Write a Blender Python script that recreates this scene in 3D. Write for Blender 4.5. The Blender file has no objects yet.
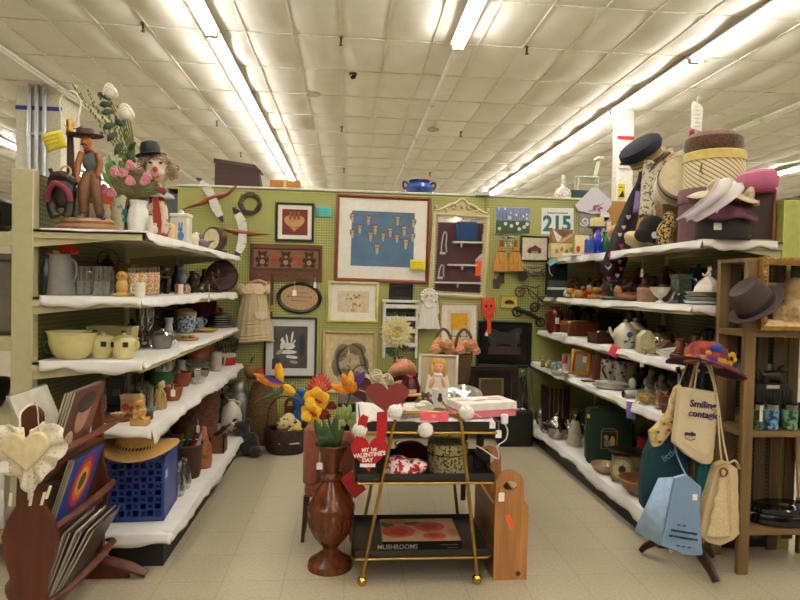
import bpy,bmesh,math,random
from mathutils import Vector as V,Matrix,Euler
RN=random.Random(7)
SC=bpy.context.scene; COL=SC.collection
PI=math.pi; sin=math.sin; cos=math.cos; rad=math.radians
# ---------------------------------------------------------------- camera
F,CX,CY=600.0,400.0,300.0
EYE=V((0,0,1.5))
cy_=V((-50/F,14/F,-1)).normalized(); cz_=V((.02,1,0)); cz_=(cz_ - cz_.dot(cy_)*cy_).normalized(); cx_=cy_.cross(cz_)
RC=Matrix((cx_,cy_,cz_))          # camera -> world
RT=RC.transposed()
def _solve(px,base,ax):
    k=px - CX; b=RT @ (base - EYE); a=RT @ ax
    t=-(F*b.x + k*b.z)/(F*a.x + k*a.z); p=base + ax*t
    return p,-(RT @ (p - EYE)).z/F
def AY(px,Y,z): return _solve(px,V((0,Y,z)),V((1,0,0)))
def AX(px,X,z): return _solve(px,V((X,0,z)),V((0,1,0)))
def _ray(px,py): return RC @ V(((px-CX)/F,-(py-CY)/F,-1))
def W(px,py,Y=6.0):
    d=_ray(px,py); p=EYE + d*(Y/d.y); return p,-(RT @ (p-EYE)).z/F
def AZ(px,py,z=0.0):
    d=_ray(px,py); p=EYE + d*((z-1.5)/d.z); return p,-(RT @ (p-EYE)).z/F
cam=bpy.data.cameras.new('camera'); cam.sensor_width=36; cam.lens=27; cam.clip_end=100
co=bpy.data.objects.new('camera',cam); COL.objects.link(co)
co.matrix_world=Matrix.Translation(EYE) @ RC.to_4x4(); SC.camera=co
# ---------------------------------------------------------------- materials
def lin(h):
    if isinstance(h,str):
        c=[int(h[i:i+2],16)/255 for i in (0,2,4)]
        return tuple((x/12.92 if x <= .04045 else ((x+.055)/1.055)**2.4)**1.13 for x in c)
    return h
MC={}
def _base(name):
    m=bpy.data.materials.new(name); m.use_nodes=True; nt=m.node_tree
    return m,nt,nt.nodes['Principled BSDF'],nt.nodes.new,nt.links.new
def C(h,r=.6,metal=0,var=.14,sc=25,bump=0,emit=0,st=None,alpha=None,sheen=0):
    k=(h,r,metal,var,sc,bump,emit,st,sheen)
    if k in MC: return MC[k]
    m,nt,p,nn,ln=_base('paint_'+str(h)); c=lin(h)
    tc=nn('ShaderNodeTexCoord'); no=nn('ShaderNodeTexNoise'); no.inputs['Scale'].default_value=sc; no.inputs['Detail'].default_value=4
    if st:
        mp=nn('ShaderNodeMapping'); mp.inputs['Scale'].default_value=st; ln(tc.outputs['Object'],mp.inputs['Vector']); ln(mp.outputs['Vector'],no.inputs['Vector'])
    else: ln(tc.outputs['Object'],no.inputs['Vector'])
    cr=nn('ShaderNodeValToRGB'); cr.color_ramp.elements[0].position=.3; cr.color_ramp.elements[1].position=.7
    cr.color_ramp.elements[0].color=tuple(max(0,x*(1-var)) for x in c)+(1,); cr.color_ramp.elements[1].color=tuple(min(1,x*(1+var)) for x in c)+(1,)
    ln(no.outputs['Fac'],cr.inputs['Fac']); ln(cr.outputs['Color'],p.inputs['Base Color'])
    p.inputs['Roughness'].default_value=r; p.inputs['Metallic'].default_value=metal
    if sheen: p.inputs['Sheen Weight'].default_value=sheen
    if bump:
        b=nn('ShaderNodeBump'); b.inputs['Strength'].default_value=bump; b.inputs['Distance'].default_value=.004
        ln(no.outputs['Fac'],b.inputs['Height']); ln(b.outputs['Normal'],p.inputs['Normal'])
    if emit:
        p.inputs['Emission Color'].default_value=c+(1,); p.inputs['Emission Strength'].default_value=emit
    MC[k]=m; return m
def WD(h,r=.45,sc=9,var=.35,ax=2):                       # wood,grain along ax
    s=[5,5,5]; s[ax]=.35
    return C(h,r,0,var,sc,.15,0,tuple(s))
def FB(h,var=.18): return C(h,.95,0,var,160,.35)        # cloth
def FU(h,var=.4): return C(h,.95,0,var,60,.9,sheen=.3)  # fur,straw
def MT(h,r=.25): return C(h,r,1,.1,20)
def GL(h='f2f5f2',k=.12):
    key=('gl',h,k)
    if key in MC: return MC[key]
    m,nt,p,nn,ln=_base('glass_'+h); nt.nodes.remove(p)
    t=nn('ShaderNodeBsdfTransparent'); t.inputs[0].default_value=lin(h)+(1,)
    g=nn('ShaderNodeBsdfGlossy'); g.inputs['Roughness'].default_value=.06; g.inputs[0].default_value=(1,1,1,1)
    lw=nn('ShaderNodeLayerWeight'); lw.inputs[0].default_value=.35
    mm=nn('ShaderNodeMath'); mm.operation='MULTIPLY_ADD'; mm.inputs[1].default_value=.8; mm.inputs[2].default_value=k
    ln(lw.outputs['Facing'],mm.inputs[0]); mx=nn('ShaderNodeMixShader'); ln(mm.outputs[0],mx.inputs[0]); ln(t.outputs[0],mx.inputs[1]); ln(g.outputs[0],mx.inputs[2])
    ln(mx.outputs[0],nt.nodes['Material Output'].inputs['Surface']); MC[key]=m; return m
def SP(h1,h2,sc=60,r=.7,pos=.5,w=.04,kind='noise',bump=0):   # two-colour patches
    key=('sp',h1,h2,sc,r,pos,w,kind,bump)
    if key in MC: return MC[key]
    m,nt,p,nn,ln=_base('pattern_'+h1)
    tc=nn('ShaderNodeTexCoord')
    if kind == 'vor':
        no=nn('ShaderNodeTexVoronoi'); no.inputs['Scale'].default_value=sc; out=no.outputs['Distance']
    elif kind == 'wave':
        no=nn('ShaderNodeTexWave'); no.inputs['Scale'].default_value=sc; no.bands_direction='DIAGONAL'; no.inputs['Distortion'].default_value=.6; out=no.outputs['Fac']
    elif kind == 'check':
        no=nn('ShaderNodeTexChecker'); no.inputs['Scale'].default_value=sc; out=no.outputs['Fac']
    elif kind == 'bands':
        no=nn('ShaderNodeTexWave'); no.inputs['Scale'].default_value=sc; no.bands_direction='Z'; out=no.outputs['Fac']
    elif kind == 'helix':
        g=nn('ShaderNodeTexGradient'); g.gradient_type='RADIAL'; ln(tc.outputs['Object'],g.inputs[0]); sp=nn('ShaderNodeSeparateXYZ'); ln(tc.outputs['Object'],sp.inputs[0])
        a1_=nn('ShaderNodeMath'); a1_.operation='MULTIPLY'; a1_.inputs[1].default_value=sc; ln(g.outputs['Fac'],a1_.inputs[0])
        a2_=nn('ShaderNodeMath'); a2_.operation='MULTIPLY_ADD'; a2_.inputs[1].default_value=34; ln(sp.outputs[2],a2_.inputs[0]); ln(a1_.outputs[0],a2_.inputs[2])
        no=nn('ShaderNodeMath'); no.operation='FRACT'; ln(a2_.outputs[0],no.inputs[0]); out=no.outputs[0]
    elif kind == 'basket':
        no=nn('ShaderNodeTexBrick'); no.inputs['Scale'].default_value=sc; no.inputs['Mortar Size'].default_value=.03; no.inputs['Color1'].default_value=(1,)*4; no.inputs['Color2'].default_value=(0,0,0,1); out=no.outputs['Color']
    else:
        no=nn('ShaderNodeTexNoise'); no.inputs['Scale'].default_value=sc; no.inputs['Detail'].default_value=3; out=no.outputs['Fac']
    if kind == 'basket':
        mp=nn('ShaderNodeMapping'); mp.inputs['Rotation'].default_value=(PI/2,0,0); ln(tc.outputs['Object'],mp.inputs['Vector']); ln(mp.outputs[0],no.inputs['Vector'])
    elif kind != 'helix': ln(tc.outputs['Object'],no.inputs['Vector'])
    cr=nn('ShaderNodeValToRGB'); cr.color_ramp.elements[0].position=pos-w; cr.color_ramp.elements[1].position=pos+w
    cr.color_ramp.elements[0].color=lin(h1)+(1,); cr.color_ramp.elements[1].color=lin(h2)+(1,)
    ln(out,cr.inputs['Fac']); ln(cr.outputs['Color'],p.inputs['Base Color']); p.inputs['Roughness'].default_value=r
    if bump:
        b=nn('ShaderNodeBump'); b.inputs['Strength'].default_value=bump; b.inputs['Distance'].default_value=.005; ln(out,b.inputs['Height']); ln(b.outputs['Normal'],p.inputs['Normal'])
    MC[key]=m; return m
def PEG(h,ax,name):
    m,nt,p,nn,ln=_base(name); c=lin(h)
    tc=nn('ShaderNodeTexCoord'); sx=nn('ShaderNodeSeparateXYZ'); ln(tc.outputs['Object'],sx.inputs[0])
    ds=[]
    for a in ax:
        d=nn('ShaderNodeMath'); d.operation='DIVIDE'; d.inputs[1].default_value=.0254; ln(sx.outputs[a],d.inputs[0])
        f=nn('ShaderNodeMath'); f.operation='FRACT'; ln(d.outputs[0],f.inputs[0])
        s=nn('ShaderNodeMath'); s.operation='SUBTRACT'; s.inputs[1].default_value=.5; ln(f.outputs[0],s.inputs[0])
        q=nn('ShaderNodeMath'); q.operation='MULTIPLY'; ln(s.outputs[0],q.inputs[0]); ln(s.outputs[0],q.inputs[1]); ds.append(q)
    ad=nn('ShaderNodeMath'); ad.operation='ADD'; ln(ds[0].outputs[0],ad.inputs[0]); ln(ds[1].outputs[0],ad.inputs[1])
    lt=nn('ShaderNodeMath'); lt.operation='LESS_THAN'; lt.inputs[1].default_value=.085; ln(ad.outputs[0],lt.inputs[0])
    no=nn('ShaderNodeTexNoise'); no.inputs['Scale'].default_value=1.5; ln(tc.outputs['Object'],no.inputs['Vector'])
    cr=nn('ShaderNodeValToRGB'); cr.color_ramp.elements[0].color=tuple(x*.88 for x in c)+(1,); cr.color_ramp.elements[1].color=tuple(x*1.1 for x in c)+(1,); ln(no.outputs['Fac'],cr.inputs[0])
    mx=nn('ShaderNodeMixRGB'); mx.inputs[2].default_value=tuple(x*.22 for x in c)+(1,); ln(lt.outputs[0],mx.inputs[0]); ln(cr.outputs[0],mx.inputs[1]); ln(mx.outputs[0],p.inputs['Base Color'])
    p.inputs['Roughness'].default_value=.55; return m
# ---------------------------------------------------------------- mesh builder
class B:
    def __init__(s,u=1.0,ip=None): s.v=[]; s.f=[]; s.m=[]; s.u=u; s.ip=ip
    def add(s,vs,fs,mi=0,M=None,raw=False):
        n=len(s.v)
        for v in vs:
            v=V(v)
            if M is not None: v=M @ v
            if s.ip and not raw: v=V((v.x-s.ip[0],v.y,s.ip[1]-v.z))
            s.v.append(v*s.u)
        s.f += [[i+n for i in f] for f in fs]; s.m += [mi]*len(fs); return s
    def box(s,x0,x1,y0,y1,z0,z1,mi=0,c=0,M=None):
        x0,x1=min(x0,x1),max(x0,x1); y0,y1=min(y0,y1),max(y0,y1); z0,z1=min(z0,z1),max(z0,z1)
        c=min(c,(x1-x0)*.49,(y1-y0)*.49,(z1-z0)*.49)
        if c <= 0:
            vs=[(x,y,z) for x in (x0,x1) for y in (y0,y1) for z in (z0,z1)]
            return s.add(vs,[(0,1,3,2),(4,6,7,5),(0,4,5,1),(2,3,7,6),(0,2,6,4),(1,5,7,3)],mi,M)
        X=(x0,x1); Y=(y0,y1); Z=(z0,z1); vs=[]; ix={}
        for i in (0,1):
            for j in (0,1):
                for k in (0,1):
                    a,b,d=(c,-c)[i],(c,-c)[j],(c,-c)[k]
                    for t,p in enumerate(((X[i],Y[j]+b,Z[k]+d),(X[i]+a,Y[j],Z[k]+d),(X[i]+a,Y[j]+b,Z[k]))):
                        ix[i,j,k,t]=len(vs); vs.append(p)
        g=lambda i,j,k,t: ix[i,j,k,t]; fs=[]
        for q in (0,1):
            fs += [[g(q,0,0,0),g(q,1,0,0),g(q,1,1,0),g(q,0,1,0)],[g(0,q,0,1),g(1,q,0,1),g(1,q,1,1),g(0,q,1,1)],[g(0,0,q,2),g(1,0,q,2),g(1,1,q,2),g(0,1,q,2)]]
            for w in (0,1):
                fs += [[g(q,w,0,0),g(q,w,1,0),g(q,w,1,1),g(q,w,0,1)],[g(q,0,w,0),g(q,1,w,0),g(q,1,w,2),g(q,0,w,2)],[g(0,q,w,1),g(1,q,w,1),g(1,q,w,2),g(0,q,w,2)]]
                for r in (0,1): fs.append([g(q,w,r,0),g(q,w,r,1),g(q,w,r,2)])
        return s.add(vs,fs,mi,M)
    def lathe(s,prof,c=None,mi=0,n=22,M=None,sx=1,sy=1,wob=None):
        if c is None: c=(s.ip[0],0,0) if s.ip else (0,0,0)
        vs=[]; fs=[]
        for r,z in prof:
            for i in range(n):
                a=2*PI*i/n; k=1 if wob is None else wob(a,z)
                vs.append((c[0]+cos(a)*r*sx*k,c[1]+sin(a)*r*sy*k,c[2]+z))
        for j in range(len(prof)-1):
            for i in range(n):
                k=(i+1) % n; fs.append((j*n+i,j*n+k,(j+1)*n+k,(j+1)*n+i))
        if prof[0][0] > 0: fs.append(tuple(range(n))[::-1])
        if prof[-1][0] > 0: fs.append(tuple(range((len(prof)-1)*n,len(prof)*n)))
        return s.add(vs,fs,mi,M)
    def cyl(s,p,q,r0,r1=None,mi=0,n=12): return s.tube([p,q],[r0,r0 if r1 is None else r1],mi,n)
    def tube(s,pts,r,mi=0,n=8,sub=0,closed=False,flat=1):
        pts=[V(p) for p in pts]
        rs=list(r) if isinstance(r,(list,tuple)) else [r]*len(pts)
        if sub and len(pts) > 2:
            P,Rr=[],[]; L=len(pts)
            g=(lambda i: pts[i % L]) if closed else (lambda i: pts[max(0,min(L-1,i))])
            for i in range(L if closed else L-1):
                for k in range(sub):
                    t=k/sub; a,b,c,d=g(i-1),g(i),g(i+1),g(i+2)
                    P.append(.5*((2*b)+(c-a)*t+(2*a-5*b+4*c-d)*t*t+(3*b-a-3*c+d)*t**3)); Rr.append(rs[i]*(1-t)+rs[(i+1) % L]*t)
            if not closed: P.append(pts[-1]); Rr.append(rs[-1])
            pts,rs=P,Rr
        vs=[]; fs=[]; L=len(pts); up=None
        for i,p in enumerate(pts):
            a=pts[(i-1) % L] if (i or closed) else p; b=pts[(i+1) % L] if (i < L-1 or closed) else p
            d=(b-a); d=d.normalized() if d.length > 1e-9 else V((0,0,1))
            if up is None: up=d.orthogonal().normalized()
            up=up - up.dot(d)*d; up=up.normalized() if up.length > 1e-6 else d.orthogonal().normalized(); w=d.cross(up)
            for k in range(n):
                t=2*PI*k/n; vs.append(p+(up*cos(t)+w*sin(t)*flat)*rs[i])
        for i in range(L if closed else L-1):
            j=(i+1) % L
            for k in range(n):
                h=(k+1) % n; fs.append((i*n+k,i*n+h,j*n+h,j*n+k))
        if not closed: fs += [tuple(range(n))[::-1],tuple(range((L-1)*n,L*n))]
        return s.add(vs,fs,mi)
    def ell(s,x,y,z,rx,ry=None,rz=None,mi=0,n=14,m=9,rot=None):
        ry=rx if ry is None else ry; rz=rx if rz is None else rz
        prof=[(sin(PI*j/m),-cos(PI*j/m)) for j in range(m+1)]; prof[0]=(0.02,-1); prof[-1]=(.02,1)
        M=Matrix.Translation((x,y,z))
        if rot: M=M @ Euler([rad(a) for a in rot]).to_matrix().to_4x4()
        return s.lathe(prof,(0,0,0),mi,n,M @ Matrix.Diagonal((rx,ry,rz,1)))
    def pr(s,pts,y0,y1,mi=0,M=None):
        n=len(pts); vs=[(x,y0,z) for x,z in pts]+[(x,y1,z) for x,z in pts]
        fs=[tuple(range(n)),tuple(range(2*n-1,n-1,-1))]+[(i,i+n,(i+1) % n+n,(i+1) % n) for i in range(n)]
        return s.add(vs,fs,mi,M)
    def el(s,x,z,rx,rz=None,y0=0,y1=-.1,mi=0,n=20,a=0):
        rz=rx if rz is None else rz; ca,sa=cos(rad(a)),sin(rad(a))
        return s.pr([(x+rx*cos(2*PI*i/n)*ca-rz*sin(2*PI*i/n)*sa,z+rx*cos(2*PI*i/n)*sa+rz*sin(2*PI*i/n)*ca) for i in range(n)],y0,y1,mi)
    def ring(s,x0,x1,z0,z1,w,y0,y1,mi=0,bev=0):       # rectangular rail frame
        o=[(x0,z0),(x1,z0),(x1,z1),(x0,z1)]; W2=w if z1 > z0 else -w
        i_=[(x0+w,z0+W2),(x1-w,z0+W2),(x1-w,z1-W2),(x0+w,z1-W2)]
        m_=[((a[0]+b[0])/2,(a[1]+b[1])/2) for a,b in zip(o,i_)]
        L=[(o,y0),(o,y1),(m_,y1-bev),(i_,y1+(.35*(y0-y1))),(i_,y0)]
        vs=[(p[0],y,p[1]) for l,y in L for p in l]; fs=[]
        for a in range(5):
            b=(a+1) % 5
            for k in range(4):
                h=(k+1) % 4; fs.append((a*4+k,a*4+h,b*4+h,b*4+k))
        return s.add(vs,fs,mi)
    def sheet(s,fn,nu,nv,mi=0,wrap=False):
        vs=[fn(i/nu,j/nv) for j in range(nv+1) for i in range(nu+(0 if wrap else 1))]; w=nu if wrap else nu+1; fs=[]
        for j in range(nv):
            for i in range(nu):
                k=(i+1) % w; fs.append((j*w+i,j*w+k,(j+1)*w+k,(j+1)*w+i))
        return s.add(vs,fs,mi)
def heart(cx,cz,w,h,n=36,fl=1):
    o=[]
    for i in range(n):
        t=2*PI*i/n; x=16*sin(t)**3; z=13*cos(t)-5*cos(2*t)-2*cos(3*t)-cos(4*t)
        o.append((cx+x/32*w,cz+fl*(z+2.5)/29*h))
    return o
NOAUTO=set()
def mk(name,b,mats,parent=None,loc=(0,0,0),rot=(0,0,0),solid=0,remesh=0,sub=0,ang=38):
    me=bpy.data.meshes.new(name)
    if isinstance(b,bpy.types.Mesh): me=b
    else:
        me.from_pydata([tuple(v) for v in b.v],[],b.f); mats=mats if isinstance(mats,(list,tuple)) else [mats]
        for m in mats: me.materials.append(m)
        me.polygons.foreach_set('material_index',[min(i,len(mats)-1) for i in b.m])
        bm=bmesh.new(); bm.from_mesh(me); bmesh.ops.recalc_face_normals(bm,faces=bm.faces[:]); bm.to_mesh(me); bm.free()
        me.polygons.foreach_set('use_smooth',[True]*len(me.polygons)); me.set_sharp_from_angle(angle=rad(ang)); me.update()
    o=bpy.data.objects.new(name,me); COL.objects.link(o)
    o.parent=parent; o.location=loc; o.rotation_euler=rot
    if solid: q=o.modifiers.new('thickness','SOLIDIFY'); q.thickness=solid; q.offset=0
    if remesh:
        q=o.modifiers.new('fuse','REMESH'); q.mode='VOXEL'; q.voxel_size=remesh; q.use_smooth_shade=True
        q=o.modifiers.new('soft','SMOOTH'); q.iterations=3; q.factor=.5
    if sub: q=o.modifiers.new('smooth','SUBSURF'); q.levels=q.render_levels=sub
    return o
def tag(o,label,cat,g=None):
    o['label']=label; o['category']=cat
    if g: o['group']=g
    return o
UU={}; STAND=[]
def T(name,label,cat,loc,u=1.0,ip=None,g=None,rot=(0,0,0)):     # thing=Empty at its base
    e=bpy.data.objects.new(name,None); COL.objects.link(e); e.location=loc; e.rotation_euler=rot; e.empty_display_size=.05
    tag(e,label,cat,g); UU[e.name]=(u,ip); return e
def N(e): return B(*UU[e.name])
def P(e,name,fn,mat,label=None,**k):
    """part: fn(builder) draws in the thing's own units"""
    r=e
    while r.name not in UU: r=r.parent
    b=B(*UU[r.name]); fn(b); o=mk(name,b,mat,e,**k)
    if label: o['label']=label
    return o
def loc_(px,z,Y=None,X=None):
    if X is None: return AY(px,Y,z)
    p,u=AX(px,X,z); Y=min(max(p.y,3.4),5.78)          # stay on the shelf
    return (p,u) if abs(Y-p.y) < 1e-6 else AY(px,Y,z)
def I(name,label,cat,px,py,z,Y=None,X=None,g=None,rot=(0,0,0)):    # standing thing,drawn in photo units about (px,py)
    p,u=loc_(px,z,Y,X); e=T(name,label,cat,p,u,(px,py),g,rot); STAND.append((e,z)); return e
def IF(name,label,cat,px,py,g=None,rot=(0,0,0),z=0):                # standing on the floor plane z
    p,u=AZ(px,py,z); return T(name,label,cat,p,u,(px,py),g,rot)
def IW(name,label,cat,px,py,Y=6.0,g=None,rot=(0,0,0)):              # hanging at depth Y
    p,u=W(px,py,Y); return T(name,label,cat,p,u,(px,py),g,rot)
def O(name,label,cat,px,py,z,fn,mat,Y=None,X=None,g=None,rot=(0,0,0),**k):
    p,u=loc_(px,z,Y,X) if z is not None else W(px,py,Y or 6.0)
    b=B(u,(px,py)); fn(b); return tag(mk(name,b,mat,None,p,rot,**k),label,cat,g)
def ST(name,b,mat,**k):
    o=mk(name,b,mat,**k); o['kind']='structure'; return o
def TX(e,name,txt,size,mat,loc,rot=(PI/2,0,0),bold=.0,ext=.0006,al='CENTER',sx=1):
    c=bpy.data.curves.new(name,'FONT'); c.body=txt; c.size=size; c.align_x=al; c.align_y='CENTER'; c.extrude=ext; c.offset=bold; c.resolution_u=3
    t=bpy.data.objects.new(name,c); COL.objects.link(t); c.materials.append(mat)
    me=bpy.data.meshes.new_from_object(t.evaluated_get(bpy.context.evaluated_depsgraph_get())); bpy.data.objects.remove(t); bpy.data.curves.remove(c)
    for v in me.vertices: v.co.x *= sx
    o=bpy.data.objects.new(name,me); COL.objects.link(o); o.parent=e; o.location=loc; o.rotation_euler=rot; return o
def vessel(prof,t=.8):                                                # closed wall with an inside,photo units (r,py)
    return prof + [(max(.05,r-t),y) for r,y in prof[::-1][:-1]] + [(.05,prof[0][1]-t)]
def price_tag(label,px,py,Y,w=3,h=5,string=6,mat=None,g='hanging price tags'):
    e=IW('price_tag',label,'price tag',px,py,Y,g)
    P(e,'string',lambda b: b.cyl((px,0,py-string),(px,0,py-h/2),.25,n=5),C('d8d4c8'))
    P(e,'card',lambda b: b.pr([(px-w/2,py+h/2),(px+w/2,py+h/2),(px+w/2,py-h/2+1),(px+w/4,py-h/2),(px-w/4,py-h/2),(px-w/2,py-h/2+1)],-.12,.12),mat or C('f4f1ea'))
    return e
# ================================================================ the room
H=4.75
WHITE=C('e6e2d8',.6)
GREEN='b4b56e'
def ceiling():
    b=B(); x0,x1,y0,y1=-13.0,15.0,-14.0,34.0; tx,ty=.61,1.22; r=random.Random(3)
    nx,ny=int((x1-x0)/tx),int((y1-y0)/ty); k=5
    for i in range(nx):
        for j in range(ny):
            s=r.uniform(.03,.07); ox=x0+i*tx; oy=y0+j*ty; sk=r.uniform(-.15,.15)
            b.sheet(lambda a,c: (ox+a*tx,oy+c*ty,H+.004-s*(sin(PI*a)*sin(PI*c))**.8*(1+sk*(a-.5)*4)),k,k)
    ST('ceiling',b,C('efece4',.85,var=.04,sc=3),ang=80)
    g=B()
    for i in range(nx+1): g.box(x0+i*tx-.011,x0+i*tx+.011,y0,y1,H-.012,H+.02)
    for j in range(ny+1): g.box(x0,x1,y0+j*ty-.011,y0+j*ty+.011,H-.0115,H+.02)
    ST('trim_1',g,C('efeade',.6))
ceiling()
b=B(); b.box(-13,15,-14,34,-.1,0)
def floor_mat():
    m,nt,p,nn,ln=_base('floor_tile'); tc=nn('ShaderNodeTexCoord')
    br=nn('ShaderNodeTexBrick'); br.offset=0; br.inputs['Scale'].default_value=1; br.inputs['Brick Width'].default_value=.305; br.inputs['Row Height'].default_value=.305; br.inputs['Mortar Size'].default_value=.0022
    br.inputs['Color1'].default_value=lin('c0b6a0')+(1,); br.inputs['Color2'].default_value=lin('bab09a')+(1,); br.inputs['Mortar'].default_value=lin('a89e88')+(1,)
    ln(tc.outputs['Object'],br.inputs['Vector'])
    no=nn('ShaderNodeTexNoise'); no.inputs['Scale'].default_value=70; no.inputs['Detail'].default_value=5; ln(tc.outputs['Object'],no.inputs['Vector'])
    n2=nn('ShaderNodeTexNoise'); n2.inputs['Scale'].default_value=1.3; ln(tc.outputs['Object'],n2.inputs['Vector'])
    cr=nn('ShaderNodeValToRGB'); cr.color_ramp.elements[0].position=.36; cr.color_ramp.elements[0].color=(.86,.85,.83,1); cr.color_ramp.elements[1].position=.58; cr.color_ramp.elements[1].color=(1,1,1,1); ln(no.outputs['Fac'],cr.inputs[0])
    c2=nn('ShaderNodeValToRGB'); c2.color_ramp.elements[0].position=.3; c2.color_ramp.elements[0].color=(.93,.92,.9,1); c2.color_ramp.elements[1].position=.65; c2.color_ramp.elements[1].color=(1,1,1,1); ln(n2.outputs['Fac'],c2.inputs[0])
    m1=nn('ShaderNodeMixRGB'); m1.blend_type='MULTIPLY'; m1.inputs[0].default_value=1; ln(br.outputs['Color'],m1.inputs[1]); ln(cr.outputs[0],m1.inputs[2])
    m2=nn('ShaderNodeMixRGB'); m2.blend_type='MULTIPLY'; m2.inputs[0].default_value=1; ln(m1.outputs[0],m2.inputs[1]); ln(c2.outputs[0],m2.inputs[2])
    ln(m2.outputs[0],p.inputs['Base Color']); p.inputs['Roughness'].default_value=.42; return m
ST('floor',b,floor_mat())
WALL=C('b9b2a2',.8,var=.06,sc=2)
for nm,a in (('wall_left',(-13.2,-13,-14,34)),('wall_right',(15,15.2,-14,34)),('wall_far',(-13,15,34,34.2)),('wall_rear',(-13,15,-14.2,-14))):
    b=B(); b.box(*a,0,H+.05); ST(nm,b,WALL)
b=B(); b.box(-1.68,2.52,6.0,6.05,0,2.43); ST('wall_back',b,PEG(GREEN,(0,2),'green_pegboard'))
b=B(); b.box(2.52,4.6,6.0,6.05,0,2.43); ST('wall_back_cork',b,PEG('b98a48',(0,2),'brown_pegboard'))
b=B(); b.box(-2.1,-1.685,6.03,6.06,0,2.36); ST('wall_back_grey',b,C('5d6064'))
b=B(); b.box(-1.69,2.52,5.985,6.06,2.432,2.452,c=.003); ST('trim_2',b,C('d9d6cb',.4))
p,u=W(486,240,5.995); b=B(); b.box(p.x-.012,p.x+.012,5.99,5.998,0,2.43); ST('trim_3',b,C('8f9149'))
p,u=W(483,195,5.97); b=B(); b.box(p.x-.07,p.x+.07,5.95,6.05,2.435,2.475,c=.008); tag(mk('junction_box',b,C('b9b9b4',.4)),'small grey electrical box on top of the green pegboard wall','electrical box')
# ---- columns
b=B(); b.box(-5.62,-4.9,10.6,11.3,0,H); ST('column_1',b,C('ded8c6'))
b=B(); b.box(-5.63,-4.89,10.595,10.61,4.33,4.4); tag(mk('painter_tape',b,C('2d56a8')),'blue tape band around the upper part of the pale column','tape')
for i,x in enumerate((-5.38,-5.26,-5.14)):
    b=B(); b.cyl((x,10.55,0),(x,10.55,H),.035); b.box(x-.06,x+.06,10.53,10.6,3.9,3.95)
    tag(mk('conduit_pipe',b,MT('b9bdc0',.4)),'grey conduit pipe running up the face of the pale column','pipe','conduit pipes on the column')
p1,_=W(618,150,10.4); p2,_=W(634,150,10.4)
b=B(); b.box(p1.x,p2.x,10.4,10.64,0,H,c=.02); ST('column_2',b,C('f0ece4'))
def colsign(name,label,cat,x0,x1,y0,y1,mat,Y=10.385,extra=None):
    px,py=(x0+x1)/2,(y0+y1)/2; e=IW(name,label,cat,px,py,Y)
    P(e,'board',lambda b: b.box(x0,x1,0,.6,y0,y1),mat)
    if extra: extra(e)
colsign('red_band','red painted band around the white column','band',617,634.5,136,139.5,C('c8283c'))
colsign('booth_sign','white sign with red lettering on the front of the white column','sign',619,632,150,168,C('efe8e4'),10.36,lambda e: [P(e,'red_lettering',lambda b: [b.box(620,630,-.2,0,y,y+2.4) or b.box(621+3*k,622+3*k,-.2,0,153,164) for k in range(3) for y in (151,156.5,163)],C('c02848'))])
colsign('yellow_notice','yellow notice with black marks low on the white column','sign',618,625,184,198,C('e6d22c'),10.36,lambda e: P(e,'black_marks',lambda b: [b.box(619,623,-.2,0,187,187.8),b.pr([(618.5,197),(623,190),(624.5,197)],-.2,0)],C('202020')))
# ---- fluorescent strips
LIT=C((1.0,.965,.90),.4,emit=42,var=0); DEAD=C('e9e5da',.3,var=.02)
def fixture(x,y,lit,label,cat='ceiling light'):
    e=T('fluorescent_light',label,cat,(x,y,H),g='fluorescent strip lights')
    P(e,'housing',lambda b: b.pr([(x_*(1 if lit else .3),z_) for x_,z_ in ((-.1,-.1),(-.09,-.07),(.09,-.07),(.1,-.1),(.03,-.118),(-.03,-.118))],-1.2,1.2),C('efebdf',.4))
    for q in (-.9,.9): P(e,'hanger',lambda b: b.cyl((0,q,0),(0,q,-.08),.008,n=6),C('d8d4c8'))
    for s in (-1,1) if lit else (0,): P(e,'tube',lambda b: b.cyl((s*.045,-1.17,-.145),(s*.045,1.17,-.145),.019,n=8),LIT if lit else DEAD)
    for q in (-1.185,1.185): P(e,'end_socket',lambda b: b.box(*((-.07,.07) if lit else (-.03,.03)),q-.015,q+.015,-.16,-.11),C('d8d4c8'))
for x,ok in ((-8.0,lambda y: y > 6),(-4.82,lambda y: False),(-1.79,lambda y: True),(1.33,lambda y: y < 7.5),(4.55,lambda y: True),(7.3,lambda y: False),(10.9,lambda y: True)):
    for k in range(19):
        y=-12.96+2.44*k
        if y > 33: break
        l=ok(y); fixture(x,y,l,'lit white fluorescent strip light in a row along the ceiling' if l else 'unlit white fluorescent strip fixture in a row along the ceiling')
# ---- sprinklers and camera dome
for i,(px,py) in enumerate(((143,22),(217,120),(341,36),(342,126),(344,168),(527,45),(461,131),(705,52),(430,172),(241,152),(90,140))):
    p,u=AZ(px,py,H)
    e=T('sprinkler_head','small metal sprinkler head under the ceiling tiles','sprinkler',(p.x,p.y,H-.01),g='ceiling sprinklers')
    P(e,'escutcheon',lambda b: b.lathe([(.035,0),(.03,-.015),(.015,-.02)],n=12),MT('8d867a',.4)); P(e,'nozzle',lambda b: b.lathe([(.013,-.018),(.013,-.07),(.009,-.1),(.026,-.104),(.024,-.112)],n=10),MT('4f4840',.4))
p,u=AZ(353,73,H); e=T('camera_dome','round black security camera dome on the ceiling','camera',(p.x,p.y,H-.005))
P(e,'mount',lambda b: b.lathe([(.06,0),(.06,-.025),(.05,-.03)]),C('3a3632')); P(e,'dome',lambda b: b.lathe([(.05,-.03),(.047,-.055),(.03,-.08),(.01,-.088)]),C('15130f',.1))
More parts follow.
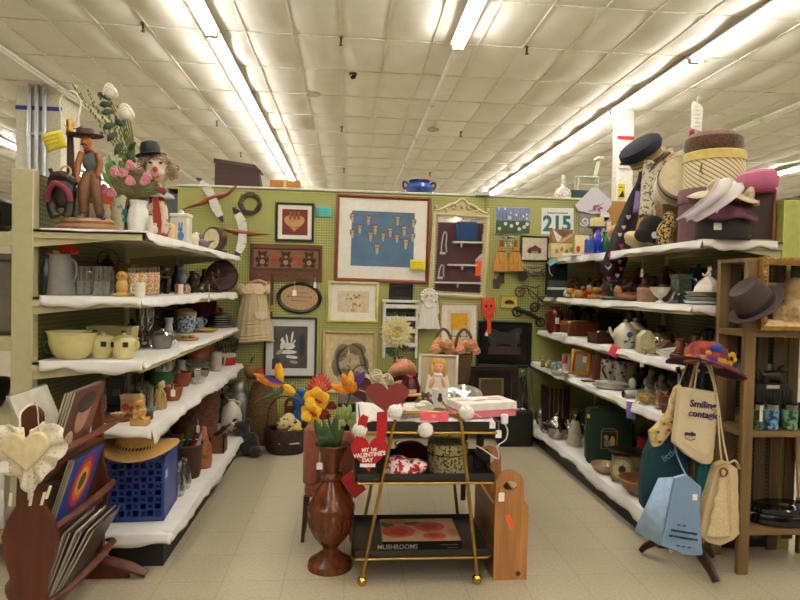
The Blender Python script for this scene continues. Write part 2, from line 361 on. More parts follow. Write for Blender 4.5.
for px,py in ((313,92),(433,128)):
    p,u=AZ(px,py,H); e=T('speaker_grille','round pale disc set flush in a ceiling tile','speaker grille',(p.x,p.y,H-.035),g='round ceiling discs'); P(e,'grille',lambda b: b.lathe([(.13,0),(.12,-.015),(.02,-.018)]),C('bdb5a5'))
p,u=AZ(234,0,H)
# ================================================================ shelving units
BEIGE=C('b5ad8a',.5,var=.06); EDGE=C('bcb490',.5,var=.05)
PEGS=PEG('7d7d42',(1,2),'green_shelf_pegboard')  # green darkened so the colour carries the shade under the shelves
LZ=[1.755,1.41,1.075,.732,.175]; RZ=[1.81,1.425,1.085,.77,.175]
def gondola(label,s,xb,fronts,zs,y0,y1):
    e=T('shelving_unit',label,'shelving unit',(0,0,0),g=None)
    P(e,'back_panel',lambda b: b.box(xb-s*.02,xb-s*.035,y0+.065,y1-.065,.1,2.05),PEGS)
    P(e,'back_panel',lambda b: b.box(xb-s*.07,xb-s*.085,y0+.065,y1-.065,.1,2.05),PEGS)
    n=3
    for k in range(n):
        yy=y0+(y1-y0)*k/(n-1); yy=min(max(yy,y0+.03),y1-.03)
        P(e,'upright',lambda b: b.box(xb,xb-s*.105,yy-.03,yy+.03,0,2.06,c=.004),C('a9aa5c') if s < 0 and k == 0 else BEIGE)
    for i,(z,xf) in enumerate(zip(zs,fronts)):
        def sh(b):
            b.box(xb,xf,y0,y1,z-.014,z); b.box(xf-s*.012,xf,y0,y1,z-.05,z); b.box(xb,xf,y0,y0+.01,z-.045,z)
            if i < 4:
                for q in range(3):
                    yy=y0+.012+(y1-y0-.03)*q/2; b.pr([(xb,z-.09),(xb,z-.014),(xf-s*.05,z-.014),(xf-s*.05,z-.035)],yy,yy+.006)
                for q in (.33,.66): b.box(xb+s*.03,xf-s*.02,y0+(y1-y0)*q,y0+(y1-y0)*q+.03,z-.03,z-.014)
        P(e,'shelf' if i < 4 else 'base_deck',sh,EDGE)
    P(e,'kick_plate',lambda b: b.box(xb+s*.02,fronts[4]-s*.04,y0+.03,y1,.0,.124),C('1c1a17',.5))
    return e
LF=[-1.06,-1.08,-1.07,-1.02,-.915]; RF=[2.03,1.98,1.92,1.86,1.80]
LB,RB=-1.61,2.52; LY=(3.2,5.85); RY=(3.32,5.97)
gondola('beige metal shelving unit with green pegboard back along the aisle beside the record rack',1,LB,LF,LZ,*LY)
gondola('beige metal shelving unit with green pegboard back behind the tote bags',-1,RB,RF,RZ,*RY)
CLOTH=C('e8e6e1',.9,var=.06,sc=12,bump=.1)
def liner(label,s,xb,xf,z,y0,y1,dropf,drope,seed,g):
    """white covering laid over a shelf, hanging over its front edge and near end"""
    r=random.Random(seed); ph=[r.uniform(0,6) for _ in range(4)]; n=56
    dr=lambda t: dropf*(.75+.3*sin(9*t+ph[0])+.18*sin(23*t+ph[1])+.1*sin(51*t+ph[2]))
    e_=.006; b=B(); n=56
    vs=[]
    w=abs(xf-xb)-.03
    for j in range(n+1):
        t=j/n; y=y0+(y1-y0)*t; d=dr(t); wv=.004*sin(37*t+ph[0])+.003*sin(90*t)
        for x,zz in ((.02,e_),(w*.5,e_+.001*sin(40*t)),(w*.9,e_+.001*sin(60*t+1)),(w+.018,e_),(w+.036,e_-.003),(w+.04+wv*.3,e_-.02),(w+.044+wv,e_-.02-d*.5),(w+.047+wv*1.5,e_-.02-d)): vs.append((xb+s*x,y,z+zz))
    fs=[(j*8+i,j*8+i+1,(j+1)*8+i+1,(j+1)*8+i) for j in range(n) for i in range(7)]; b.add(vs,fs)
    if drope:
        vs=[]
        for j in range(31):
            t=j/30; x=.04+(w-.0)*t; d=drope*(.85+.2*sin(7*t+ph[1])+.1*sin(19*t)); wv=.004*sin(15*t+ph[2])
            for y,zz in ((y0+.05,e_+.0005),(y0-.004,e_),(y0-.007,e_-.01),(y0-.008-abs(wv),e_-d*.6),(y0-.008-abs(wv)*1.4,e_-d)): vs.append((xb+s*x,y,z+zz))
        b.add(vs,[(j*5+i,j*5+i+1,(j+1)*5+i+1,(j+1)*5+i) for j in range(30) for i in range(4)])
    return tag(mk('shelf_liner',b,CLOTH,solid=.0012,ang=60),label,'shelf liner',g)
nm=['top','second','third','fourth','bottom']
for i,d in enumerate(((.035,.012),(.035,.055),(.012,.06),(.05,.05),(.06,.07))):
    liner(f'white cloth liner over the {nm[i]} shelf of the unit by the record rack',1,LB,LF[i],LZ[i],LY[0]-.002,LY[1]-.02,d[0],d[1],i+1,'white shelf liners')
for i,d in enumerate(((.045,.06),(.03,.06),(.03,.05),(.03,.05),(.06,.05))):
    liner(f'white cloth liner over the {nm[i]} shelf of the unit behind the tote bags',-1,RB,RF[i],RZ[i],RY[0]-.002,RY[1]-.02,d[0],d[1],i+11,'white shelf liners')
for i in range(5): LZ[i] += .0085; RZ[i] += .0085
# neighbouring unit on the far side of the left back panel
e=T('shelving_unit','shelving unit partly out of view past the tall beige upright','shelving unit',(0,0,0))
for z in (1.74,1.2,.8,.2): P(e,'shelf',lambda b: [b.box(-2.35,-1.715,3.25,5.9,z-.02,z),b.box(-2.35,-1.715,3.24,3.25,z-.075,z),b.cyl((-1.83,3.238,z-.035),(-1.83,3.242,z-.035),.008,mi=1)],[EDGE,C('2a2620')])
P(e,'back_panel',lambda b: b.box(-1.72,-1.70,3.25,5.9,.1,2.0),BEIGE)
def bag_fn(b):
    b.box(-2.3,-1.82,3.27,3.45,1.75,1.93,c=.03)
    for k in range(9): b.tube([(-2.2+.045*k,3.262,1.80),(-2.2+.045*k+.01*sin(k),3.225,1.745),(-2.2+.045*k,3.22,1.69-.03*(k % 3))],.006,n=5)
tag(mk('leather_bag',(lambda b: (bag_fn(b),b)[1])(B()),C('1a1715',.5)),'black fringed leather bag on the shelf past the beige upright','bag')
b=B(); b.lathe([(.03,0),(.05,.02),(.06,.08),(.035,.12),(.05,.15),(.05,.2),(.03,.22)],(-1.85,3.6,1.75)); tag(mk('glass_jar',b,GL('e0e6e6',.3)),'clear glass jar behind the black fringed bag','jar')
b=B(); b.box(-2.2,-1.75,3.3,3.6,1.205,1.6,c=.02); b.box(-2.21,-1.74,3.29,3.61,1.6,1.63); tag(mk('storage_bin',b,C('6d675c')),'grey lidded storage bin past the beige upright','storage bin')
b=B(); b.lathe([(.05,0),(.08,.05),(.1,.14),(.09,.15),(.02,.02)],(-1.92,3.4,.808)); tag(mk('dark_bowl',b,C('2f2a26',.3)),'dark deep bowl on the low shelf past the beige upright','bowl')
b=B(); b.sheet(lambda a,t: (-2.25+.5*a,3.21+.02*sin(9*a),.72-.5*t+.02*sin(6*a)),10,6); tag(mk('white_cloth',b,CLOTH,solid=.004),'white cloth hanging off the low shelf past the beige upright','cloth')
# ---- what the mirror sees: the dark red booth behind the photographer
b=B(); b.box(1.3,4.3,-2.6,-2.5,0,3.1); ST('wall_opposite',b,PEG('5a2a33',(0,2),'maroon_pegboard'))
e=T('wall_shelf','white wall shelf on the dark red pegboard wall across the aisle','shelf',(2.75,-2.5,2.6)); P(e,'board',lambda b: b.box(-.3,.9,0,.25,0,.03),C('e2dfd8')); P(e,'bracket',lambda b: b.box(-.1,-.08,0,.2,-.1,0),C('e2dfd8')); P(e,'bracket',lambda b: b.box(.6,.62,0,.2,-.1,0),C('e2dfd8'))
e=T('wall_shelf','narrow white shelf below the denim bag across the aisle','shelf',(2.7,-2.5,2.05)); P(e,'board',lambda b: b.box(-.35,.35,0,.2,0,.03),C('e2dfd8')); P(e,'bracket',lambda b: b.box(-.01,.01,0,.16,-.1,0),C('e2dfd8'))
e=T('wall_shelf','lowest long white shelf across the aisle','shelf',(2.6,-2.5,1.62)); P(e,'board',lambda b: b.box(-.7,.9,0,.2,0,.03),C('e2dfd8')); P(e,'bracket',lambda b: b.box(-.01,.01,0,.16,-.1,0),C('e2dfd8'))
e=T('denim_bag','blue denim bag standing on the white wall shelf across the aisle','bag',(2.78,-2.38,2.632)); P(e,'body',lambda b: b.box(-.25,.25,-.08,.08,0,.48,c=.03),FB('2c4a72')); P(e,'strap',lambda b: b.tube([(-.12,0,.46),(-.1,0,.6),(.1,0,.6),(.12,0,.46)],.012,sub=5),FB('2c4a72'))
for i,(x,z,h) in enumerate(((3.25,2.632,.3),(3.45,2.632,.42))):
    b=B(); b.lathe([(.06,0),(.09,.05),(.08,h*.6),(.04,h*.8),(.05,h)],(x,-2.37,z)); tag(mk('white_vase',b,C('dcdcd6',.3)),('short' if i == 0 else 'tall')+' white vase beside the denim bag across the aisle','vase')
e=T('orange_sign','orange card sign on the dark red wall across the aisle','sign',(3.16,-2.47,1.82)); P(e,'card',lambda b: b.box(-.12,.12,0,.01,0,.38),C('e8641e'))
for x,z,h in ((1.95,2.35,.55),(2.25,2.35,.5),(1.95,1.7,.45),(2.2,1.75,.3)):
    e=T('horse_tack','white harness strap hung on a hook across the aisle','harness',(x,-2.48,z),g='harness straps across the aisle'); P(e,'strap',lambda b: b.tube([(-.06,.02,0),(-.05,.02,h*.5),(.0,.02,h),(.06,.02,h*.9),(.05,.02,h*.4),(.07,.02,.02)],.014,sub=5),C('c9c6c0')); P(e,'buckle',lambda b: b.box(-.09,.04,.01,.04,-.03,.02),C('cfcfcf',.3,.6))
SC.world=bpy.data.worlds.new('world'); SC.world.use_nodes=True; SC.world.node_tree.nodes['Background'].inputs[0].default_value=(.05,.048,.045,1)
SC.view_settings.view_transform='Standard'; SC.view_settings.look='None'; SC.view_settings.gamma=1; SC.view_settings.exposure=-0.12; SC.view_settings.use_curve_mapping=False
# ================================================================ on the green pegboard wall (Y=6)
DKW=WD('3a2117',ax=0); RDW=WD('7d3b1c',.35,ax=0); LTW=WD('c9a878',ax=0); CRM=C('dcd0a4',.5); BLK=C('161412',.4); PAPER=C('e9e4d8',.8,var=.04); GREY=C('8b8a86')
def frame(label,x0,y0,x1,y1,fw,fmat,mw,pmat,art=None,amats=(),dep=2.6,mmat=PAPER,Y=6.0,rot=0,name='framed_picture',cat='picture',g=None,glass=None):
    px,py=(x0+x1)/2,(y0+y1)/2; e=IW(name,label,cat,px,py,Y,g,(0,rad(rot),0))
    P(e,'frame',lambda b: b.ring(x0,x1,y0,y1,fw,0,-dep,bev=.3),fmat)
    a=fw*.85; P(e,'backing',lambda b: b.box(x0+a,x1-a,-.05,-.4,y0+a,y1-a),C('6b5a45'))
    if mw: P(e,'mat_board',lambda b: b.ring(x0+a,x1-a,y0+a,y1-a,mw,-.4,-.9),mmat)
    q=a+mw*.8
    def pic(b):
        b.box(x0+q,x1-q,-.4,-.6,y0+q,y1-q)
        if art: art(b)
    P(e,'print',pic,[pmat]+list(amats))
    if glass: P(e,'glass',lambda b: b.box(x0+a,x1-a,-1.0,-1.1,y0+a,y1-a),GL('ffffff',.03))
    return e
D=lambda b,x,y,rx,ry,mi,a=0,n=14,h=-.72: b.el(x,y,rx,ry,-.55,h-.02*mi,mi,n,a)
# heart picture
def a1(b):
    b.pr(heart(294.5,224,20,17,fl=-1),-.55,-.75,1)
    for dx in (-4,0,4): D(b,294.5+dx,217,1.6,3.2,2); D(b,294.5+dx,213,1.3,1.3,2)
    for k in range(7): D(b,288+k*2.2,228-abs(k-3)*.6,.5,.5,3)
frame('small dark-framed picture of a tan heart on a red ground',276,203,314,241.5,2.2,C('2a2118',.4),4.5,C('7c2a20'),a1,[C('b98e58'),C('8a5c38'),C('5d2018')])
# bull skulls
def a2(b):
    for k in range(26): b.box(349+k*2.6,349.12+k*2.6,-.55,-.64,214.5,260.5,1)
    for x,y,s in [(x_,y_,s_*1.12) for x_,y_,s_ in ((352,219,1),(368,221,1.1),(397,220,1.1),(413,222,1),(352.5,235,1),(359.5,230,1),(375,230,1.1),(390,232,1.1),(404,230,1.2),(370.5,237,1.1),(383,237,1),(397,238,1),(406,243,1.2),(412.5,236,1),(377.5,249,1.2))]:
        D(b,x,y-1*s,2.5*s,3.4*s,3,n=12)
        b.pr([(x-1.7*s,y-3*s),(x+1.7*s,y-3*s),(x+1.3*s,y),(x+.7*s,y+4*s),(x-.7*s,y+4*s),(x-1.3*s,y)],-.55,-.8,2)
        for q in (-1,1):
            b.pr([(x+q*1.2*s,y-3*s),(x+q*4*s,y-2.2*s),(x+q*4.8*s,y-4.6*s),(x+q*3.4*s,y-3.2*s)],-.55,-.78,3); D(b,x+q*.8*s,y-1.2*s,.45*s,.5*s,4,n=8,h=-.8)
e=frame('large red-brown framed picture of pale bull skulls on a blue wall',335.5,196,430,282.5,3.4,RDW,13,C('587690',var=.2,sc=6),a2,[C('44698a'),C('b5a793'),C('66594c'),C('3a3330')],rot=.6)
def sticky(label,x0,y0,x1,y1,h,Y=5.995,rot=0,g=None):
    px,py=(x0+x1)/2,(y0+y1)/2; e=IW('paper_note',label,'note',px,py,Y,g,(0,rad(rot),0))
    P(e,'sheet',lambda b: b.sheet(lambda a,t: (x0+(x1-x0)*a,-.2-.7*(t**2)*(1 if y1 > y0 else 0),y0+(y1-y0)*t),3,6),C(h,.8,var=.04),solid=.0012)
    P(e,'handwriting',lambda b: [b.tube([(x0+(x1-x0)*(.15+.7*k/7),-.62-.55*((.22+.24*r)**2),y0+(y1-y0)*(.24+.24*r+.05*sin(k*2.3+r))) for k in range(8)],.16,n=4) for r in range(3)],C('4a5560'))
sticky('teal paper note pinned beside the small red heart picture',316,207,331.5,217,'5fb9b0')
sticky('yellow paper note stuck on the corner of the bull skull picture',410,260,425.5,270,'e8d82c',Y=5.955,rot=1)
# small floral
def a3(b):
    r=random.Random(5)
    for k in range(14): D(b,353+r.uniform(-7,7),301+r.uniform(-6,6),r.uniform(.7,1.6),r.uniform(.7,1.5),1+k % 3,r.uniform(0,90),9)
    b.pr([(352.6,303),(353.4,303),(353.4,311),(352.6,311)],-.55,-.7,2); D(b,353,310,2.4,1.6,3)
frame('cream-framed watercolour of small flowers hanging under the bull skull picture',328,281.5,378.5,322,3,C('d6cb93',.45),7,C('d6c7a8'),a3,[C('b07a78'),C('7e8a63'),C('c9a05a')])
# sketch of embracing figures
def a4(b):
    b.el(350,361,18.5,22,-.5,-.62,1,36)
    def st(p,w=.5,mi=2): b.tube([(x,-.72,z) for x,z in p],w*1.6,mi,n=5,sub=4,flat=.5)
    for x_,y_,r1,r2,a_ in ((357,349,9,6,15),(341,353,6,10,25),(350,373,14,4,10),(336,368,4,9,-10),(364,362,4,9,-20)): D(b,x_,y_,r1,r2,4,a_)
    D(b,345,361,6.2,7.4,3,20); D(b,354.5,353.5,5.6,6.8,3,-15); D(b,358,372,10.5,9,3,20); D(b,343,374,7,8,3,-20)
    for k in range(7): st([(349-k*1.6,345+k*.9),(342-k*.9,351+k*1.2),(337+k*.5,361+k*1.4),(338+k,370+k)],.45)
    for k in range(6): st([(352+k*1.6,344+k*.5),(359+k*.9,348+k*1.1),(363+k*.3,355+k*1.4),(366,364+k)],.42)
    st([(340,357),(344,355),(347,358)],.35); st([(350,353),(353,351.5),(356,353)],.35); st([(347,365),(350,368),(347,371),(343,369)],.4)
    st([(352,372),(358,366),(365,366),(369,374)],.6); st([(339,368),(341,376),(346,381)],.5); st([(351,358),(349.5,361),(351,362)],.3)
frame('light-wood framed pencil drawing of two embracing figures in an oval',323,331,375.5,393,2.8,WD('c2a97c',ax=2),0,C('cdbd97',.8),a4,[C('bfb08f',.8),C('4f4438'),C('b3a587',.8),C('85765f',.8)])
# black and white photograph
def a5(b):
    for x,y,rx,ry,a,m in ((287,339,1,5,-10,1),(292,337,1.1,6,8,1),(294,342,.8,3,30,1),(283,345,2.4,4.6,20,1),(289,346,6,3.4,0,1),(288,352,9,2,0,1),(292,357,6,1.6,5,1),(294,362,4,1.6,8,2),(280,352,4,2,-30,2),(276,366,6,8,0,3),(302,345,3,12,0,3)): D(b,x,y,rx,ry,m,a)
    b.pr([(280.5,340),(283,337),(285,343),(282.5,345)],-.55,-.76,1)
frame('white-matted black-and-white photograph in a thin black frame under the oval plaque',264.5,317,316.5,377.5,2,BLK,7.5,C('55534f',.5,var=.25,sc=8),a5,[C('e6e3dd'),C('aaa8a2'),C('403e3b')],mmat=C('d9d8d4',.7,var=.03),dep=3)
frame('small black empty picture frame on top of the white wall rack',389,283,413,300,2.2,BLK,2,C('24211f',.2),None,dep=2,mmat=C('2c2826'),rot=1)
# painted flower canvas
def a7(b):
    r=random.Random(2)
    b.box(495.3,529.7,-.5,-.65,221,233.6,1)
    for x,y in ((499,229),(505,224),(511,226),(517,223.5),(524,227),(519,229),(509,218),(527,224)):
        for k in range(6): D(b,x+1.1*cos(k*1.05),y+1.1*sin(k*1.05),.8,.8,2,n=8)
        D(b,x,y,.5,.5,4,n=8,h=-.8)
    for k in range(16): D(b,r.uniform(497,528),r.uniform(209,219),.9,1.3,3 if k % 2 else 2,n=8)
    for k in range(9): b.pr([(498+k*3.6,221),(498.5+k*3.6,221),(498.8+k*3.6,213),(498.4+k*3.6,213)],-.55,-.7,1)
e=IW('painted_canvas','unframed painted canvas of white flowers under a lilac blue sky','painting',512.5,220.5,rot=(0,rad(-.5),0))
P(e,'canvas',lambda b: (b.box(495,530,0,-1.6,207.5,234),b.box(495.3,529.7,-1.6,-1.7,207.8,233.7,5)) and None,[C('cfc8b8'),PAPER,PAPER,PAPER,PAPER,C('7f8fb0',var=.25,sc=9)])
P(e,'painting',a7,[C('7f8fb0'),C('3f5a33',var=.3,sc=20),C('e8e6e6'),C('b48fb0'),C('d8b84a')],loc=(0,-.012,0))
# car picture
def a8(b):
    D(b,534,251.5,8,2,1); b.pr([(527,250.5),(529,248),(532,247),(535,245),(538,247),(541.5,248.5),(541,251),(527.5,251.5)],-.55,-.75,2)
    for x in (529.5,539.5): D(b,x,251.8,1.7,1.7,3)
frame('small dark-framed print of a vintage car on cream paper',520,236,548.5,261.5,1.6,C('2b241c'),5.5,C('d8cfb4'),a8,[C('a99b80'),C('6b3a34'),C('2b2724')],mmat=C('ddd5be',.8))
# yellow chair
def a9(b):
    b.box(450.5,467.5,-.55,-.75,313,330,1)
    for x in (451.5,460,466.5): b.box(x,x+.6,-.55,-.76,330,338,2)
    b.box(450.5,467.5,-.55,-.76,336,336.5,2); D(b,465.5,324,.7,.7,2,n=8,h=-.8)
    b.box(442.5,475,-.5,-.62,339,346.5,3)
frame('thin pale-wood framed picture of a yellow square on black legs',440,303,477.5,350,1.6,LTW,5.5,C('d9d2c4'),a9,[C('d9a722'),C('2a2622'),C('c9bba4')],dep=2)
# horse picture
def a10(b):
    b.pr([(485,333),(488,329),(494,329.5),(500,332),(508,332),(514,328),(520,327.5),(522,331),(519,336),(517,345),(517,352),(512,353),(511,345),(503,344),(496,346),(495,354),(490,354),(490,345),(487,340)],-.55,-.72,1)
    b.box(488,521,-.55,-.78,347.5,354.5,2)
    for k in range(9): b.tube([(486+k*.9,-.75,331+k),(488+k*.7,-.75,337+k*.6)],.3,3,n=4); b.tube([(516+k*.5,-.75,330+k),(514+k*.6,-.75,338+k*.7)],.3,3,n=4)
    for k in range(12): D(b,490+2.7*k,347.6,1.2,1.2,2,n=8)
frame('wide black-framed dark picture of a grey horse over a brown fence',476,321.5,531.5,367,2.6,BLK,0,C('191716',.25),a10,[C('34332e'),C('4a3020'),C('4d4c46')],rot=.8,Y=5.99)
def a12(b):
    for k in range(5): D(b,506+1.6*k,302.5-1.2*sin(k*.8),1.6,1.5,1,n=9)
    b.box(505,514,-.55,-.74,303,304.5,2)
frame('small olive-framed picture with a brown basket under the metal motorbikes',500,295,518.5,308.5,1.2,C('8d8a3c'),0,C('c9b75e'),a12,[C('5a3a28'),C('86603c')],dep=1.4)
# bear coat rack
e=IW('coat_rack','wooden coat rack with painted teddy bears and red hearts','coat rack',286,263)
P(e,'board',lambda b: [b.box(250.5,322,0,-2,244.5,281.5,c=.3),b.box(254.5,318,-1.9,-2.2,250,268,1)],[WD('6e4323',ax=0),WD('8a5d36',ax=0)])
P(e,'rim',lambda b: b.ring(252.5,320,248.5,269.5,1.4,-1.9,-3.4),WD('4c2c18',ax=0))
def bears(b,x):
    if 1:
        for dx,dy,rx,ry in ((0,256,4,3.6),(-3.2,253,1.5,1.5),(3.2,253,1.5,1.5),(0,262,4.6,4.2),(-5,260,1.7,2.6),(5,260,1.7,2.6),(-3.6,266,2.4,1.6),(3.6,266,2.4,1.6)): b.el(x+dx,dy,rx,ry,-2.1,-2.6,0,16)
        b.el(x,262.5,2.6,2.6,-2.5,-2.7,1,12); b.el(x,257,1.8,1.4,-2.5,-2.75,1,12); b.el(x,256.4,.6,.5,-2.6,-2.9,0,8)
for q_ in (263,286,309): P(e,'bear_decoration',lambda b: bears(b,q_),[C('3a2318'),C('b07a50')])
P(e,'heart_decoration',lambda b: [b.pr(heart(x,261,6.4,5.6,fl=-1),-2.1,-2.7) for x in (274.5,297.5)],C('b02a20'))
for x in (259,273,287,301,315): P(e,'peg',lambda b: b.tube([(x,-1.8,275.5),(x,-5.5,274.8),(x,-6.6,274)],[.9,.8,1.3],sub=3),WD('4c2c18'))
# things hanging from its pegs
e=IW('coat_hanger','pink padded hanger holding the knitted dress','hanger',258,276,5.93); P(e,'hook',lambda b: b.tube([(258,0,281),(258,0,276),(259.5,0,274.6),(260.3,0,276)],.35,sub=4),MT('b9b9b9'))
P(e,'arm',lambda b: b.tube([(247,0,287),(252,0,283),(258,0,281),(264,0,282.5),(269,0,286)],[1.2,1.8,2,1.8,1.2],sub=4),C('b98378',.9))
e=IW('knit_dress','cream knitted child dress with collar hanging from the coat rack','dress',255,280,5.93)
KN=C('cbb997',.95,var=.12,sc=90,bump=.3)
def dress(b):
    rows=[(283.5,6,2.2),(286,9.5,2.8),(291,11.5,3.2),(297,12,3.6),(303,13,4),(311,15,4.6),(319,16,5),(327,17,5.4),(335,18.6,5.8),(342,19.6,6)]
    def f(a,t):
        i=min(int(t*(len(rows)-1)),len(rows)-2); q=t*(len(rows)-1)-i; y,w,d=[rows[i][k]*(1-q)+rows[i+1][k]*q for k in range(3)]
        th=2*PI*a; pl=1+.05*t*sin(th*16); st_=.35*sin(y*2.2) if y > 316 else 0
        return (254.6+cos(th)*(w+st_)*pl,sin(th)*(d+st_)*pl,y+1.3*t*sin(th*2))
    b.sheet(f,72,44,wrap=True)
P(e,'skirt_and_bodice',dress,KN)
for s in (-1,1): P(e,'sleeve',lambda b: b.lathe([(3.2,0),(5,1.5),(5.2,5),(4.2,8),(3.3,9)],(0,0,0),M=Matrix.Translation((254.6+s*9.5,0,286)) @ Euler((0,rad(s*38),0)).to_matrix().to_4x4(),n=16),KN)
P(e,'collar',lambda b: [b.pr([(254.6,286),(254.6+s*6.5,284),(254.6+s*12,290),(254.6+s*8,294.5),(254.6+s*1.2,293)],-4.2,-5.2) for s in (-1,1)],C('d9c9a6',.95,bump=.3,sc=90))
P(e,'ribbon',lambda b: b.tube([(259,-4.4,293),(259.5,-4.8,300),(260,-5.2,308),(262,-5.4,314)],[.6,.7,.7,.5],flat=.4),C('c7b08b'))
P(e,'pocket',lambda b: b.pr([(256.5,312),(268,310.5),(269,317),(264,320),(258,318)],-5,-6.4),C('d9ccae',.95,bump=.3,sc=90))
e=IW('leather_strap','dark brown leather strap with a brass ring hanging from the coat rack','strap',272,275,5.9); P(e,'strap',lambda b: [b.box(270.6,273.4,-.4,.4,275,306),b.box(270.9,273.1,-.5,.3,311,318)],C('4a2f20',.5))
P(e,'ring',lambda b: b.tube([(272+2.6*cos(k*PI/6),0,308.5+3*sin(k*PI/6)) for k in range(12)],.6,closed=True),MT('c9a050',.3))
# oval plaque
e=IW('oval_plaque','oval dark-rimmed plaque with a stitched tan centre','plaque',299.5,297.5,rot=(0,rad(2),0))
def oval(b):
    n=40; vs=[]
    for rx,rz,y in ((22.5,16,0),(22.5,16,-1.6),(21,14.6,-2.4),(18.4,12.2,-1.4),(18.4,12.2,0)): vs += [(299.5+rx*cos(2*PI*i/n),y,297.5+rz*sin(2*PI*i/n)) for i in range(n)]
    b.add(vs,[((j*n+i),(j*n+(i+1) % n),((j+1) % 5*n+(i+1) % n),((j+1) % 5*n+i)) for j in range(5) for i in range(n)])
P(e,'rim',oval,WD('2f1c14',.3,ax=0)); P(e,'centre',lambda b: b.el(299.5,297.5,18.6,12.4,-.1,-1,n=40),C('b79a75',.9,var=.12,sc=120))
P(e,'stitching',lambda b: [b.el(299.5+15.5*cos(2*PI*k/18),297.5+9.8*sin(2*PI*k/18),.55,.45,-1,-1.2,n=8) for k in range(18)] + [b.box(292-q,307+q,-1,-1.15,292.5+4*j,293+4*j) for j,q in enumerate((0,2,1))] + [b.pr(heart(299.5+dx,297,2.2,2,fl=-1),-1,-1.25) for dx in (-11,11)],C('6a3a2c'))
price_tag('white price tag hanging over the oval plaque',294.5,293,5.95,4,6,12)
price_tag('white price tag hanging below the right end of the bear coat rack',315,285,5.95,2.5,6,9)
# vine wreath
e=IW('vine_wreath','round brown grapevine wreath high on the green wall','wreath',250.5,204)
def wreath(b):
    r=random.Random(4)
    for k in range(30):
        p0=r.uniform(0,6.28); L=r.uniform(2.5,6.2); R0=9.4+r.uniform(-2,2); a0=r.uniform(0,6)
        b.tube([(250.5+(R0+.8*sin(3*t+a0))*cos(p0+L*t/9),-2+1.5*sin(2.2*t+a0),204+(R0+.8*cos(2.5*t+a0))*sin(p0+L*t/9)) for t in range(10)],r.uniform(.3,.5),n=5)
    for k in range(46):
        a=r.uniform(0,6.28); q=9.5; d=r.uniform(-.9,.9); b.tube([(250.5+q*cos(a),-2.5,204+q*sin(a)),(250.5+(q+3.2*cos(d*3))*cos(a+d*.3),-3.5+r.uniform(-1,1),204+(q+3.2*cos(d*3))*sin(a+d*.3))],[.3,.12],n=4)
P(e,'vines',wreath,C('6a5744',.9,var=.4))
# flying geese
def goose(label,pts,w1,w2,Y):
    cx,cz=pts[len(pts)//2][:2]; e=IW('carved_goose',label,'bird carving',cx,cz,Y,'flying geese on the wall')
    P(e,'body',lambda b: b.tube([(x,0,z) for x,z,r in pts],[r for x,z,r in pts],sub=4,n=12,flat=.8),WD('8a4e24',.35,ax=0))
    for y0,w in ((2,w1),(-2,w2)):
        def wing(b,w=w,y0=y0):
            n=len(w); 
            for i in range(n-1):
                (xa,za,ra),(xb,zb,rb)=w[i],w[i+1]; d=V((xb-xa,0,zb-za)).normalized(); nr=V((-d.z,0,d.x)); ya=y0*(1+i*1.2); yb=y0*(1+(i+1)*1.2)
                q=[V((xa,ya,za))-nr*ra,V((xa,ya,za))+nr*ra,V((xb,yb,zb))+nr*rb,V((xb,yb,zb))-nr*rb]
                b.add([v+V((0,s,0)) for s in (-.35,.35) for v in q],[(0,1,2,3),(7,6,5,4),(0,4,5,1),(1,5,6,2),(2,6,7,3),(3,7,4,0)],1 if i == n-2 else 0)
        P(e,'wing',wing,[C('c9c5bb',.6,var=.12),C('2a2725')])
goose('upper wooden goose with grey wings, body tilted up towards the wreath',[(183,211,.5),(190,208,1.4),(200,204.5,2),(210,200,3.4),(219,196.5,3.2),(227,193.5,2),(233,188,1.2),(237,184.5,.5)],[(213,199,3),(208,191,4.4),(204,186,4),(199,180,2.6),(194,177,.8)],[(213,199,4),(217,208,4.6),(222,217,3),(225,223,.8)],5.93)
goose('lower wooden goose with white wings spread up and down below the wreath',[(222,229.5,.8),(228,230.5,2.2),(236,232.5,3.2),(246,233.8,3.2),(254,233.6,2),(262,233.8,1.2),(269,233.8,.6)],[(243,232,4),(241,222,4.6),(236,213,3.6),(231,207,1)],[(243,233,4),(243,244,4.4),(240,253,3.2),(236,260,.9)],5.9)
# mirror
e=IW('wall_mirror','tall cream carved mirror with a scrolled crest','mirror',459,257,rot=(0,rad(1.8),0))
CR=C('cabd96',.55,var=.15,sc=40)
P(e,'frame',lambda b: [b.ring(431,487,214,297,3.6,0,-2.6,bev=.5),b.ring(430,488,213,298,1.4,-.2,-1.8)],CR)
P(e,'beading',lambda b: [b.ell(435.6+k*2.6,-2,z,.8,.8,.8,n=7,m=5) for k in range(19) for z in (218.6,292.6)] + [b.ell(x,-2,221+k*2.6,.8,.8,.8,n=7,m=5) for k in range(28) for x in (435.4,482.6)],CR)
def crest(b):
    for s in (-1,1):
        sc=lambda p: [(459+s*x,-1.6,213-z) for x,z in p]
        b.tube(sc([(27,1),(22,1.5),(18,3.5),(15,2),(16.5,.8)]),[.8,1.4,1.6,1.2,.8],sub=5); b.tube(sc([(20,2),(14,6),(8.5,8.5),(5.5,6),(7.5,3.6),(10,5)]),[1.1,1.6,1.7,1.5,1.2,.8],sub=5); b.tube(sc([(9,8.5),(5,10),(2.5,12.5),(0,13.4)]),[1.1,1.3,1.3,1.6],sub=5); b.tube(sc([(25,3),(26.5,5),(24.5,6)]),[.7,1,.7],sub=4)
    b.pr([(459-26,214.5),(459+26,214.5),(459+20,211),(459+9,208),(459+5,203),(459,201.5),(459-5,203),(459-9,208),(459-20,211)],-.3,-1.1); b.lathe([(2.2,-.5),(1.2,.8)],(0,0,0),M=Matrix.Translation((459,-2,207)) @ Matrix.Rotation(PI/2,4,'X'),n=10)
P(e,'crest',crest,CR)
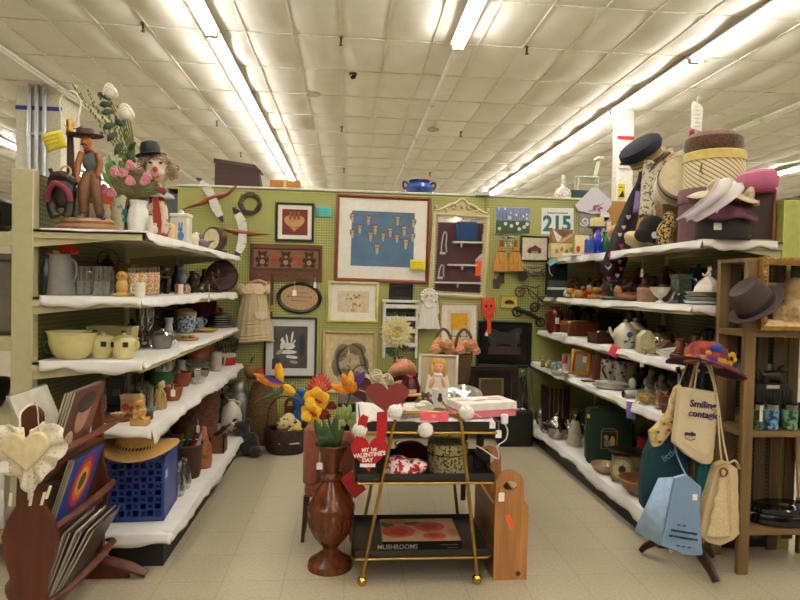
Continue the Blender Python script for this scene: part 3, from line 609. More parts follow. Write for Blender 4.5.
P(e,'glass',lambda b: b.box(434,484,-.4,-.7,217,294),C((.8,.8,.8),.02,1,0))
# bib 215
e=IW('race_number','white paper race number reading 215 in dark teal','race number',557,221,rot=(0,rad(-1),0)); u_=UU[e.name][0]
P(e,'sheet',lambda b: b.box(541,574,-.2,-.35,208,234.5),C('e7e9e4',.7,var=.03)); TX(e,'number','215',.215,C('2d7077',.6),(0,-.006,-.035),bold=.008,sx=.92)
P(e,'small_print',lambda b: [b.box(547+k*2.4,548.8+k*2.4,-.3,-.45,212.6,213.8,1 if 2 < k < 6 else 0) for k in range(9)],[C('41444a'),C('b04a58')])
# ----- ornaments right of the mirror
def broom(x,label,xs):
    e=IW('whisk_broom',label,'whisk broom',x,240,5.95,'straw whisk brooms')
    P(e,'bristles',lambda b: b.lathe([(1.5,245),(3.5,250),(6.2,258),(7.8,266),(8,271),(7,271.5)],(x,0,0),sy=.5,n=40,wob=lambda a,z: 1+.06*sin(a*19)),C('b98a45',.9,0,.4,12,.4,0,(9,9,.5)))
    P(e,'handle',lambda b: b.lathe([(1.8,240),(2.2,243),(1.6,246)],(x,0,0),n=12),C('8a6a38',.8)); P(e,'binding',lambda b: [b.lathe([(r*.9,y-.5),(r,y),(r*.9,y+.5)],(x,0,0),sy=.6,n=16) for r,y in ((2.4,246),(4.4,251.5))],C('5a3c22'))
broom(502,'straw whisk broom hanging in front of the other, on its mirror side',0); broom(516,'straw whisk broom hanging on the car picture side of the pair',0)
e=IW('broom_bow','small patterned bow tying the two straw brooms together','bow',508,238,5.93); P(e,'loop',lambda b: [b.ell(508+s*3.4,0,237.5,3.4,1.2,1.8,rot=(0,s*15,0)) for s in (-1,1)],SP('c9c2b4','33302c',90)); P(e,'knot',lambda b: b.ell(508,-.6,238,1.3),C('39352f')); P(e,'ribbon_tail',lambda b: [b.pr([(507.4+s*.5,238),(508.6+s*.5,238),(509.5+s*3.5,246),(507.5+s*3.5,247)],-.4,.2) for s in (-1,1)],SP('c9c2b4','33302c',90))
WR=C('2c2622',.45,.3)
def wheel(b,x,y,r,d=0,t=.55,sp=6):
    b.tube([(x+r*cos(k*PI/10),d,y+r*sin(k*PI/10)) for k in range(20)],t,closed=True,n=7)
    for k in range(sp): b.cyl((x,d,y),(x+r*cos(k*2*PI/sp+.3),d,y+r*sin(k*2*PI/sp+.3)),.22,n=5)
    b.ell(x,d,y,.8,.8,.8,n=8,m=5)
e=IW('metal_tricycle','grey metal wall bike with a big dark front wheel below the car picture','wall ornament',532,272,5.95)
P(e,'wheel',lambda b: b.lathe([(5.2,-.8),(5.4,0),(5.2,.8)],(0,0,0),M=Matrix.Translation((522.5,0,276)) @ Matrix.Rotation(PI/2,4,'X')),C('38302a',.5,.3)); P(e,'wheel',lambda b: wheel(b,545,272,3.6),WR)
P(e,'frame',lambda b: [b.tube([(519,0,266),(522,0,271),(522.5,0,276)],.7,sub=3),b.tube([(523,0,268),(529,0,273),(537,0,275),(545,0,272)],[.7,1,1,.6],sub=4),b.tube([(526,0,266),(532,0,268),(541,0,267),(546,0,265)],[.5,.8,.7,.5],sub=4)],C('6f6658',.5,.4)); P(e,'seat',lambda b: b.ell(537,0,271,4.5,1.6,2.4),C('8d8270',.5,.3))
e=IW('metal_bicycle','openwork brown metal bicycle ornament in the middle of the three wall bikes','wall ornament',530,295,5.95)
for x,y in ((519.5,292),(543,301)): P(e,'wheel',lambda b: wheel(b,x,y,4.6),C('4a3d30',.5,.4))
P(e,'frame',lambda b: [b.tube([(519.5,0,292),(524,0,288),(531,0,291),(543,0,301)],.6,sub=4),b.tube([(521,0,286),(527,0,286),(535,0,287.5),(540,0,285)],.6,sub=4),b.tube([(527,0,287),(531,0,296),(537,0,298),(538,0,287)],.5,sub=3)],C('4a3d30',.5,.4))
e=IW('metal_motorbike','black metal motorbike ornament lowest of the three wall bikes','wall ornament',528,315,5.95)
for x,y,r in ((517,312,4.6),(541,322,4.2),(534.5,307,4.2)): P(e,'wheel',lambda b: wheel(b,x,y,r,0,.9),WR)
P(e,'frame',lambda b: [b.tube([(514,0,309),(521,0,311),(530,0,314),(541,0,320)],[1.4,2.6,3,1.6],sub=4,flat=.6),b.tube([(530,0,313),(533,0,308),(538,0,305)],[1.2,1,.7],sub=3)],WR)
e=IW('cross_plaque','dark square plaque with a pale stone cross on the wall','cross',498,276); P(e,'panel',lambda b: [b.box(497,504,0,-1,273,283),b.box(493,500,0,-.8,279,289)],C('4f4130',.7)); P(e,'cross',lambda b: [b.box(496,499,-1,-2.2,265,277,c=.4),b.box(493.2,502,-1,-2.2,268,271,c=.4)],C('9d9a88',.8,bump=.3))
e=IW('orange_owl','orange painted wooden owl paddle with a long handle','owl ornament',488.5,314,5.955,rot=(0,rad(-3),0))
P(e,'body',lambda b: b.pr([(483,297),(485.5,299.5),(488.5,299),(491.5,299.5),(494,297),(495,304),(495,311),(492.5,317),(490.3,320),(490.8,329),(490,333.5),(487.2,333.5),(486.4,329),(486.9,320),(484.6,317),(482,311),(482,304)],-.2,-1.6),C('e0512a',.5)); P(e,'face',lambda b: [b.el(x,306,1.4,1.6,-1.6,-1.8,0,12) for x in (486,491)]+[b.pr([(487.7,308.5),(489.3,308.5),(488.5,311)],-1.6,-1.9,1)]+[b.tube([(484,-1.7,313+k),(488.5,-1.7,315+k),(493,-1.7,313+k)],.25,1,n=5,sub=3) for k in (0,2.2)],[C('3a1510'),C('8c2414')])
price_tag('white price tag hanging from the orange owl handle',486.5,334,5.95,3,4,4)
# white rack with scarves
e=IW('wall_rack','white wooden three-tier wall rack holding folded dark scarves','rack',399,330); WP=C('dcd8d0',.5)
for x in (382.5,414.5): P(e,'side_panel',lambda b: b.box(x,x+2.5,0,-9,300,357,c=.3),WP)
P(e,'top_board',lambda b: b.box(381.5,418,0,-10,299.8,302.4,c=.3),WP)
for y in (304,316,328,342): P(e,'shelf',lambda b: [b.box(385,414.5,0,-9,y+4,y+5),b.box(385,414.5,-8.2,-9,y,y+5)],WP)
for k,(y,hs) in enumerate(((304,('8a2030','b8442e')),(316,('2d4a48','35263a','1d1a22')),(328,('23202a','47363a','2f3a4a')))):
    for j,h in enumerate(hs):
        x=390+j*9.5 if len(hs) == 3 else 392+j*13
        O('folded_scarf',('red','orange-red','teal','purple','black','navy','maroon','slate blue')[(0,2,5)[k]+j]+' scarf rolled on the '+('top','middle','lower')[k]+' tier of the white wall rack','scarf',x,y+4,None,(lambda b: b.tube([(x-3.6,-4.5,y-.2),(x,-4.7,y-.6),(x+3.6,-4.5,y-.2)],[3.4,3.7,3.4],sub=4,n=10)) if k else (lambda b: b.tube([(x-5,-4.5,y+1.6),(x+5,-4.5,y+1.2)],[2,2.2],n=10)),FB(h),Y=6.0,g='folded scarves on the white rack')
price_tag('white price tag on the middle tier of the white rack',401,327,5.9,3,4.5,4)
# cloth doll towel
e=IW('cloth_doll','white ruffled cloth angel with a bonnet hanging below the mirror','cloth doll',428.5,309,5.96); WC=C('e4e0d6',.95,var=.05,sc=60,bump=.15)
P(e,'skirt',lambda b: b.sheet(lambda a,t: (428.5+(6.5+5*t)*cos(2*PI*a)*(1+.05*sin(14*2*PI*a)*t),-2+(2.4+1.2*t)*sin(2*PI*a)*(1+.12*sin(14*2*PI*a)*t),304+24.5*t+.6*sin(7*2*PI*a)),64,10,wrap=True),WC)
P(e,'bonnet',lambda b: [b.ell(428.5,-1,297,8.4,2.2,8)]+[b.ell(428.5+7.6*cos(k*.42-.4),-2,297-7.4*sin(k*.42-.4),1.7,1.5,1.7,n=8,m=5) for k in range(10)],WC)
P(e,'face',lambda b: [b.ell(428.5,-3,296,5,1.6,4.4)]+[b.el(428.5+s*2.2,295.5,.6,.8,-4.4,-4.9,1,8) for s in (-1,1)],[C('d9cdbb',.9),C('5a4a42')])
P(e,'ruffle',lambda b: b.lathe([(1,-.5),(5.5,.8),(4.5,1.6),(1,.8)],(0,0,0),M=Matrix.Translation((428.5,-4.2,303)) @ Matrix.Rotation(PI/2,4,'X'),n=40,wob=lambda a,z: 1+.1*sin(a*10)),WC)
for s in (-1,1): P(e,'wing',lambda b: b.pr([(428.5+s*5,304),(428.5+s*9.5,301),(428.5+s*11,312),(428.5+s*7,318)],-.5,.3),WC)
# ---- things standing behind the wall top
e=T('storage_unit','plain shelving unit standing behind the green wall, its top just hidden','shelving unit',(.45,6.4,0)); P(e,'top',lambda b: b.box(-2.3,2.6,-.24,.35,2.43,2.46),BEIGE); P(e,'back',lambda b: b.box(-2.3,2.6,.32,.35,0,2.43),BEIGE); P(e,'end_panel',lambda b: [b.box(-2.3,-2.27,-.24,.32,0,2.43)],BEIGE); P(e,'end_panel',lambda b: [b.box(2.57,2.6,-.24,.32,0,2.43)],BEIGE)
for k,z in enumerate((.3,1.0,1.7)): P(e,'shelf',lambda b: b.box(-2.27,2.57,-.22,.32,z-.03,z),BEIGE)
e=I('wooden_chest','dark red-brown wooden box with sloping lid seen over the top of the wall','box',238,194,2.462,Y=6.4)
P(e,'body',lambda b: b.pr([(217,168),(258,171),(262,194),(217,194)],-9,9),WD('46241a',ax=0)); P(e,'lid',lambda b: b.pr([(216,164),(256.5,169),(262,175),(260,176),(256,171.5),(216,168)],-10,10),WD('57301f',ax=0))
e=I('carton','small orange-brown cardboard carton seen over the top of the wall','carton',285,194,2.462,Y=6.5); P(e,'box',lambda b: b.box(271,299.5,-8,8,181.5,194),C('b5803f',.8)); P(e,'tape',lambda b: b.box(284,287,-8.2,8.2,181.2,194),C('d2b078',.3))
e=I('blue_jar','blue glazed two-handled jar on the wall top','jar',419,199,2.462,Y=6.35)
P(e,'body',lambda b: b.lathe(vessel([(9,199),(13,195),(14.5,191),(12,187),(9.5,185.5),(10.5,183.5)],1)),C('33529a',.12)); P(e,'rim',lambda b: b.lathe([(10,184.6),(11,184),(10.5,183)]),C('1c2440',.2))
for s in (-1,1): P(e,'handle',lambda b: b.tube([(419+s*11,0,186.5),(419+s*15.5,0,184.5),(419+s*16,0,189),(419+s*14,0,192)],1.1,sub=4),C('1a1c30',.3))
e=I('glass_decanter','white lattice-patterned glass decanter beside the green tray on the wall top','decanter',562.5,199,2.462,Y=6.35); P(e,'body',lambda b: b.lathe([(5,199),(8,195.5),(8.6,191),(6.5,187),(2.6,184.5),(2,180),(2.6,177),(2,176.5)]),SP('f2f0ea','c4bfb4',38,.2,.45,.05,'vor')); P(e,'stopper',lambda b: b.lathe([(1.4,177),(2.2,174.5),(.6,172.5)]),C('efece6',.2))
e=I('green_tub','dark green plastic tub on the wall top under the doll chair','tub',582,200,2.462,Y=6.4); P(e,'tub',lambda b: b.pr([(568,189.5),(597,189.5),(594,200),(571,200)],-8,8),C('1f4a3e',.4)); P(e,'rim',lambda b: b.box(566.5,598.5,-9,9,188.6,190.4,c=.3),C('23554a',.4))
e=I('doll_chair','small pale green wooden doll chair standing on the green tub','chair',588,188.6,2.584,Y=6.4); PG=C('cfdcc4',.5)
P(e,'seat',lambda b: b.box(575.5,597,-5,5,173.5,175,c=.3),PG)
for x,d in ((576.5,-4.3),(596,-4.3),(576.5,4.3),(596,4.3)): P(e,'leg',lambda b: b.cyl((x,d,174),(x+(x-586)*.05,d,188.6),.7),PG)
P(e,'backrest',lambda b: [b.tube([(594.5,q,174),(598.5,q,156)],.55) for q in (-4,-1.5,1.5,4)]+[b.box(595,601.5,-5.2,5.2,153.5,156.6,c=.5)],PG); P(e,'stretcher',lambda b: [b.cyl((577,-4.3,182),(595.6,-4.3,182),.4)],PG)
# ================================================================ the bar cart and what is round it
GOLD=MT('a98a4c',.32); TRAY=C('262320',.35)
e=IF('bar_cart','three-tier black and gold bar cart on ball casters in the middle of the aisle','bar cart',420,585)
for d in (0,96): P(e,'frame',lambda b: b.tube([(362,d,577),(366,d,556),(379,d,484),(390,d,424),(393,d,416),(397,d,412.5),(424,d,411.5),(452,d,412.5),(456,d,416),(458,d,424),(466,d,484),(475,d,556),(477.5,d,577)],1.9,n=10),GOLD)
for x in (402,448): P(e,'handle_bar',lambda b: b.cyl((x,0,412.5),(x,96,412.5),1.2),GOLD)
for x0,x1,t,m in ((355,497,421,431.5),(353,494.5,473.5,482),(352,491,550,557.5)):
    e2=P(e,'tray',lambda b: [b.box(x0+1,x1-1,1,95,m-1.2,m),b.ring(x0+1.5,x1-1.5,2,94,1,m-.2,t,0)] if 0 else [b.box(x0+1,x1-1,1,95,m-1.2,m),b.box(x0+1,x1-1,1,2.2,t,m),b.box(x0+1,x1-1,93.8,95,t,m),b.box(x0+1,x0+2.2,1,95,t,m),b.box(x1-2.2,x1-1,1,95,t,m)],TRAY)
    P(e2,'rail',lambda b: b.tube([(x0+3,-.2,m+.4),(x1-3,-.2,m+.4),(x1,3,m+.4),(x1,93,m+.4),(x1-3,96,m+.4),(x0+3,96,m+.4),(x0,93,m+.4),(x0,3,m+.4)],1.4,closed=True),GOLD)
for x,d in ((362,0),(477.5,0),(362,96),(477.5,96)):
    c=P(e,'caster',lambda b: b.ell(x,d,580,5,5,5,n=18,m=12),MT('d2b25e',.15)); P(c,'stem',lambda b: b.cyl((x,d,576),(x,d,570),1.6),GOLD)
YC,ZC=3.0,.825
def top(px,z,Y): return (px,0,z)
TZ=AZ(420,585)[0].z+(585-431.5+1.2)*AZ(420,585)[1]+.001
CZ2=(585-482+1.2)*AZ(420,585)[1]; CZ3=(585-557.5+1.2)*AZ(420,585)[1]
b=B(); q=AZ(420,585)[1]; xa,xb=[AY(x,3.0,.8)[0].x for x in (356.5,495.5)]
b.sheet(lambda a,t: (xa+(xb-xa)*a,3.005+.46*t,TZ+.045-.012*sin(9*a+3*t)*sin(PI*t)**.4+(-.03*(1-t*14) if t < .07 else 0)+.004*sin(31*a)),40,16)
tag(mk('lace_cloth',b,C('e9e5dc',.9,bump=.2,sc=50),solid=.0015),'white cloth spread over the top tray of the bar cart','cloth')
TS=TZ+.048
def OC(name,label,cat,px,py,Y,fn,mat,g=None,z=TS,**k): return O(name,label,cat,px,py,z,fn,mat,Y=Y,g=g,**k)
RV=C('5e1f1a',.75,sheen=.3); RB_=C('7a261f',.85,bump=.1,sc=90,sheen=.4)
e=I('heart_box','large dusty red velvet heart-shaped box propped on the cart','heart box',387,418.5,TS,Y=3.07,rot=(rad(-14),0,0))
P(e,'lid',lambda b: b.pr(heart(387,401,44,32,fl=-1,n=48),-3,3),RB_); P(e,'base',lambda b: b.pr(heart(387,401.4,42,30.5,fl=-1,n=48),3,8),RV)
e=I('heart_box','smaller open dark red heart box leaning behind the big heart','heart box',366,410,TS+.02,Y=3.2,rot=(rad(-8),rad(-20),0))
P(e,'base',lambda b: [b.pr(heart(367,393,24,25,fl=-1),-1,3)],C('4a1814',.6)); P(e,'ribbon',lambda b: b.tube([(359,-1.6,388),(367,-2,392),(376,-1.6,399)],.7,n=6),C('b5a07a',.4))
OC('paper_scroll','rolled pink-and-white printed paper tucked behind the big heart box','paper roll',394,392,3.2,lambda b: b.tube([(385,0,390),(401,2,379)],3.2,n=16),SP('e6e0da','c98f90',70,.8,.55),z=TS+.06)
# bib
e=IW('baby_bib',"red heart-shaped baby bib reading My 1st Valentine's Day hanging off the cart corner",'bib',369,456,2.965)
RD=C('b5121b',.8,bump=.1,sc=120)
P(e,'bib_body',lambda b: b.pr(heart(369,455,36.5,36,fl=-1,n=48),-.5,.5),RD)
P(e,'strap',lambda b: [b.pr([(354,446),(361.5,441),(368,417),(362,414),(358,419)],-.4,.4)],RD); P(e,'strap',lambda b: b.pr([(376,441),(384,446),(387,424),(386,411),(376,412)],-.4,.4),RD)
u_=UU[e.name][0]; WT=C('f1eee8',.8)
for t,y,s,x in (('MY 1st',449.5,5.4,369),("VALENTINE'S",454.5,5.8,369.5),('DAY',460,5.6,367.5)): TX(e,'lettering',t,s*u_,WT,((x-369)*u_,-.0035,(456-y)*u_),(PI/2,rad(-6 if t != 'DAY' else 0),0),bold=.0012,ext=.0004,sx=.95)
P(e,'name_strip',lambda b: b.box(360,375.5,-.5,-.8,463.5,467),WT)
for i,(x,y,Y,s) in enumerate(((395,412,2.96,'in front of the big heart box'),(360,430,2.985,'beside the bib strap'),(425.5,430,2.96,'hanging below the pink card'),(466.5,412.5,2.96,'against the pink-sided gift box'))):
    e=IW('pompom','round white pompom of the cart garland '+s,'pompom',x,y,Y,'pompom garland on the cart')
    def pom(b,x=x,y=y):
        b.ell(x,0,y,7.4,7.4,7.4,n=20,m=14); r=random.Random(i)
        for k in range(90):
            a,t=r.uniform(0,6.28),r.uniform(-1,1); w=(1-t*t)**.5; v=V((w*cos(a),w*sin(a),t)); b.cyl(V((x,0,y))+v*6.8,V((x,0,y))+v*8.4,.45,.2,n=4)
    P(e,'ball',pom,C('efece6',.95,bump=.5,sc=150))
e=IW('garland_string','white string joining the pompoms along the front of the cart','string',420,420,2.972); P(e,'string',lambda b: b.tube([(361,0,423),(372,0,421),(388,0,412),(402,0,413),(414,0,421),(425,0,422),(440,0,421),(459,0,412),(474,0,413),(488,0,421)],.45,sub=4,n=6),C('e4e0d6'))
e=I('knit_bootie','cream knitted baby bootie lying on the cart beside the big heart','bootie',412,416,TS,Y=3.05); BT=C('ddd6c2',.95,bump=.5,sc=110)
P(e,'body',lambda b: [b.ell(405,0,409,7.5,6,5.6,n=18,m=12),b.ell(415,1,409.5,9,6,5.2,n=18,m=12),b.ell(420,2,407,5,5,5.4)],BT,remesh=.004); P(e,'cuff',lambda b: b.tube([(420+4.5*cos(k*.785),2+4.5*sin(k*.785),402.5) for k in range(8)],1.5,closed=True),C('e6e0d0',.95,bump=.5,sc=110))
e=I('baby_bonnet','cream lace baby bonnet on the cart behind the pink card','bonnet',423,414,TS,Y=3.14); P(e,'cap',lambda b: b.ell(424,0,407,8,7,7,n=18),C('d9d1bb',.95,bump=.6,sc=70)); P(e,'frill',lambda b: b.tube([(424+8*cos(k*.35),-5+1.2*sin(k*2),408-7.5*sin(k*.35)) for k in range(10)],1.1,n=6),C('efe9dc',.9))
e=IW('pink_card','bright pink fringed card stuck on the front edge of the cart','card',434,416,2.955,rot=(0,rad(1),0)); P(e,'card',lambda b: b.pr([(420,412)]+[(420+k*1.5,411.4+(k % 2)*.8) for k in range(1,19)]+[(448.5,412),(448.5,421)]+[(447-k*1.5,420.6+(k % 2)*.8) for k in range(18)]+[(420,420.5)],-.2,.2),C('e8667c',.7)); P(e,'emblem',lambda b: [b.el(434,416,2.2,1.6,-.2,-.5),b.box(431,437,-.2,-.5,415.7,416.3)],C('f0b48a'))
e=I('glass_dish','small clear glass dish on the cart behind the pink card','dish',439,414,TS,Y=3.1); P(e,'bowl',lambda b: b.lathe(vessel([(5,414),(8,411),(8.4,407.5)],.9)),GL('d8dce0',.3))
# gift box
e=T('gift_box','flat white gift box with pink sides and a pink printed lid on the cart','gift box',(AY(481,3.16,TS)[0]),.0052,None,rot=(0,0,rad(17)))
P(e,'base',lambda b: b.box(-31,31,-17,17,0,9),C('d9788f',.5)); P(e,'lid',lambda b: b.box(-31.6,31.6,-17.6,17.6,7,14.5,c=.3),C('e9e3db',.5)); P(e,'printed_bow',lambda b: [b.el(6+8*s,2,8,3.4,0,.2,a=s*18) for s in (-1,1)]+[b.el(-20,-4,6,2.4,0,.2,a=30),b.el(19,-7,7,1.8,0,.2,a=12),b.pr([(-31,-1),(31,1),(31,2),(-31,0)],0,.2)],C('d58298'),loc=(0,0,.0758),rot=(PI/2,0,0))
e=I('bear_mug','white mug with a small dark bear print beside the silver plate','mug',440,403,TS,Y=3.32)
P(e,'cup',lambda b: b.lathe(vessel([(7.4,403),(8,401),(8.3,384)],.8)),C('e6e2d8',.3)); P(e,'handle',lambda b: b.tube([(448,0,388),(453,0,388.5),(453.5,0,395),(447.5,0,398.5)],1.2,sub=4),C('e6e2d8',.3)); P(e,'bear_print',lambda b: [b.el(438.5,393,2.6,3,-8.2,-8.6),b.el(438.5,389,2,1.8,-8.2,-8.6)],C('3c332e'))
e=I('silver_tray','oval silver serving tray propped up on the cart behind the gift box','tray',464,400,TS,Y=3.38,rot=(rad(-38),0,0)); P(e,'dish',lambda b: b.lathe([(.1,398),(12,398.2),(15.5,396),(18.5,394.6),(19,395.4),(15.6,397.2),(12,399.2),(.1,399.4)],(464,0,0),sy=.75,n=40),MT('c9c9c7',.12),rot=(rad(70),0,0),loc=(0,0,.03))
# table behind the cart
e=T('side_table','low dark wooden table behind the bar cart carrying flowers and frames','table',(.46,3.93,0)); DT=WD('2c1b13',.4,ax=0)
P(e,'table_top',lambda b: [b.box(-.52,.42,-.3,.3,.765,.79,c=.004),b.box(-.49,.4,-.27,.27,.70,.765)],DT)
for x in (-.47,.37):
    for y in (-.25,.25): P(e,'leg',lambda b: b.tube([(x,y,.7),(x,y,.35),(x,y,0)],[.028,.022,.018],n=10),DT)
TT=.791
e=I('doll_picture','framed picture of a blonde doll in a white dress standing behind the mug','picture',437,402,TT,Y=3.76,rot=(rad(-6),rad(1.5),0))
P(e,'frame',lambda b: b.ring(417,457,357.5,402,2.6,0,-2.2,bev=.3),C('d8cfbc',.5)); P(e,'print',lambda b: [b.box(419,455,.2,-.4,359,400.5)],C('b7a892',.7,var=.1,sc=8))
def dollp(b):
    b.pr([(427,378),(433,375),(441,375),(447,378),(451,400),(424,400)],-.4,-1.6,3); b.ell(437,-1.6,370,5.4,2,6,1); b.ell(437,-1.3,365.5,7.4,1.8,5.2,0)
    for s in (-1,1):
        b.ell(437+s*6.4,-1.4,373,2.6,1.6,7,0); b.el(437+s*2.1,369.5,.8,.6,-3.4,-3.8,4,8); b.ell(437+s*6,-1.8,386,2,1.5,6,1,rot=(0,s*18,0))
    b.el(437,373.3,1,.5,-3.4,-3.8,5,8); b.ell(437,-1.8,378,5,1.2,1.8,2)
P(e,'doll_figure',dollp,[C('c79a52',.8),C('dba587',.6),C('f1ece2'),C('ded6c6'),C('3d5560'),C('b0443c')])
e=I('brown_plush','small dark brown plush toy beside the doll picture','soft toy',427,405,TS,Y=3.25); P(e,'body',lambda b: [b.ell(427,0,399,6,5,6),b.ell(425,-2,391.5,4.4,4,4.2),b.ell(421.8,-1,388,1.6),b.ell(428,-1,388,1.6),b.ell(421.5,-3,398,2,2,3.4),b.ell(431,-3,398,2,2,3.4)],FU('4a3022'),remesh=.004); P(e,'muzzle',lambda b: b.ell(424.6,-5.6,392.6,1.8,1.4,1.5),FU('8b6a4c'))
e=I('red_candle_bowl','dark red glass bowl with a white label on the table behind the cart','bowl',410,402,TT,Y=3.72); P(e,'bowl',lambda b: b.lathe(vessel([(5,402),(9.5,397),(10.6,389),(8,382),(7,379)],1)),C('4e0f12',.15)); P(e,'label',lambda b: b.box(404,415,-10.6,-11.2,389,392.5),C('d8b4b0')); P(e,'flower_filling',lambda b: [b.ell(410+5*cos(k*1.3)*((k % 3)/3),4*sin(k*1.7),379-.6*(k % 3),2,2,1.8) for k in range(10)],C('7a2224',.8))
def rose(b,x,y,z,r,mi=0):
    for k,(q,h) in enumerate(((1,.2),(.8,.45),(.55,.7),(.3,.85))):
        b.lathe([(q*r*.5,-r*.5),(q*r,0),(q*r*.9,h*r*.6),(q*r*.72,h*r*.45)],(0,0,0),mi,n=15,M=Matrix.Translation((x,y,z)) @ Matrix.Rotation(rad(66),4,'X'),wob=lambda a,_: 1+.14*sin(3*a+k*2))
e=I('rose_bunch','bunch of cream fabric roses lying on the dark table behind the hearts','flowers',375,401,TT,Y=3.7)
for x,y,d,r in ((364,381,0,7),(376,377,2,8),(386,380,-2,7.5),(371,388,-4,6.5),(381,388,-5,7)): P(e,'rose',lambda b: rose(b,x,d,y,r),C('d9cfb8',.8,var=.2,sc=40))
P(e,'stems',lambda b: [b.tube([(x,0,386),(375+(x-375)*.5,0,394),(375+k,0,401)],.9,n=6) for k,x in enumerate((364,376,386))],C('5b6b38',.8)); P(e,'centre',lambda b: b.ell(386,-4,378,3,2,3),C('a88f4a',.9,bump=.8,sc=100))
e=I('pink_seashell','pink and orange conch shell on the dark table behind the cart','shell',402,401,TT,Y=3.95); P(e,'shell',lambda b: [b.tube([(388,0,385),(394,-2,378),(403,0,374),(410,3,378),(412,4,386)],[2,6,9,7,3],sub=4,n=14)]+[b.tube([(396+k*4,-4,368+k),(395+k*4,-5,362+k)],[2,.5]) for k in range(4)]+[b.ell(401,0,394,10,7,7)],C('c08468',.4,var=.3,sc=30),remesh=.006)
# big cream flower in a dark vase
e=I('dahlia_vase','tall dark vase holding one big cream dahlia in front of the white rack','vase',398,402,TT,Y=4.08); P(e,'vase',lambda b: b.lathe(vessel([(7,402),(9,394),(7,380),(4.5,372),(5.5,368)],.8)),C('3a2a24',.3)); P(e,'stem',lambda b: b.tube([(398,0,380),(397,-1,365),(396,-3,350)],.9),C('4f6a3a'))
def dahlia(b):
    for L,(nn_,r0,tilt) in enumerate(((20,17.5,6),(18,14.5,24),(15,11,42),(12,7.5,62))):
        for k in range(nn_):
            a=2*PI*(k+.5*(L % 2))/nn_; t=rad(tilt); dx=V((cos(a)*cos(t),-sin(t),sin(a)*cos(t))); sd=V((-sin(a),0,cos(a))); c=V((395,-5,343))
            p=[c+dx*2,c+dx*r0*.55+sd*3.3,c+dx*r0+V((0,-1.5,0)),c+dx*r0*.55-sd*3.3,c+dx*r0*.6+V((0,1.2,0))]
            b.add(p,[(0,1,4),(1,2,4),(2,3,4),(3,0,4)])
P(e,'flower',dahlia,C('e2d7a8',.8,var=.12,sc=30),solid=.0025); P(e,'flower_centre',lambda b: b.ell(395,-10,343,3,2.4,3),C('c3a84e',.9)); P(e,'leaf',lambda b: [b.pr([(396,358),(402,353),(408,358),(402,362)],-4,-3),b.pr([(397,366),(390,360),(384,363),(390,368)],-4,-3)],C('37563a',.6))
e=I('flower_basket','wicker basket with arched handles and peach roses behind the doll picture','basket',452,402,TT,Y=4.12)
P(e,'basket',lambda b: b.lathe(vessel([(14,402),(18,388),(20,366)],1.2),sy=.7),SP('6b4c30','3f2c1c',50,.8,.5,.1,'basket',.5))
for x in (442,463): P(e,'handle',lambda b: b.tube([(x-8,0,366),(x-7,0,349),(x,0,341),(x+7,0,349),(x+8,0,366)],1.5,sub=4),C('6b4c34',.7))
for k in range(11): P(e,'rose',lambda b: rose(b,433+4.2*k*.98,-6+(k % 3)*5,361-(k % 2)*5-2*sin(k),5.6),C('e6b48c',.8,var=.2,sc=40))
# cord and tags at the cart's end
e=IW('power_plug','white power plug and cord hanging off the end of the cart','plug',504,420,2.98); P(e,'plug',lambda b: b.box(501,508,-2,2,414,424,c=1),C('e9e6e0',.4)); P(e,'cord',lambda b: b.tube([(505,0,424),(508,0,431),(506,0,440),(498,0,446),(500,2,454),(499,4,460),(485,12,452),(470,20,446)],.7,sub=5),C('dedbd4',.5))
price_tag('white price tag hung at the plug end of the cart',492.5,425,2.96,6,7,8); price_tag('lower white price tag beside the hanging power plug',498.5,434,2.97,6,8,14)
# middle tray
e=I('patterned_cushion','red and white patterned heart-shaped cushion on the middle tray of the cart','cushion',407,481,CZ2,Y=3.05)
P(e,'cushion',lambda b: [b.ell(406,0,472,22,14,8.5,n=24,m=14,rot=(0,8,0)),b.ell(398,2,468,13,11,8,n=20)],SP('efe6e2','b3122c',34,.8,.5,.03),remesh=.006)
e=I('floral_tin','round cream tin with a floral pattern on the middle tray of the cart','tin',447,478,CZ2,Y=3.16); FL=SP('3d3322','b5a878',75,.5,.46,.05)
P(e,'body',lambda b: b.lathe([(19,478),(19.6,476),(19.6,458),(19,457)],n=36),FL); P(e,'lid',lambda b: b.lathe([(20.2,459),(20.2,450.5),(19,449),(.1,448.4)],n=36),FL); P(e,'rim',lambda b: b.tube([(447+20.3*cos(k*PI/18),20.3*sin(k*PI/18),459) for k in range(36)],.5,closed=True,n=5),MT('a98f5c'))
e=I('black_box','small dark glossy box at the end of the middle tray beside the floral tin','box',481,480,CZ2,Y=3.2); P(e,'body',lambda b: b.box(474,489,-6,8,466,480,c=.5),C('2a2825',.2)); P(e,'lid',lambda b: b.box(473.5,489.5,-6.5,8.5,463.5,467,c=.5),C('322f2b',.2))
e=I('red_gift_bag','dark red cloth bag lying at the back of the middle tray','bag',410,462,CZ2,Y=3.38); P(e,'bag',lambda b: [b.ell(410,0,453,16,8,9,n=18),b.ell(425,2,456,9,6,6)],FB('5a1c1a'),remesh=.006); P(e,'tie',lambda b: b.tube([(396,-4,450),(394,-5,445),(398,-5,442)],.8),C('c2a05a'))
e=IW('red_card','plain red card hanging askew between the vase and the cart','card',353,485,3.12,rot=(0,rad(-3),0)); P(e,'card',lambda b: b.pr([(341,478),(352,471),(366,490),(354,499)],-.3,.3),C('a8141d',.7))
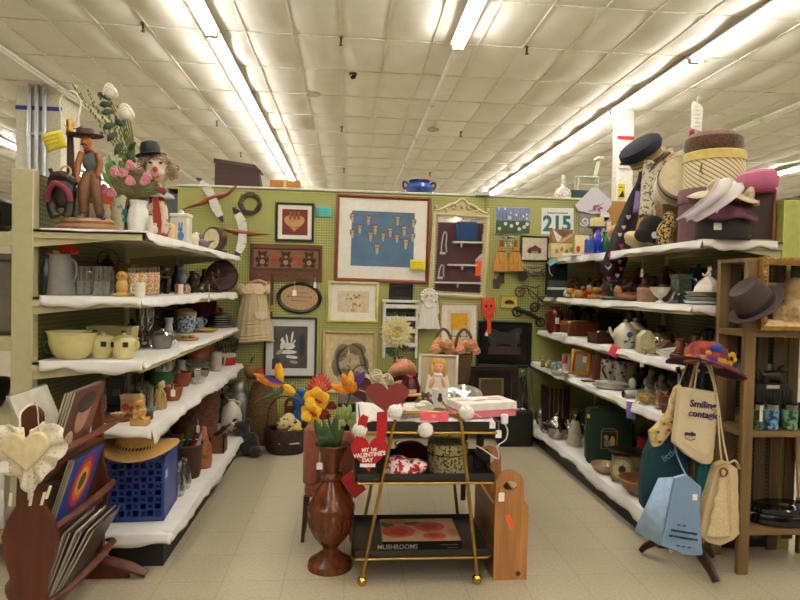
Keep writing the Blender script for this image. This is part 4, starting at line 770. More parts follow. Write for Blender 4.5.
# book on the bottom tray
e=I('cookbook','thick book titled Mushrooms with red mushroom cover on the bottom tray','book',422,553.5,CZ3,Y=3.03); u_=UU[e.name][0]
P(e,'cover',lambda b: [b.box(382,462,0,58,552.3,553.5),b.box(382,462,0,58,543.2,544.4),b.box(382,462,0,1.2,543.2,553.5)],C('1c1a19',.35)); P(e,'pages',lambda b: b.box(383,461.4,1,57,544.4,552.3),C('d9d2bf'))
def mush(b):
    b.box(382.5,461.5,.5,57.5,542.9,543.3,3)
    M=Matrix.Translation((382,0,543)) @ Matrix.Rotation(PI/2,4,'X')
    for x,y,rx,ry,m,h in ((18,24,17,15,0,1),(18,22,10,8,1,1.4),(52,36,16,13,0,1),(52,36,9,7,1,1.4),(54,12,12,9,0,1.2),(54,12,6,5,1,1.5),(74,22,5,9,4,1),(16,50,13,7,4,1),(8,44,7,10,2,.8),(36,44,12,5,2,.8)):
        b.add([(382+x+rx*cos(k*PI/12),y+ry*sin(k*PI/12),543-h*.15-.1*q) for q in (0,1) for k in range(24)],[tuple(range(24,48))]+[(k,(k+1) % 24,24+(k+1) % 24,24+k) for k in range(24)],m)
P(e,'cover_picture',mush,[C('c4503e',.5),C('a52a20',.5),C('53502f',.5),C('b79a78',.5),C('b5774f',.5)])
TX(e,'title','MUSHROOMS',6.6*u_,C('b9b2a5'),(-24.5*u_,-.001,4.9*u_),bold=.0003,ext=.0003); P(e,'small_print',lambda b: [b.box(441+k*2.6,443+k*2.6,-.1,0,546.5,547.3) for k in range(7)]+[b.box(448+k*2.6,450+k*2.6,-.1,0,549.5,550.3) for k in range(4)],C('8f887c'))
# ---- wooden bin
e=IF('magazine_bin','pine magazine bin with a rounded handle cut-out at each end beside the cart','magazine bin',510,580); PN=WD('ab7a48',.45,6,.3,2); u_=UU[e.name][0]
def endb(b,d):
    out=[(493,580),(527,580),(527,506),(522.5,503),(522,484)]+[(507.5+14.5*cos(a*PI/10),484-14.5*sin(a*PI/10)) for a in range(1,10)]+[(493,484)]
    hole=[(500+0,486),(503,481.5),(508,480),(513,482),(516,486),(511,490),(504,490)][::-1]
    # frame of strips around the hole
    n=28; ctr=V((508,485)); op=[]; 
    def hit(poly,a):
        d_=V((cos(a),sin(a))); best=None
        for k in range(len(poly)):
            p,q=V(poly[k]),V(poly[(k+1) % len(poly)]); s=q-p; den=d_.x*s.y-d_.y*s.x
            if abs(den) < 1e-9: continue
            t=((p.x-ctr.x)*s.y-(p.y-ctr.y)*s.x)/den; w=((p.x-ctr.x)*d_.y-(p.y-ctr.y)*d_.x)/den
            if t > 0 and -1e-6 <= w <= 1+1e-6: best=t if best is None else max(best,t)
        return ctr+d_*best
    angs=sorted([2*PI*k/40 for k in range(40)]+[math.atan2(p[1]-485,p[0]-508) % (2*PI) for p in ((493,580),(527,580),(527,506),(522.5,503))])
    vs=[]; m=len(angs)
    for d0 in (d,d+3.2):
        for poly in (out,hole): vs += [(hit(poly,a).x,d0,hit(poly,a).y) for a in angs]
    fs=[]
    for k in range(m):
        h=(k+1) % m; fs += [(k,h,m+h,m+k),(2*m+k,3*m+k,3*m+h,2*m+h),(k,2*m+k,2*m+h,h),(m+k,m+h,3*m+h,3*m+k)]
    b.add(vs,fs)
P(e,'end_panel',lambda b: endb(b,0),PN); P(e,'end_panel',lambda b: endb(b,92),PN)
for x in (493,524.5): P(e,'side_panel',lambda b: b.box(x,x+2.5,3.2,92,506,580),WD('9a6e42',.45,6,.3,1))
P(e,'bottom_panel',lambda b: b.box(495.5,524.5,3.2,92,574,577),PN); P(e,'plug_knot',lambda b: b.el(518,573.5,2.6,2.4,0,-.4),C('4a2814')); P(e,'orange_sticker',lambda b: b.pr([(502.5,515),(507.5,513.5),(514,527),(508.5,529)],0,-.25),C('e0702c',.6))
price_tag('white price tag tied to the near handle of the pine magazine bin',501.5,497,2.985,6,9,8)
# ---- turned wooden floor vase with tropical flowers
e=IF('floor_vase','tall turned wooden floor vase holding artificial tropical flowers','vase',330,566); VW=WD('6b3719',.25,7,.5,2)
P(e,'body',lambda b: b.lathe([(22,568),(22.8,565),(21.5,560),(14,555),(8,550),(7.5,547),(9,544),(12.5,540.5),(16.5,535.5),(19.5,530),(21.6,524),(22.7,518),(23,511),(23.4,508.5),(24,506),(23.4,503.5),(21.5,502),(19.4,497.5),(16.8,492),(13.6,487),(10.4,482),(8,478.5),(10.6,477),(11.4,474.8),(10.4,472.6),(7.4,471),(9,462),(12.5,451),(17.5,443.5),(16.8,442.5),(11,450),(6,464),(.1,466)],n=40),VW)
P(e,'carved_band',lambda b: [b.tube([(330+22.9*cos(a),22.9*sin(a),514),(330+22.6*cos(a+.09),22.6*sin(a+.09),520),(330+21.2*cos(a),21.2*sin(a),526)],.5,n=5,sub=3) for a in [k*PI/13 for k in range(26)]],WD('6b3a1d',.35))
price_tag('white price tag hanging at the neck of the wooden floor vase',319.5,466,3.1,6,7,14)
def petal(b,p,q,w,mi=0,up=V((0,-1,0)),cup=.25,n=6):
    p,q=V(p),V(q); d=q-p; s=d.cross(up).normalized(); vs=[]
    for i in range(n+1):
        t=i/n; c=p+d*t-up*(-sin(PI*t)*d.length*.08); ww=w*(sin(PI*min(1,t*.92+.06))**.8)
        vs += [c-s*ww-up*-cup*ww,c,c+s*ww-up*-cup*ww]
    b.add(vs,[(i*3+j,i*3+j+1,i*3+4+j,i*3+3+j) for i in range(n) for j in (0,1)],mi)
OR=C('e08a1a',.6,var=.25,sc=30); YL=C('e8b82a',.6,var=.12); PUR=C('5b3a86',.6); GRN=C('3e5a2c',.55,var=.3); LGR=C('8fa05e',.6,var=.2)
def fl(label,name,cat,pts,draw,g,stem=.9):
    e=T(name,label,cat,AZ(330,566)[0],AZ(330,566)[1],(330,566),g)
    P(e,'stem',lambda b: b.tube(pts,stem,sub=5),GRN); 
    for nm_,fn,m in draw: P(e,nm_,fn,m,**({'solid': .0015} if nm_ in ('petal','leaf','petals','sepal') else {}))
fl('orange bird of paradise flower leaning far out from the floor vase','bird_of_paradise','flower',[(328,0,462),(326,0,440),(318,-3,415),(300,-6,398),(286,-8,384)],[('bract',lambda b: b.tube([(292,-8,384),(281,-8,388),(268,-8,395),(253,-8,401)],[2.5,3,2,.4],sub=4),GRN),('petals',lambda b: [petal(b,(280,-8,384),q,w) for q,w in (((253,-9,372),3.4),((275,-10,362),4),((257,-10,378),3),((291,-11,391),4.2))],OR),('petal',lambda b: [petal(b,(280,-9,382),(278,-12,361),3.6),petal(b,(281,-9,383),(294,-12,390),3.6)],YL),('purple_tongue',lambda b: petal(b,(282,-10,382),(263,-12,374),2.6),PUR)],'flowers in the floor vase')
fl('orange bird of paradise flower upright on the cart side of the floor vase','bird_of_paradise','flower',[(332,0,462),(336,0,440),(342,2,415),(347,2,392)],[('bract',lambda b: b.tube([(343,2,393),(350,2,391),(358,2,387)],[2,2.4,.5],sub=4),GRN),('petals',lambda b: [petal(b,(346,0,392),q,w) for q,w in (((328,-2,384),4),((339,-2,372),4.4),((352,-3,381),4.4),((345,-3,376),3.6))],OR),('petal',lambda b: petal(b,(346,0,390),(347,-3,369),4),YL),('purple_tongue',lambda b: [petal(b,(350,0,386),(361,-2,370),4),petal(b,(350,0,386),(353,-1,370),3.4)],PUR)],'flowers in the floor vase')
fl('red spiky ginger flower between the two orange flowers','ginger_flower','flower',[(330,0,462),(328,2,430),(321,3,402),(316,3,391)],[('petals',lambda b: [petal(b,(317,3,392),(317+15*cos(rad(a)),3-5*sin(rad(a*3)),392-19*sin(rad(a))),2.2) for a in range(25,175,14)],C('b3402f',.6,var=.3)),('petal',lambda b: [petal(b,(317,0,393),(317+9*cos(rad(a)),-4,393-13*sin(rad(a))),1.8) for a in range(30,170,22)],C('cf6f62',.6))],'flowers in the floor vase')
for lab,cx,cy,L in (('big yellow orchid bloom with a red throat highest in the floor vase',314,397,13),('yellow orchid bloom with a red throat lower at the vase rim',309,410,11)):
    fl(lab,'orchid','flower',[(329,0,462),(324,-4,435),(cx+3,-8,cy+6)],[('petals',lambda b: [petal(b,(cx,-9,cy),(cx+L*cos(rad(a)),-10-2*sin(a),cy-L*sin(rad(a))),L*.52) for a in (20,90,150,215,300)],YL),('throat',lambda b: [b.tube([(cx+1,-10,cy),(cx+3,-12,cy+2),(cx+6,-13,cy+2)],[1.2,1.8,.5]),b.ell(cx,-11,cy,1.4)],C('b0301c'))],'yellow orchids in the floor vase')
fl('dark red rose-like bloom at the rim of the floor vase','red_bloom','flower',[(331,0,462),(328,-5,440),(322,-8,420)],[('bloom',lambda b: [rose(b,322,-10,412,6),rose(b,329,-6,404,5)],C('8a1a1c',.6,var=.3))],'flowers in the floor vase')
fl('spray of pale green leaves on the cart side of the floor vase','leaf_spray','leaves',[(333,0,462),(338,-2,440),(343,-4,418)],[('leaf',lambda b: [petal(b,(343,-4,419),q,3.6) for q in ((334,-6,408),(340,-6,402),(347,-7,402),(353,-6,410),(352,-6,422),(337,-6,423))],LGR)],'flowers in the floor vase')
fl('bunch of dark green leaves standing in the mouth of the floor vase','leaf_spray','leaves',[(329,0,464),(327,0,450),(325,-1,440)],[('leaf',lambda b: [petal(b,(328,-4,450),q,w) for q,w in (((312,-9,416),5),((322,-10,420),6),((334,-8,412),4.5),((341,-4,425),4),((317,-12,432),6),((327,-12,428),6))],GRN)],'flowers in the floor vase')
# ---- upholstered chair behind the vase
e=IF('child_chair','small dusty pink upholstered chair standing behind the floor vase','chair',326,540); PK=C('9a5a48',.8,var=.15,sc=30,sheen=.3)
P(e,'backrest',lambda b: [b.box(302,320,-6,6,424,486,c=5),b.box(318,345,-4,4,430,486,c=3),b.ell(345,0,452,11,8,22)],PK); P(e,'seat',lambda b: b.box(304,352,-6,24,482,496,c=4),PK)
for x,d in ((306,-4),(349,-4),(306,20),(349,20)): P(e,'leg',lambda b: b.tube([(x,d,494),(x+(-1 if x < 320 else 1),d,515),(x+(-3 if x < 320 else 2),d,540)],[3,2.6,1.8],n=8),WD('4a2a1a',.4))
# ---- floor at the back
e=IF('wicker_basket','dark wicker basket with a tall hoop handle on the floor at the back','basket',286,452); DW=SP('2a1a12','4a3020',26,.5,.5,.15,'basket',.6)
P(e,'basket',lambda b: b.lathe(vessel([(16,453),(20,448),(22.5,438),(22,430),(21,428)],1.4),sy=.75,n=36),DW); P(e,'rim',lambda b: b.tube([(286+21.5*cos(k*PI/15),16*sin(k*PI/15),428+.5*sin(k*2)) for k in range(30)],1.1,closed=True,n=7),DW); P(e,'handle',lambda b: b.tube([(267,0,430),(268,0,412),(274,0,400),(284,0,396),(296,0,400),(303,0,412),(305,0,430)],1,sub=4),C('3a241a',.5)); P(e,'lace_trim',lambda b: b.tube([(280+k*3.4,-15.6,439.5+.4*sin(k*2)) for k in range(7)],.7,sub=2,n=6),C('cfc8ba'))
for nm_,lab,cat,px,py,fn,m in (('cloth_bag','cream and black printed cloth bag stuffed in the dark wicker basket','bag',288,428,lambda b: [b.ell(284,0,424,9,8,7,rot=(0,20,0)),b.ell(293,-2,423,9,7,5.6,rot=(0,-25,0)),b.ell(288,2,418,6,5,5)],SP('c9b98c','3a3a2c',22,.9,.58)),('yellow_cloth','folded yellow cloth on the front edge of the dark wicker basket','cloth',297,430,lambda b: [b.ell(297,-8,427,7,4,3,rot=(0,-10,0)),b.ell(292,-9,429,5,3,2)],FB('c2a64a')),('blue_plush','bright blue toy sitting above the dark wicker basket','toy',298,428,lambda b: [b.ell(297,8,404,6.5,5,8),b.ell(299,7,393,5,4,4.5),b.ell(293,8,399,3),b.ell(297,8,418,6,5,9)],FB('2f5f9e')),('red_handbag','dark red and pink handbag behind the dark wicker basket','bag',290,428,lambda b: [b.box(282,306,10,16,408,430,c=2),b.tube([(283,13,409),(287,12,401),(300,12,407),(305,13,410)],1.6,sub=4)],FB('6b2c24'))):
    p,u=AZ(286,452); bb=B(u,(286,452)); fn(bb); tag(mk(nm_,bb,m,None,p,remesh=(.012 if nm_ != 'red_handbag' else 0)),lab,cat)
e=IF('tall_basket','tall tan seagrass basket against the back wall left of the dark basket','basket',261,443); P(e,'basket',lambda b: b.lathe(vessel([(17,443),(22,428),(20,405),(14,388),(11,382),(12,379)],1.2),sx=.78,sy=.7,n=32),SP('7a5c34','543c20',30,.9,.5,.15,'basket',.6)); P(e,'rim',lambda b: b.tube([(258+12*cos(k*PI/10),10*sin(k*PI/10),379.5) for k in range(20)],1.2,closed=True,n=6),C('8a6a3e',.9))
e=T('red_box','red and white box poking out of the tall tan basket','box',AZ(258,443)[0],AZ(258,443)[1],(258,443)); P(e,'body',lambda b: b.box(256,262,-3,3,368,384),C('b3402a')); P(e,'label',lambda b: b.box(256.2,261.8,-3.3,-3,376,380),C('d9cdb8'))
e=IF('dried_gourd','brown dried gourd sitting on top of the tall tan basket','gourd',246,443); P(e,'gourd',lambda b: b.ell(249,3,371,7,7,8),C('8f6f42',.7,var=.3,sc=20)); P(e,'stem',lambda b: b.tube([(249,3,364),(250,3,359),(253,3,357)],[1.4,1,.7],sub=3),C('5a4428'))
e=IF('plush_bear','dark grey plush animal slumped on the floor at the end of the shelves','soft toy',248,455); P(e,'body',lambda b: [b.ell(247,0,444,12,9,11.5),b.ell(242,-3,428,8.5,7.5,8),b.ell(235.5,-2,421,3.4),b.ell(248,-2,420.5,3.4),b.ell(257,-8,449,7,6,5.5),b.ell(237,-7,450,5.5,6,5),b.ell(255,-5,438,4,4,8,rot=(0,25,0)),b.ell(240,-9.5,430,4,3,3.2)],FU('2b2724'),remesh=.009); P(e,'nose',lambda b: b.ell(239,-12.6,429,1.4,1,1),C('0e0c0b',.3)); P(e,'eye',lambda b: b.ell(236.5,-9.6,426,.9),C('0e0c0b',.1)); P(e,'eye',lambda b: b.ell(243.5,-10.2,425.5,.9),C('0e0c0b',.1))
e=IF('black_suitcase','black hard suitcase standing on the floor behind the end of the cart','suitcase',516,447); P(e,'shell',lambda b: b.box(499,533.5,0,16,412,447,c=1.5),C('131211',.45)); P(e,'seam',lambda b: b.box(498.8,533.7,7.4,8.6,411.8,447),C('2c2b29',.3)); P(e,'handle',lambda b: b.tube([(510,8,412),(511,8,408.8),(521,8,408.8),(522,8,412)],.8),C('131211',.4))
O('paper_stack','white papers lying on top of the black suitcase','paper',518,410.5,AZ(516,447)[0].z+34.9*AZ(516,447)[1],lambda b: b.box(510,525,-2,5,409.6,410.8),PAPER,Y=AZ(516,447)[0].y+.12)
frame('big dark brown empty frame leaning on the floor under the horse picture',459,366,517,432,5.5,WD('35201a',.4),1.5,C('1d1714',.5),None,dep=4,mmat=C('6b4a2a'),Y=5.9)
frame('dark carved frame standing behind the dahlia vase below the white rack',378,372,440,434,5,WD('3a2418',.4),2,C('27201a',.5),None,dep=4,mmat=C('53402a'),Y=5.9)
frame('thin olive-gold frame leaning in front of the big dark brown frame',478,378,503,432,2,C('8a7648',.4),0,C('57492e',.6,var=.2,sc=6),None,dep=2,Y=5.82)
e=IF('wrapped_panel','dark wooden panel wrapped in clear plastic leaning beside the suitcase','panel',528,440); P(e,'panel',lambda b: b.pr([(520,378),(526,376),(531,440),(523,440)],4,8),WD('2c1812',.3)); P(e,'plastic_wrap',lambda b: b.sheet(lambda a,t: (517+19*a-2*sin(5*t)-6*(1-t)*(a-.4),2.4+1.6*sin(9*a+7*t)+.8*sin(23*a),369+71*t+2*sin(8*a)),26,26),GL('f0f4f4',.12),solid=.001)
e=IF('magazine_rack','dark wooden slatted rack standing inside the end of the bottom shelf','rack',553,430,z=RZ[4]); 
for x in (543,566): P(e,'side_panel',lambda b: b.box(x,x+2,-4,10,385,429),WD('2c1712',.4))
for k in range(5): P(e,'slat',lambda b: b.box(545+k*4.4,547.6+k*4.4,-2,0,388,420),WD('3a1d16',.4))
P(e,'base',lambda b: b.pr([(544,415),(555,422),(567,414),(567,417),(555,425.5),(544,418)],-4,-2),C('5e1f1c',.5))
# ================================================================ record rack side: things on the shelves,X is the front line of each row
Z1,Z2,Z3,Z4,Z5=LZ
CER=C('d9d3c2',.3,var=.05); CREAM=C('cfc58f',.3,var=.06); TERRA=C('9a5230',.7,var=.2); DARKB=C('241a14',.35); BRNW=WD('5b3620',.45)
def jar(b,prof,t=.8,**k): b.lathe(vessel(prof,t),**k)
# ---- top shelf: cowboy lamp
e=I('cowboy_lamp','figural table lamp of a cowboy leaning on a saddle, without its shade','lamp',76,222,Z1,Y=3.36)
P(e,'base',lambda b: b.lathe([(29,223),(31,220),(28,217.5),(25,216.5),(26.5,214),(23,211),(.1,209.5)],sy=.62,n=40),C('936f4e',.4,var=.3,sc=14))
P(e,'body',lambda b: [b.ell(78.5,-1,153,7.6,5.5,11),b.ell(80,-1,167,7,5.5,6),b.tube([(77,-2,168),(74,-6,184),(75,-5,206)],[6.2,6,4.6],sub=3,n=12),b.tube([(83,-2,168),(86,-5,186),(89,-3,207)],[6,5.4,4.2],sub=3,n=12),b.tube([(76,-2,146),(76,-2,138)],[3.4,3],n=10)],C('6d4526',.5,var=.4,sc=20),remesh=.005)
P(e,'vest',lambda b: [b.ell(79,-1.4,154,8,6.2,10.5)],C('5c6460',.6,var=.4,sc=40)); P(e,'scarf',lambda b: b.ell(77.5,-3.5,143.5,4.6,4,2.4),C('9a2f28',.6))
P(e,'head',lambda b: [b.ell(75.5,-3,135,5.4,5,6.6),b.ell(74.5,-8,136,1.3,1.6,1.8),b.ell(75.5,-5,139.5,3.4,3,2.4)],C('b8793f',.55),remesh=.004); P(e,'moustache',lambda b: b.tube([(71.5,-7.4,139),(74.6,-8.2,138),(78,-7.2,139.4)],[.6,1.2,.6],sub=3),C('4a2c18'))
P(e,'hat',lambda b: [b.lathe([(17,129),(17.5,128.2),(10.4,130),(9,128),(8.2,122),(5,120),(.1,120.8)],(73.5,-2,0),sy=.75,n=30,wob=lambda a,z: 1+.0*a),b.tube([(57,-5,128.5),(58,-2,125),(59,3,127)],[1,1.6,.8]),b.tube([(90,-5,128.5),(89,-2,125),(88,3,127)],[1,1.6,.8])],C('4a2a20',.55))
P(e,'arm',lambda b: b.tube([(71.5,-4,146),(69,-7,158),(69.5,-8,172),(70,-8,176)],[3.4,3,2.4,2.2],sub=4,n=10),C('96602f',.5)); P(e,'arm',lambda b: b.tube([(85.5,-3,146),(89,-4,156),(88,-6,166),(89,-7,170)],[3.2,2.9,2.3,2],sub=4,n=10),C('96602f',.5))
P(e,'boots',lambda b: [b.tube([(75,-5,200),(75,-6,209),(70,-13,211.5)],[4.6,4.4,2.6],sub=3,n=10),b.tube([(89,-3,200),(90,-4,209),(95,-10,211.5)],[4.4,4.2,2.4],sub=3,n=10)],C('33231c',.4),remesh=.005)
P(e,'saddle',lambda b: [b.ell(55,-6,188,13,9,14),b.tube([(42,-5,181),(46,-6,172),(56,-7,170),(68,-6,178)],[3,5,5,3],sub=4,n=10),b.tube([(46,-6,172),(44,-7,166),(43,-8,163)],[2.6,2,2.6],sub=3,n=10),b.tube([(46,-8,186),(45,-9,200),(50,-9,211)],[5,4.4,6],sub=3,n=10),b.tube([(62,-6,190),(62,-8,204),(60,-8,211)],[5,5,6],sub=3,n=10)],C('2b2421',.4,var=.3),remesh=.006); P(e,'blanket',lambda b: b.tube([(44,-15,197),(46,-16.5,186),(53,-17.5,179),(63,-16,186),(66,-15,196)],3,sub=4,n=8),C('7c2638',.7))
P(e,'rope',lambda b: b.tube([(58.5+4.8*cos(k*.7),-10+.3*k*.3,166+5.5*sin(k*.7)) for k in range(20)],.9,n=6),C('c2a37a',.8)); P(e,'post',lambda b: b.tube([(58,3,205),(58,3,170),(57.5,2,129)],[4.4,4,3],n=10),C('4d3324',.6,var=.4))
sk=P(e,'socket',lambda b: b.lathe([(3,129),(3.6,127),(3.6,122),(3,120),(3.4,118),(3.4,114),(2.6,112.5),(.1,112)],(57,2,0),n=16),MT('b08d45',.3)); P(sk,'switch_key',lambda b: b.cyl((60,2,121),(63.5,2,121),.6),MT('b08d45'))
P(e,'harp',lambda b: b.tube([(54,2,121),(48.5,2,108),(47,2,96),(51,2,87),(57.5,2,84),(64,2,88),(67,2,97),(65,2,109),(60,2,121)],.75,sub=4,n=7),C('dcd6c2',.35))
e=IW('paper_note','yellow handwritten paper note pinned to the cowboy lamp','note',54,141,3.42,rot=(0,rad(-18),0)); P(e,'sheet',lambda b: b.sheet(lambda a,t: (44+20*a,-1.2*sin(PI*a)+1.5*t*t,132+18*t),5,5),C('e3d24a',.8,var=.05),solid=.001); P(e,'handwriting',lambda b: [b.tube([(46.5+k*1.5,-1.5-.9*sin(PI*(2.5+k*1.5)/20),y+.7*sin(k*2.1+y)) for k in range(10)],.25,n=4) for y in (136,140,144)],C('4a4a52'))
# tall bottle with white flowers
e=I('flower_bottle','tall clear blue-green bottle holding green stalks and white roses','vase',112,222,Z1,Y=3.62)
P(e,'bottle',lambda b: jar(b,[(6.5,222),(7,216),(6.4,196),(4.6,182),(3,172),(2.7,160),(3.2,156)],.7),GL('a9cfd2',.18)); P(e,'label',lambda b: [b.box(105.8,110,-7.4,-7,196,202),b.box(106,112,-7.6,-7.2,205,209)],C('3f8a90'))
P(e,'stem',lambda b: [b.tube([(112,0,218),(111.5,0,175),(109+k*1.1,0,140),(100+k*2.2,-2,112),(88+k*4,-3+k,86+k*3)],[.9,.8,.8,.7,.4],sub=4,n=6) for k in range(6)],C('6f7a34',.7))
P(e,'stalk_buds',lambda b: [b.ell(112-s*(12+.62*t)+random.Random(k).uniform(-2,2),random.Random(k+9).uniform(-3,3),138-t,.9,.8,1.8,n=6,m=4,rot=(0,25,0)) for s in (.3,.5,.7,.9,1.1) for k,t in enumerate(range(-18,int(40+22*s),2))],C('7a8234',.8))
P(e,'leaf',lambda b: [petal(b,p,q,w) for p,q,w in (((97,-2,112),(85,-4,117),3.4),((95,-2,100),(83,-3,102),3),((93,-2,93),(81,-3,94),3),((104,-2,130),(97,-5,143),3.2),((107,-2,140),(117,-4,149),3.2),((110,-2,138),(117,-4,129),2.6),((98,-3,120),(90,-5,130),3),((92,-2,88),(80,-4,82),2.8),((96,-2,108),(105,-4,114),3))],C('2f4a35',.5,var=.3),solid=.0015)
for x,y,r in ((92,81,7.5),(107,101,8.5)): P(e,'white_rose',lambda b: [b.ell(x,-3,y,r*.85,r*.8,r*.85),rose(b,x,-5,y,r)],C('ece8da',.7,var=.08))
# white and green bouquet,pink roses
e=I('green_vase','pale painted vase of white and green flowers behind the pink roses','vase',119,221,Z1,Y=3.85); P(e,'vase',lambda b: jar(b,[(7,221),(8.6,206),(7,190),(5,182),(6,178)]),SP('c9c19a','4f8e90',18,.4,.55,.03))
P(e,'leaf',lambda b: [petal(b,(121,0,180),(121+22*cos(rad(a)),-3+4*sin(a),172-38*sin(rad(a))),3) for a in range(30,155,11)],C('7f9a62',.7,var=.3),solid=.0015)
for x,y in ((114,141),(122,147),(129,139),(133,150),(126,156),(117,154)): P(e,'white_bloom',lambda b: [petal(b,(x,-4,y),(x+5.5*cos(k*1.05),-6,y+5.5*sin(k*1.05)),2.4) for k in range(6)],C('dfe3c4',.7,var=.15),solid=.0015)
e=I('rose_vase','white embossed vase holding pink artificial roses','vase',138,228,Z1,Y=3.45)
P(e,'vase',lambda b: jar(b,[(7,228),(9,224),(10.2,214),(9,205),(7.2,200),(8.4,195)],.9,n=32,wob=lambda a,z: 1+.03*sin(a*8)),C('dcdad2',.3,var=.06,bump=.3,sc=50))
P(e,'stem',lambda b: [b.tube([(138,0,205),(137+(x-137)*.4,-2,190),(x,-4,y+3)],.7,sub=3,n=6) for x,y in ((119,170),(125,168),(133,162),(133,177),(147,176),(111,186),(116,188))],C('5d6a3a')); P(e,'leaf',lambda b: [petal(b,(137,-3,190),(137+24*cos(rad(a)),-8,184-20*sin(rad(a))),3) for a in range(-10,190,16)],C('6c6a3e',.8,var=.35),solid=.0015)
for x,y in ((118,169),(126,170),(133,162),(133,177),(147,177),(149,173),(109,186),(115,189)): P(e,'rose',lambda b: [b.ell(x,-7,y,4),rose(b,x,-9,y,5.2)],C('dc9aa8',.7,var=.15,sc=40))
P(e,'filler',lambda b: [b.tube([(138,0,200),(138+24*cos(rad(a))*.5,-4,190),(138+22*cos(rad(a)),-7+3*sin(a),182-16*sin(rad(a)))],.7,n=5,sub=3) for a in range(0,181,9)]+[b.ell(138+20*cos(a),-7+2*sin(a*3),182-12*sin(a),1.6) for a in [k*.21 for k in range(15)]],C('6e5a3c',.9,var=.4))
# clown doll
e=I('clown_doll','clown doll with a black bowler, curly hair and a red tie','doll',156,229,Z1,Y=3.75)
P(e,'head',lambda b: [b.ell(157,-1,162,11.5,10.5,14),b.ell(152,-8,166,4,3,3.4),b.ell(163,-8,166,4,3,3.4),b.ell(157,0,177,5,5,5)],C('d9c4ac',.5,var=.06),remesh=.006); P(e,'nose',lambda b: b.ell(158.5,-12.6,162.5,2.6),C('c04a3a',.4)); P(e,'eye',lambda b: [b.el(153,156,1.6,1.1,-10.4,-11.4)],C('3b3430')); P(e,'eye',lambda b: [b.el(163,156,1.6,1.1,-10.2,-11.2)],C('3b3430')); P(e,'mouth',lambda b: b.tube([(154,-11,169),(157.6,-11.8,170.6),(161.6,-10.8,169)],[.7,1.3,.7],sub=3),C('9a4038'))
def curls(b):
    r=random.Random(11)
    for k in range(110):
        a=r.uniform(-.6,3.75); q=r.uniform(.95,1.3); x=157+13.5*q*cos(a); z=160-11*q*sin(a)+2; y=r.uniform(-7,7)
        if z > 172: continue
        rr=r.uniform(1.8,3); b.tube([(x+rr*cos(t*1.1),y-.35*t,z+rr*sin(t*1.1)) for t in range(9)],.75,n=5)
P(e,'hair',curls,C('a8937f',.8,var=.3)); P(e,'bowler_hat',lambda b: [b.lathe([(14,148),(14.8,147),(13.6,146.4),(9.6,146.6),(9.9,140),(8,134.5),(3,132.4),(.1,132.4)],(0,0,0),n=32,M=Matrix.Translation((149,0,0)) @ Matrix.Translation((0,0,140)) @ Matrix.Rotation(rad(8),4,'Y') @ Matrix.Translation((0,0,-140)))],C('161416',.6))
P(e,'bow_tie',lambda b: [b.ell(155+s*6,-6,184,7,4,4.6,rot=(0,s*18,0)) for s in (-1,1)]+[b.ell(156,-8,183,3)],C('7a2018',.6)); P(e,'tie',lambda b: [b.pr([(155,186),(160,186),(164,215),(163,226),(158,228),(156,212)],-9,-7.6)],C('a2402a',.6)); P(e,'body',lambda b: b.lathe([(11,229),(12,215),(11,200),(7,188),(4,180)],(156,0,0),sy=.7),SP('c9b9a6','8a3a34',24,.8,.55)); P(e,'collar',lambda b: b.lathe([(5,181),(14,186),(15,189),(6,185)],(157,0,0),sy=.7,n=36,wob=lambda a,z: 1+.1*sin(a*9)),C('a9a7a4'))
# small things along the top shelf
e=I('figurine_group','small white and red porcelain figurine at the foot of the clown doll','figurine',151,227,Z1,Y=3.42); P(e,'body',lambda b: [b.lathe([(3.4,227),(4,223),(2.4,216),(1.6,212)],(150.5,0,0)),b.ell(150.5,0,210,1.9),b.ell(155,0,223,2.8,2.6,4),b.ell(155,0,217.5,1.7)],C('c9bfb2',.3),remesh=.0035); P(e,'hat',lambda b: b.ell(150.5,0,208,2,2,1.4),C('a03030'))
e=I('bunny_canister','white canister with a blue rabbit picture on the top shelf','canister',183,234,Z1,X=-1.14); P(e,'body',lambda b: b.box(172,190,-8,8,208,234,c=1.6),CER); P(e,'lid',lambda b: [b.box(171.5,190.5,-8.5,8.5,204.5,208.6,c=1),b.ell(181,0,203,3,3,2.4)],CER); P(e,'rabbit_picture',lambda b: [b.el(183,227,3,4.4,-8,-8.5),b.el(182.5,220.5,2,2.4,-8,-8.6),b.el(181.4,216,.7,2.6,-8,-8.6),b.el(184,216,.7,2.6,-8,-8.6)],C('4f7fae'))
e=I('cookie_jar','cream cookie jar with a smiling face in front of the bunny canister','jar',170,234,Z1,X=-1.12); P(e,'body',lambda b: [b.lathe([(5,234),(6.4,229),(6.2,223),(4.4,219),(.1,217.5)]),b.ell(165.4,0,220,1.6),b.ell(174,0,220,1.6)],C('d3b98a',.3)); P(e,'face',lambda b: [b.el(167.8,224,.6,.8,-6,-6.6),b.el(171.8,224,.6,.8,-6,-6.6),b.el(169.8,227,1.6,.6,-6,-6.7)],C('4a352a'))
e=I('cow_creamer','white ceramic animal creamer with dark spots near the far end of the top shelf','figurine',193,238,Z1,X=-1.13); P(e,'body',lambda b: [b.ell(193,0,232,6.4,4.6,5),b.ell(187.5,-1,227,3.6,3.4,3.6),b.ell(196,0,227.4,3,2.6,2.6),b.ell(189,0,237,1.6,1.6,2),b.ell(197,0,237,1.6,1.6,2)],C('dccfb2',.3),remesh=.005); P(e,'spot',lambda b: b.ell(190,-4,230,2.2,1,1.8),C('2b3040')); P(e,'ear',lambda b: b.ell(185.5,0,222.8,2.6,1.4,1.8),C('2b3a60'))
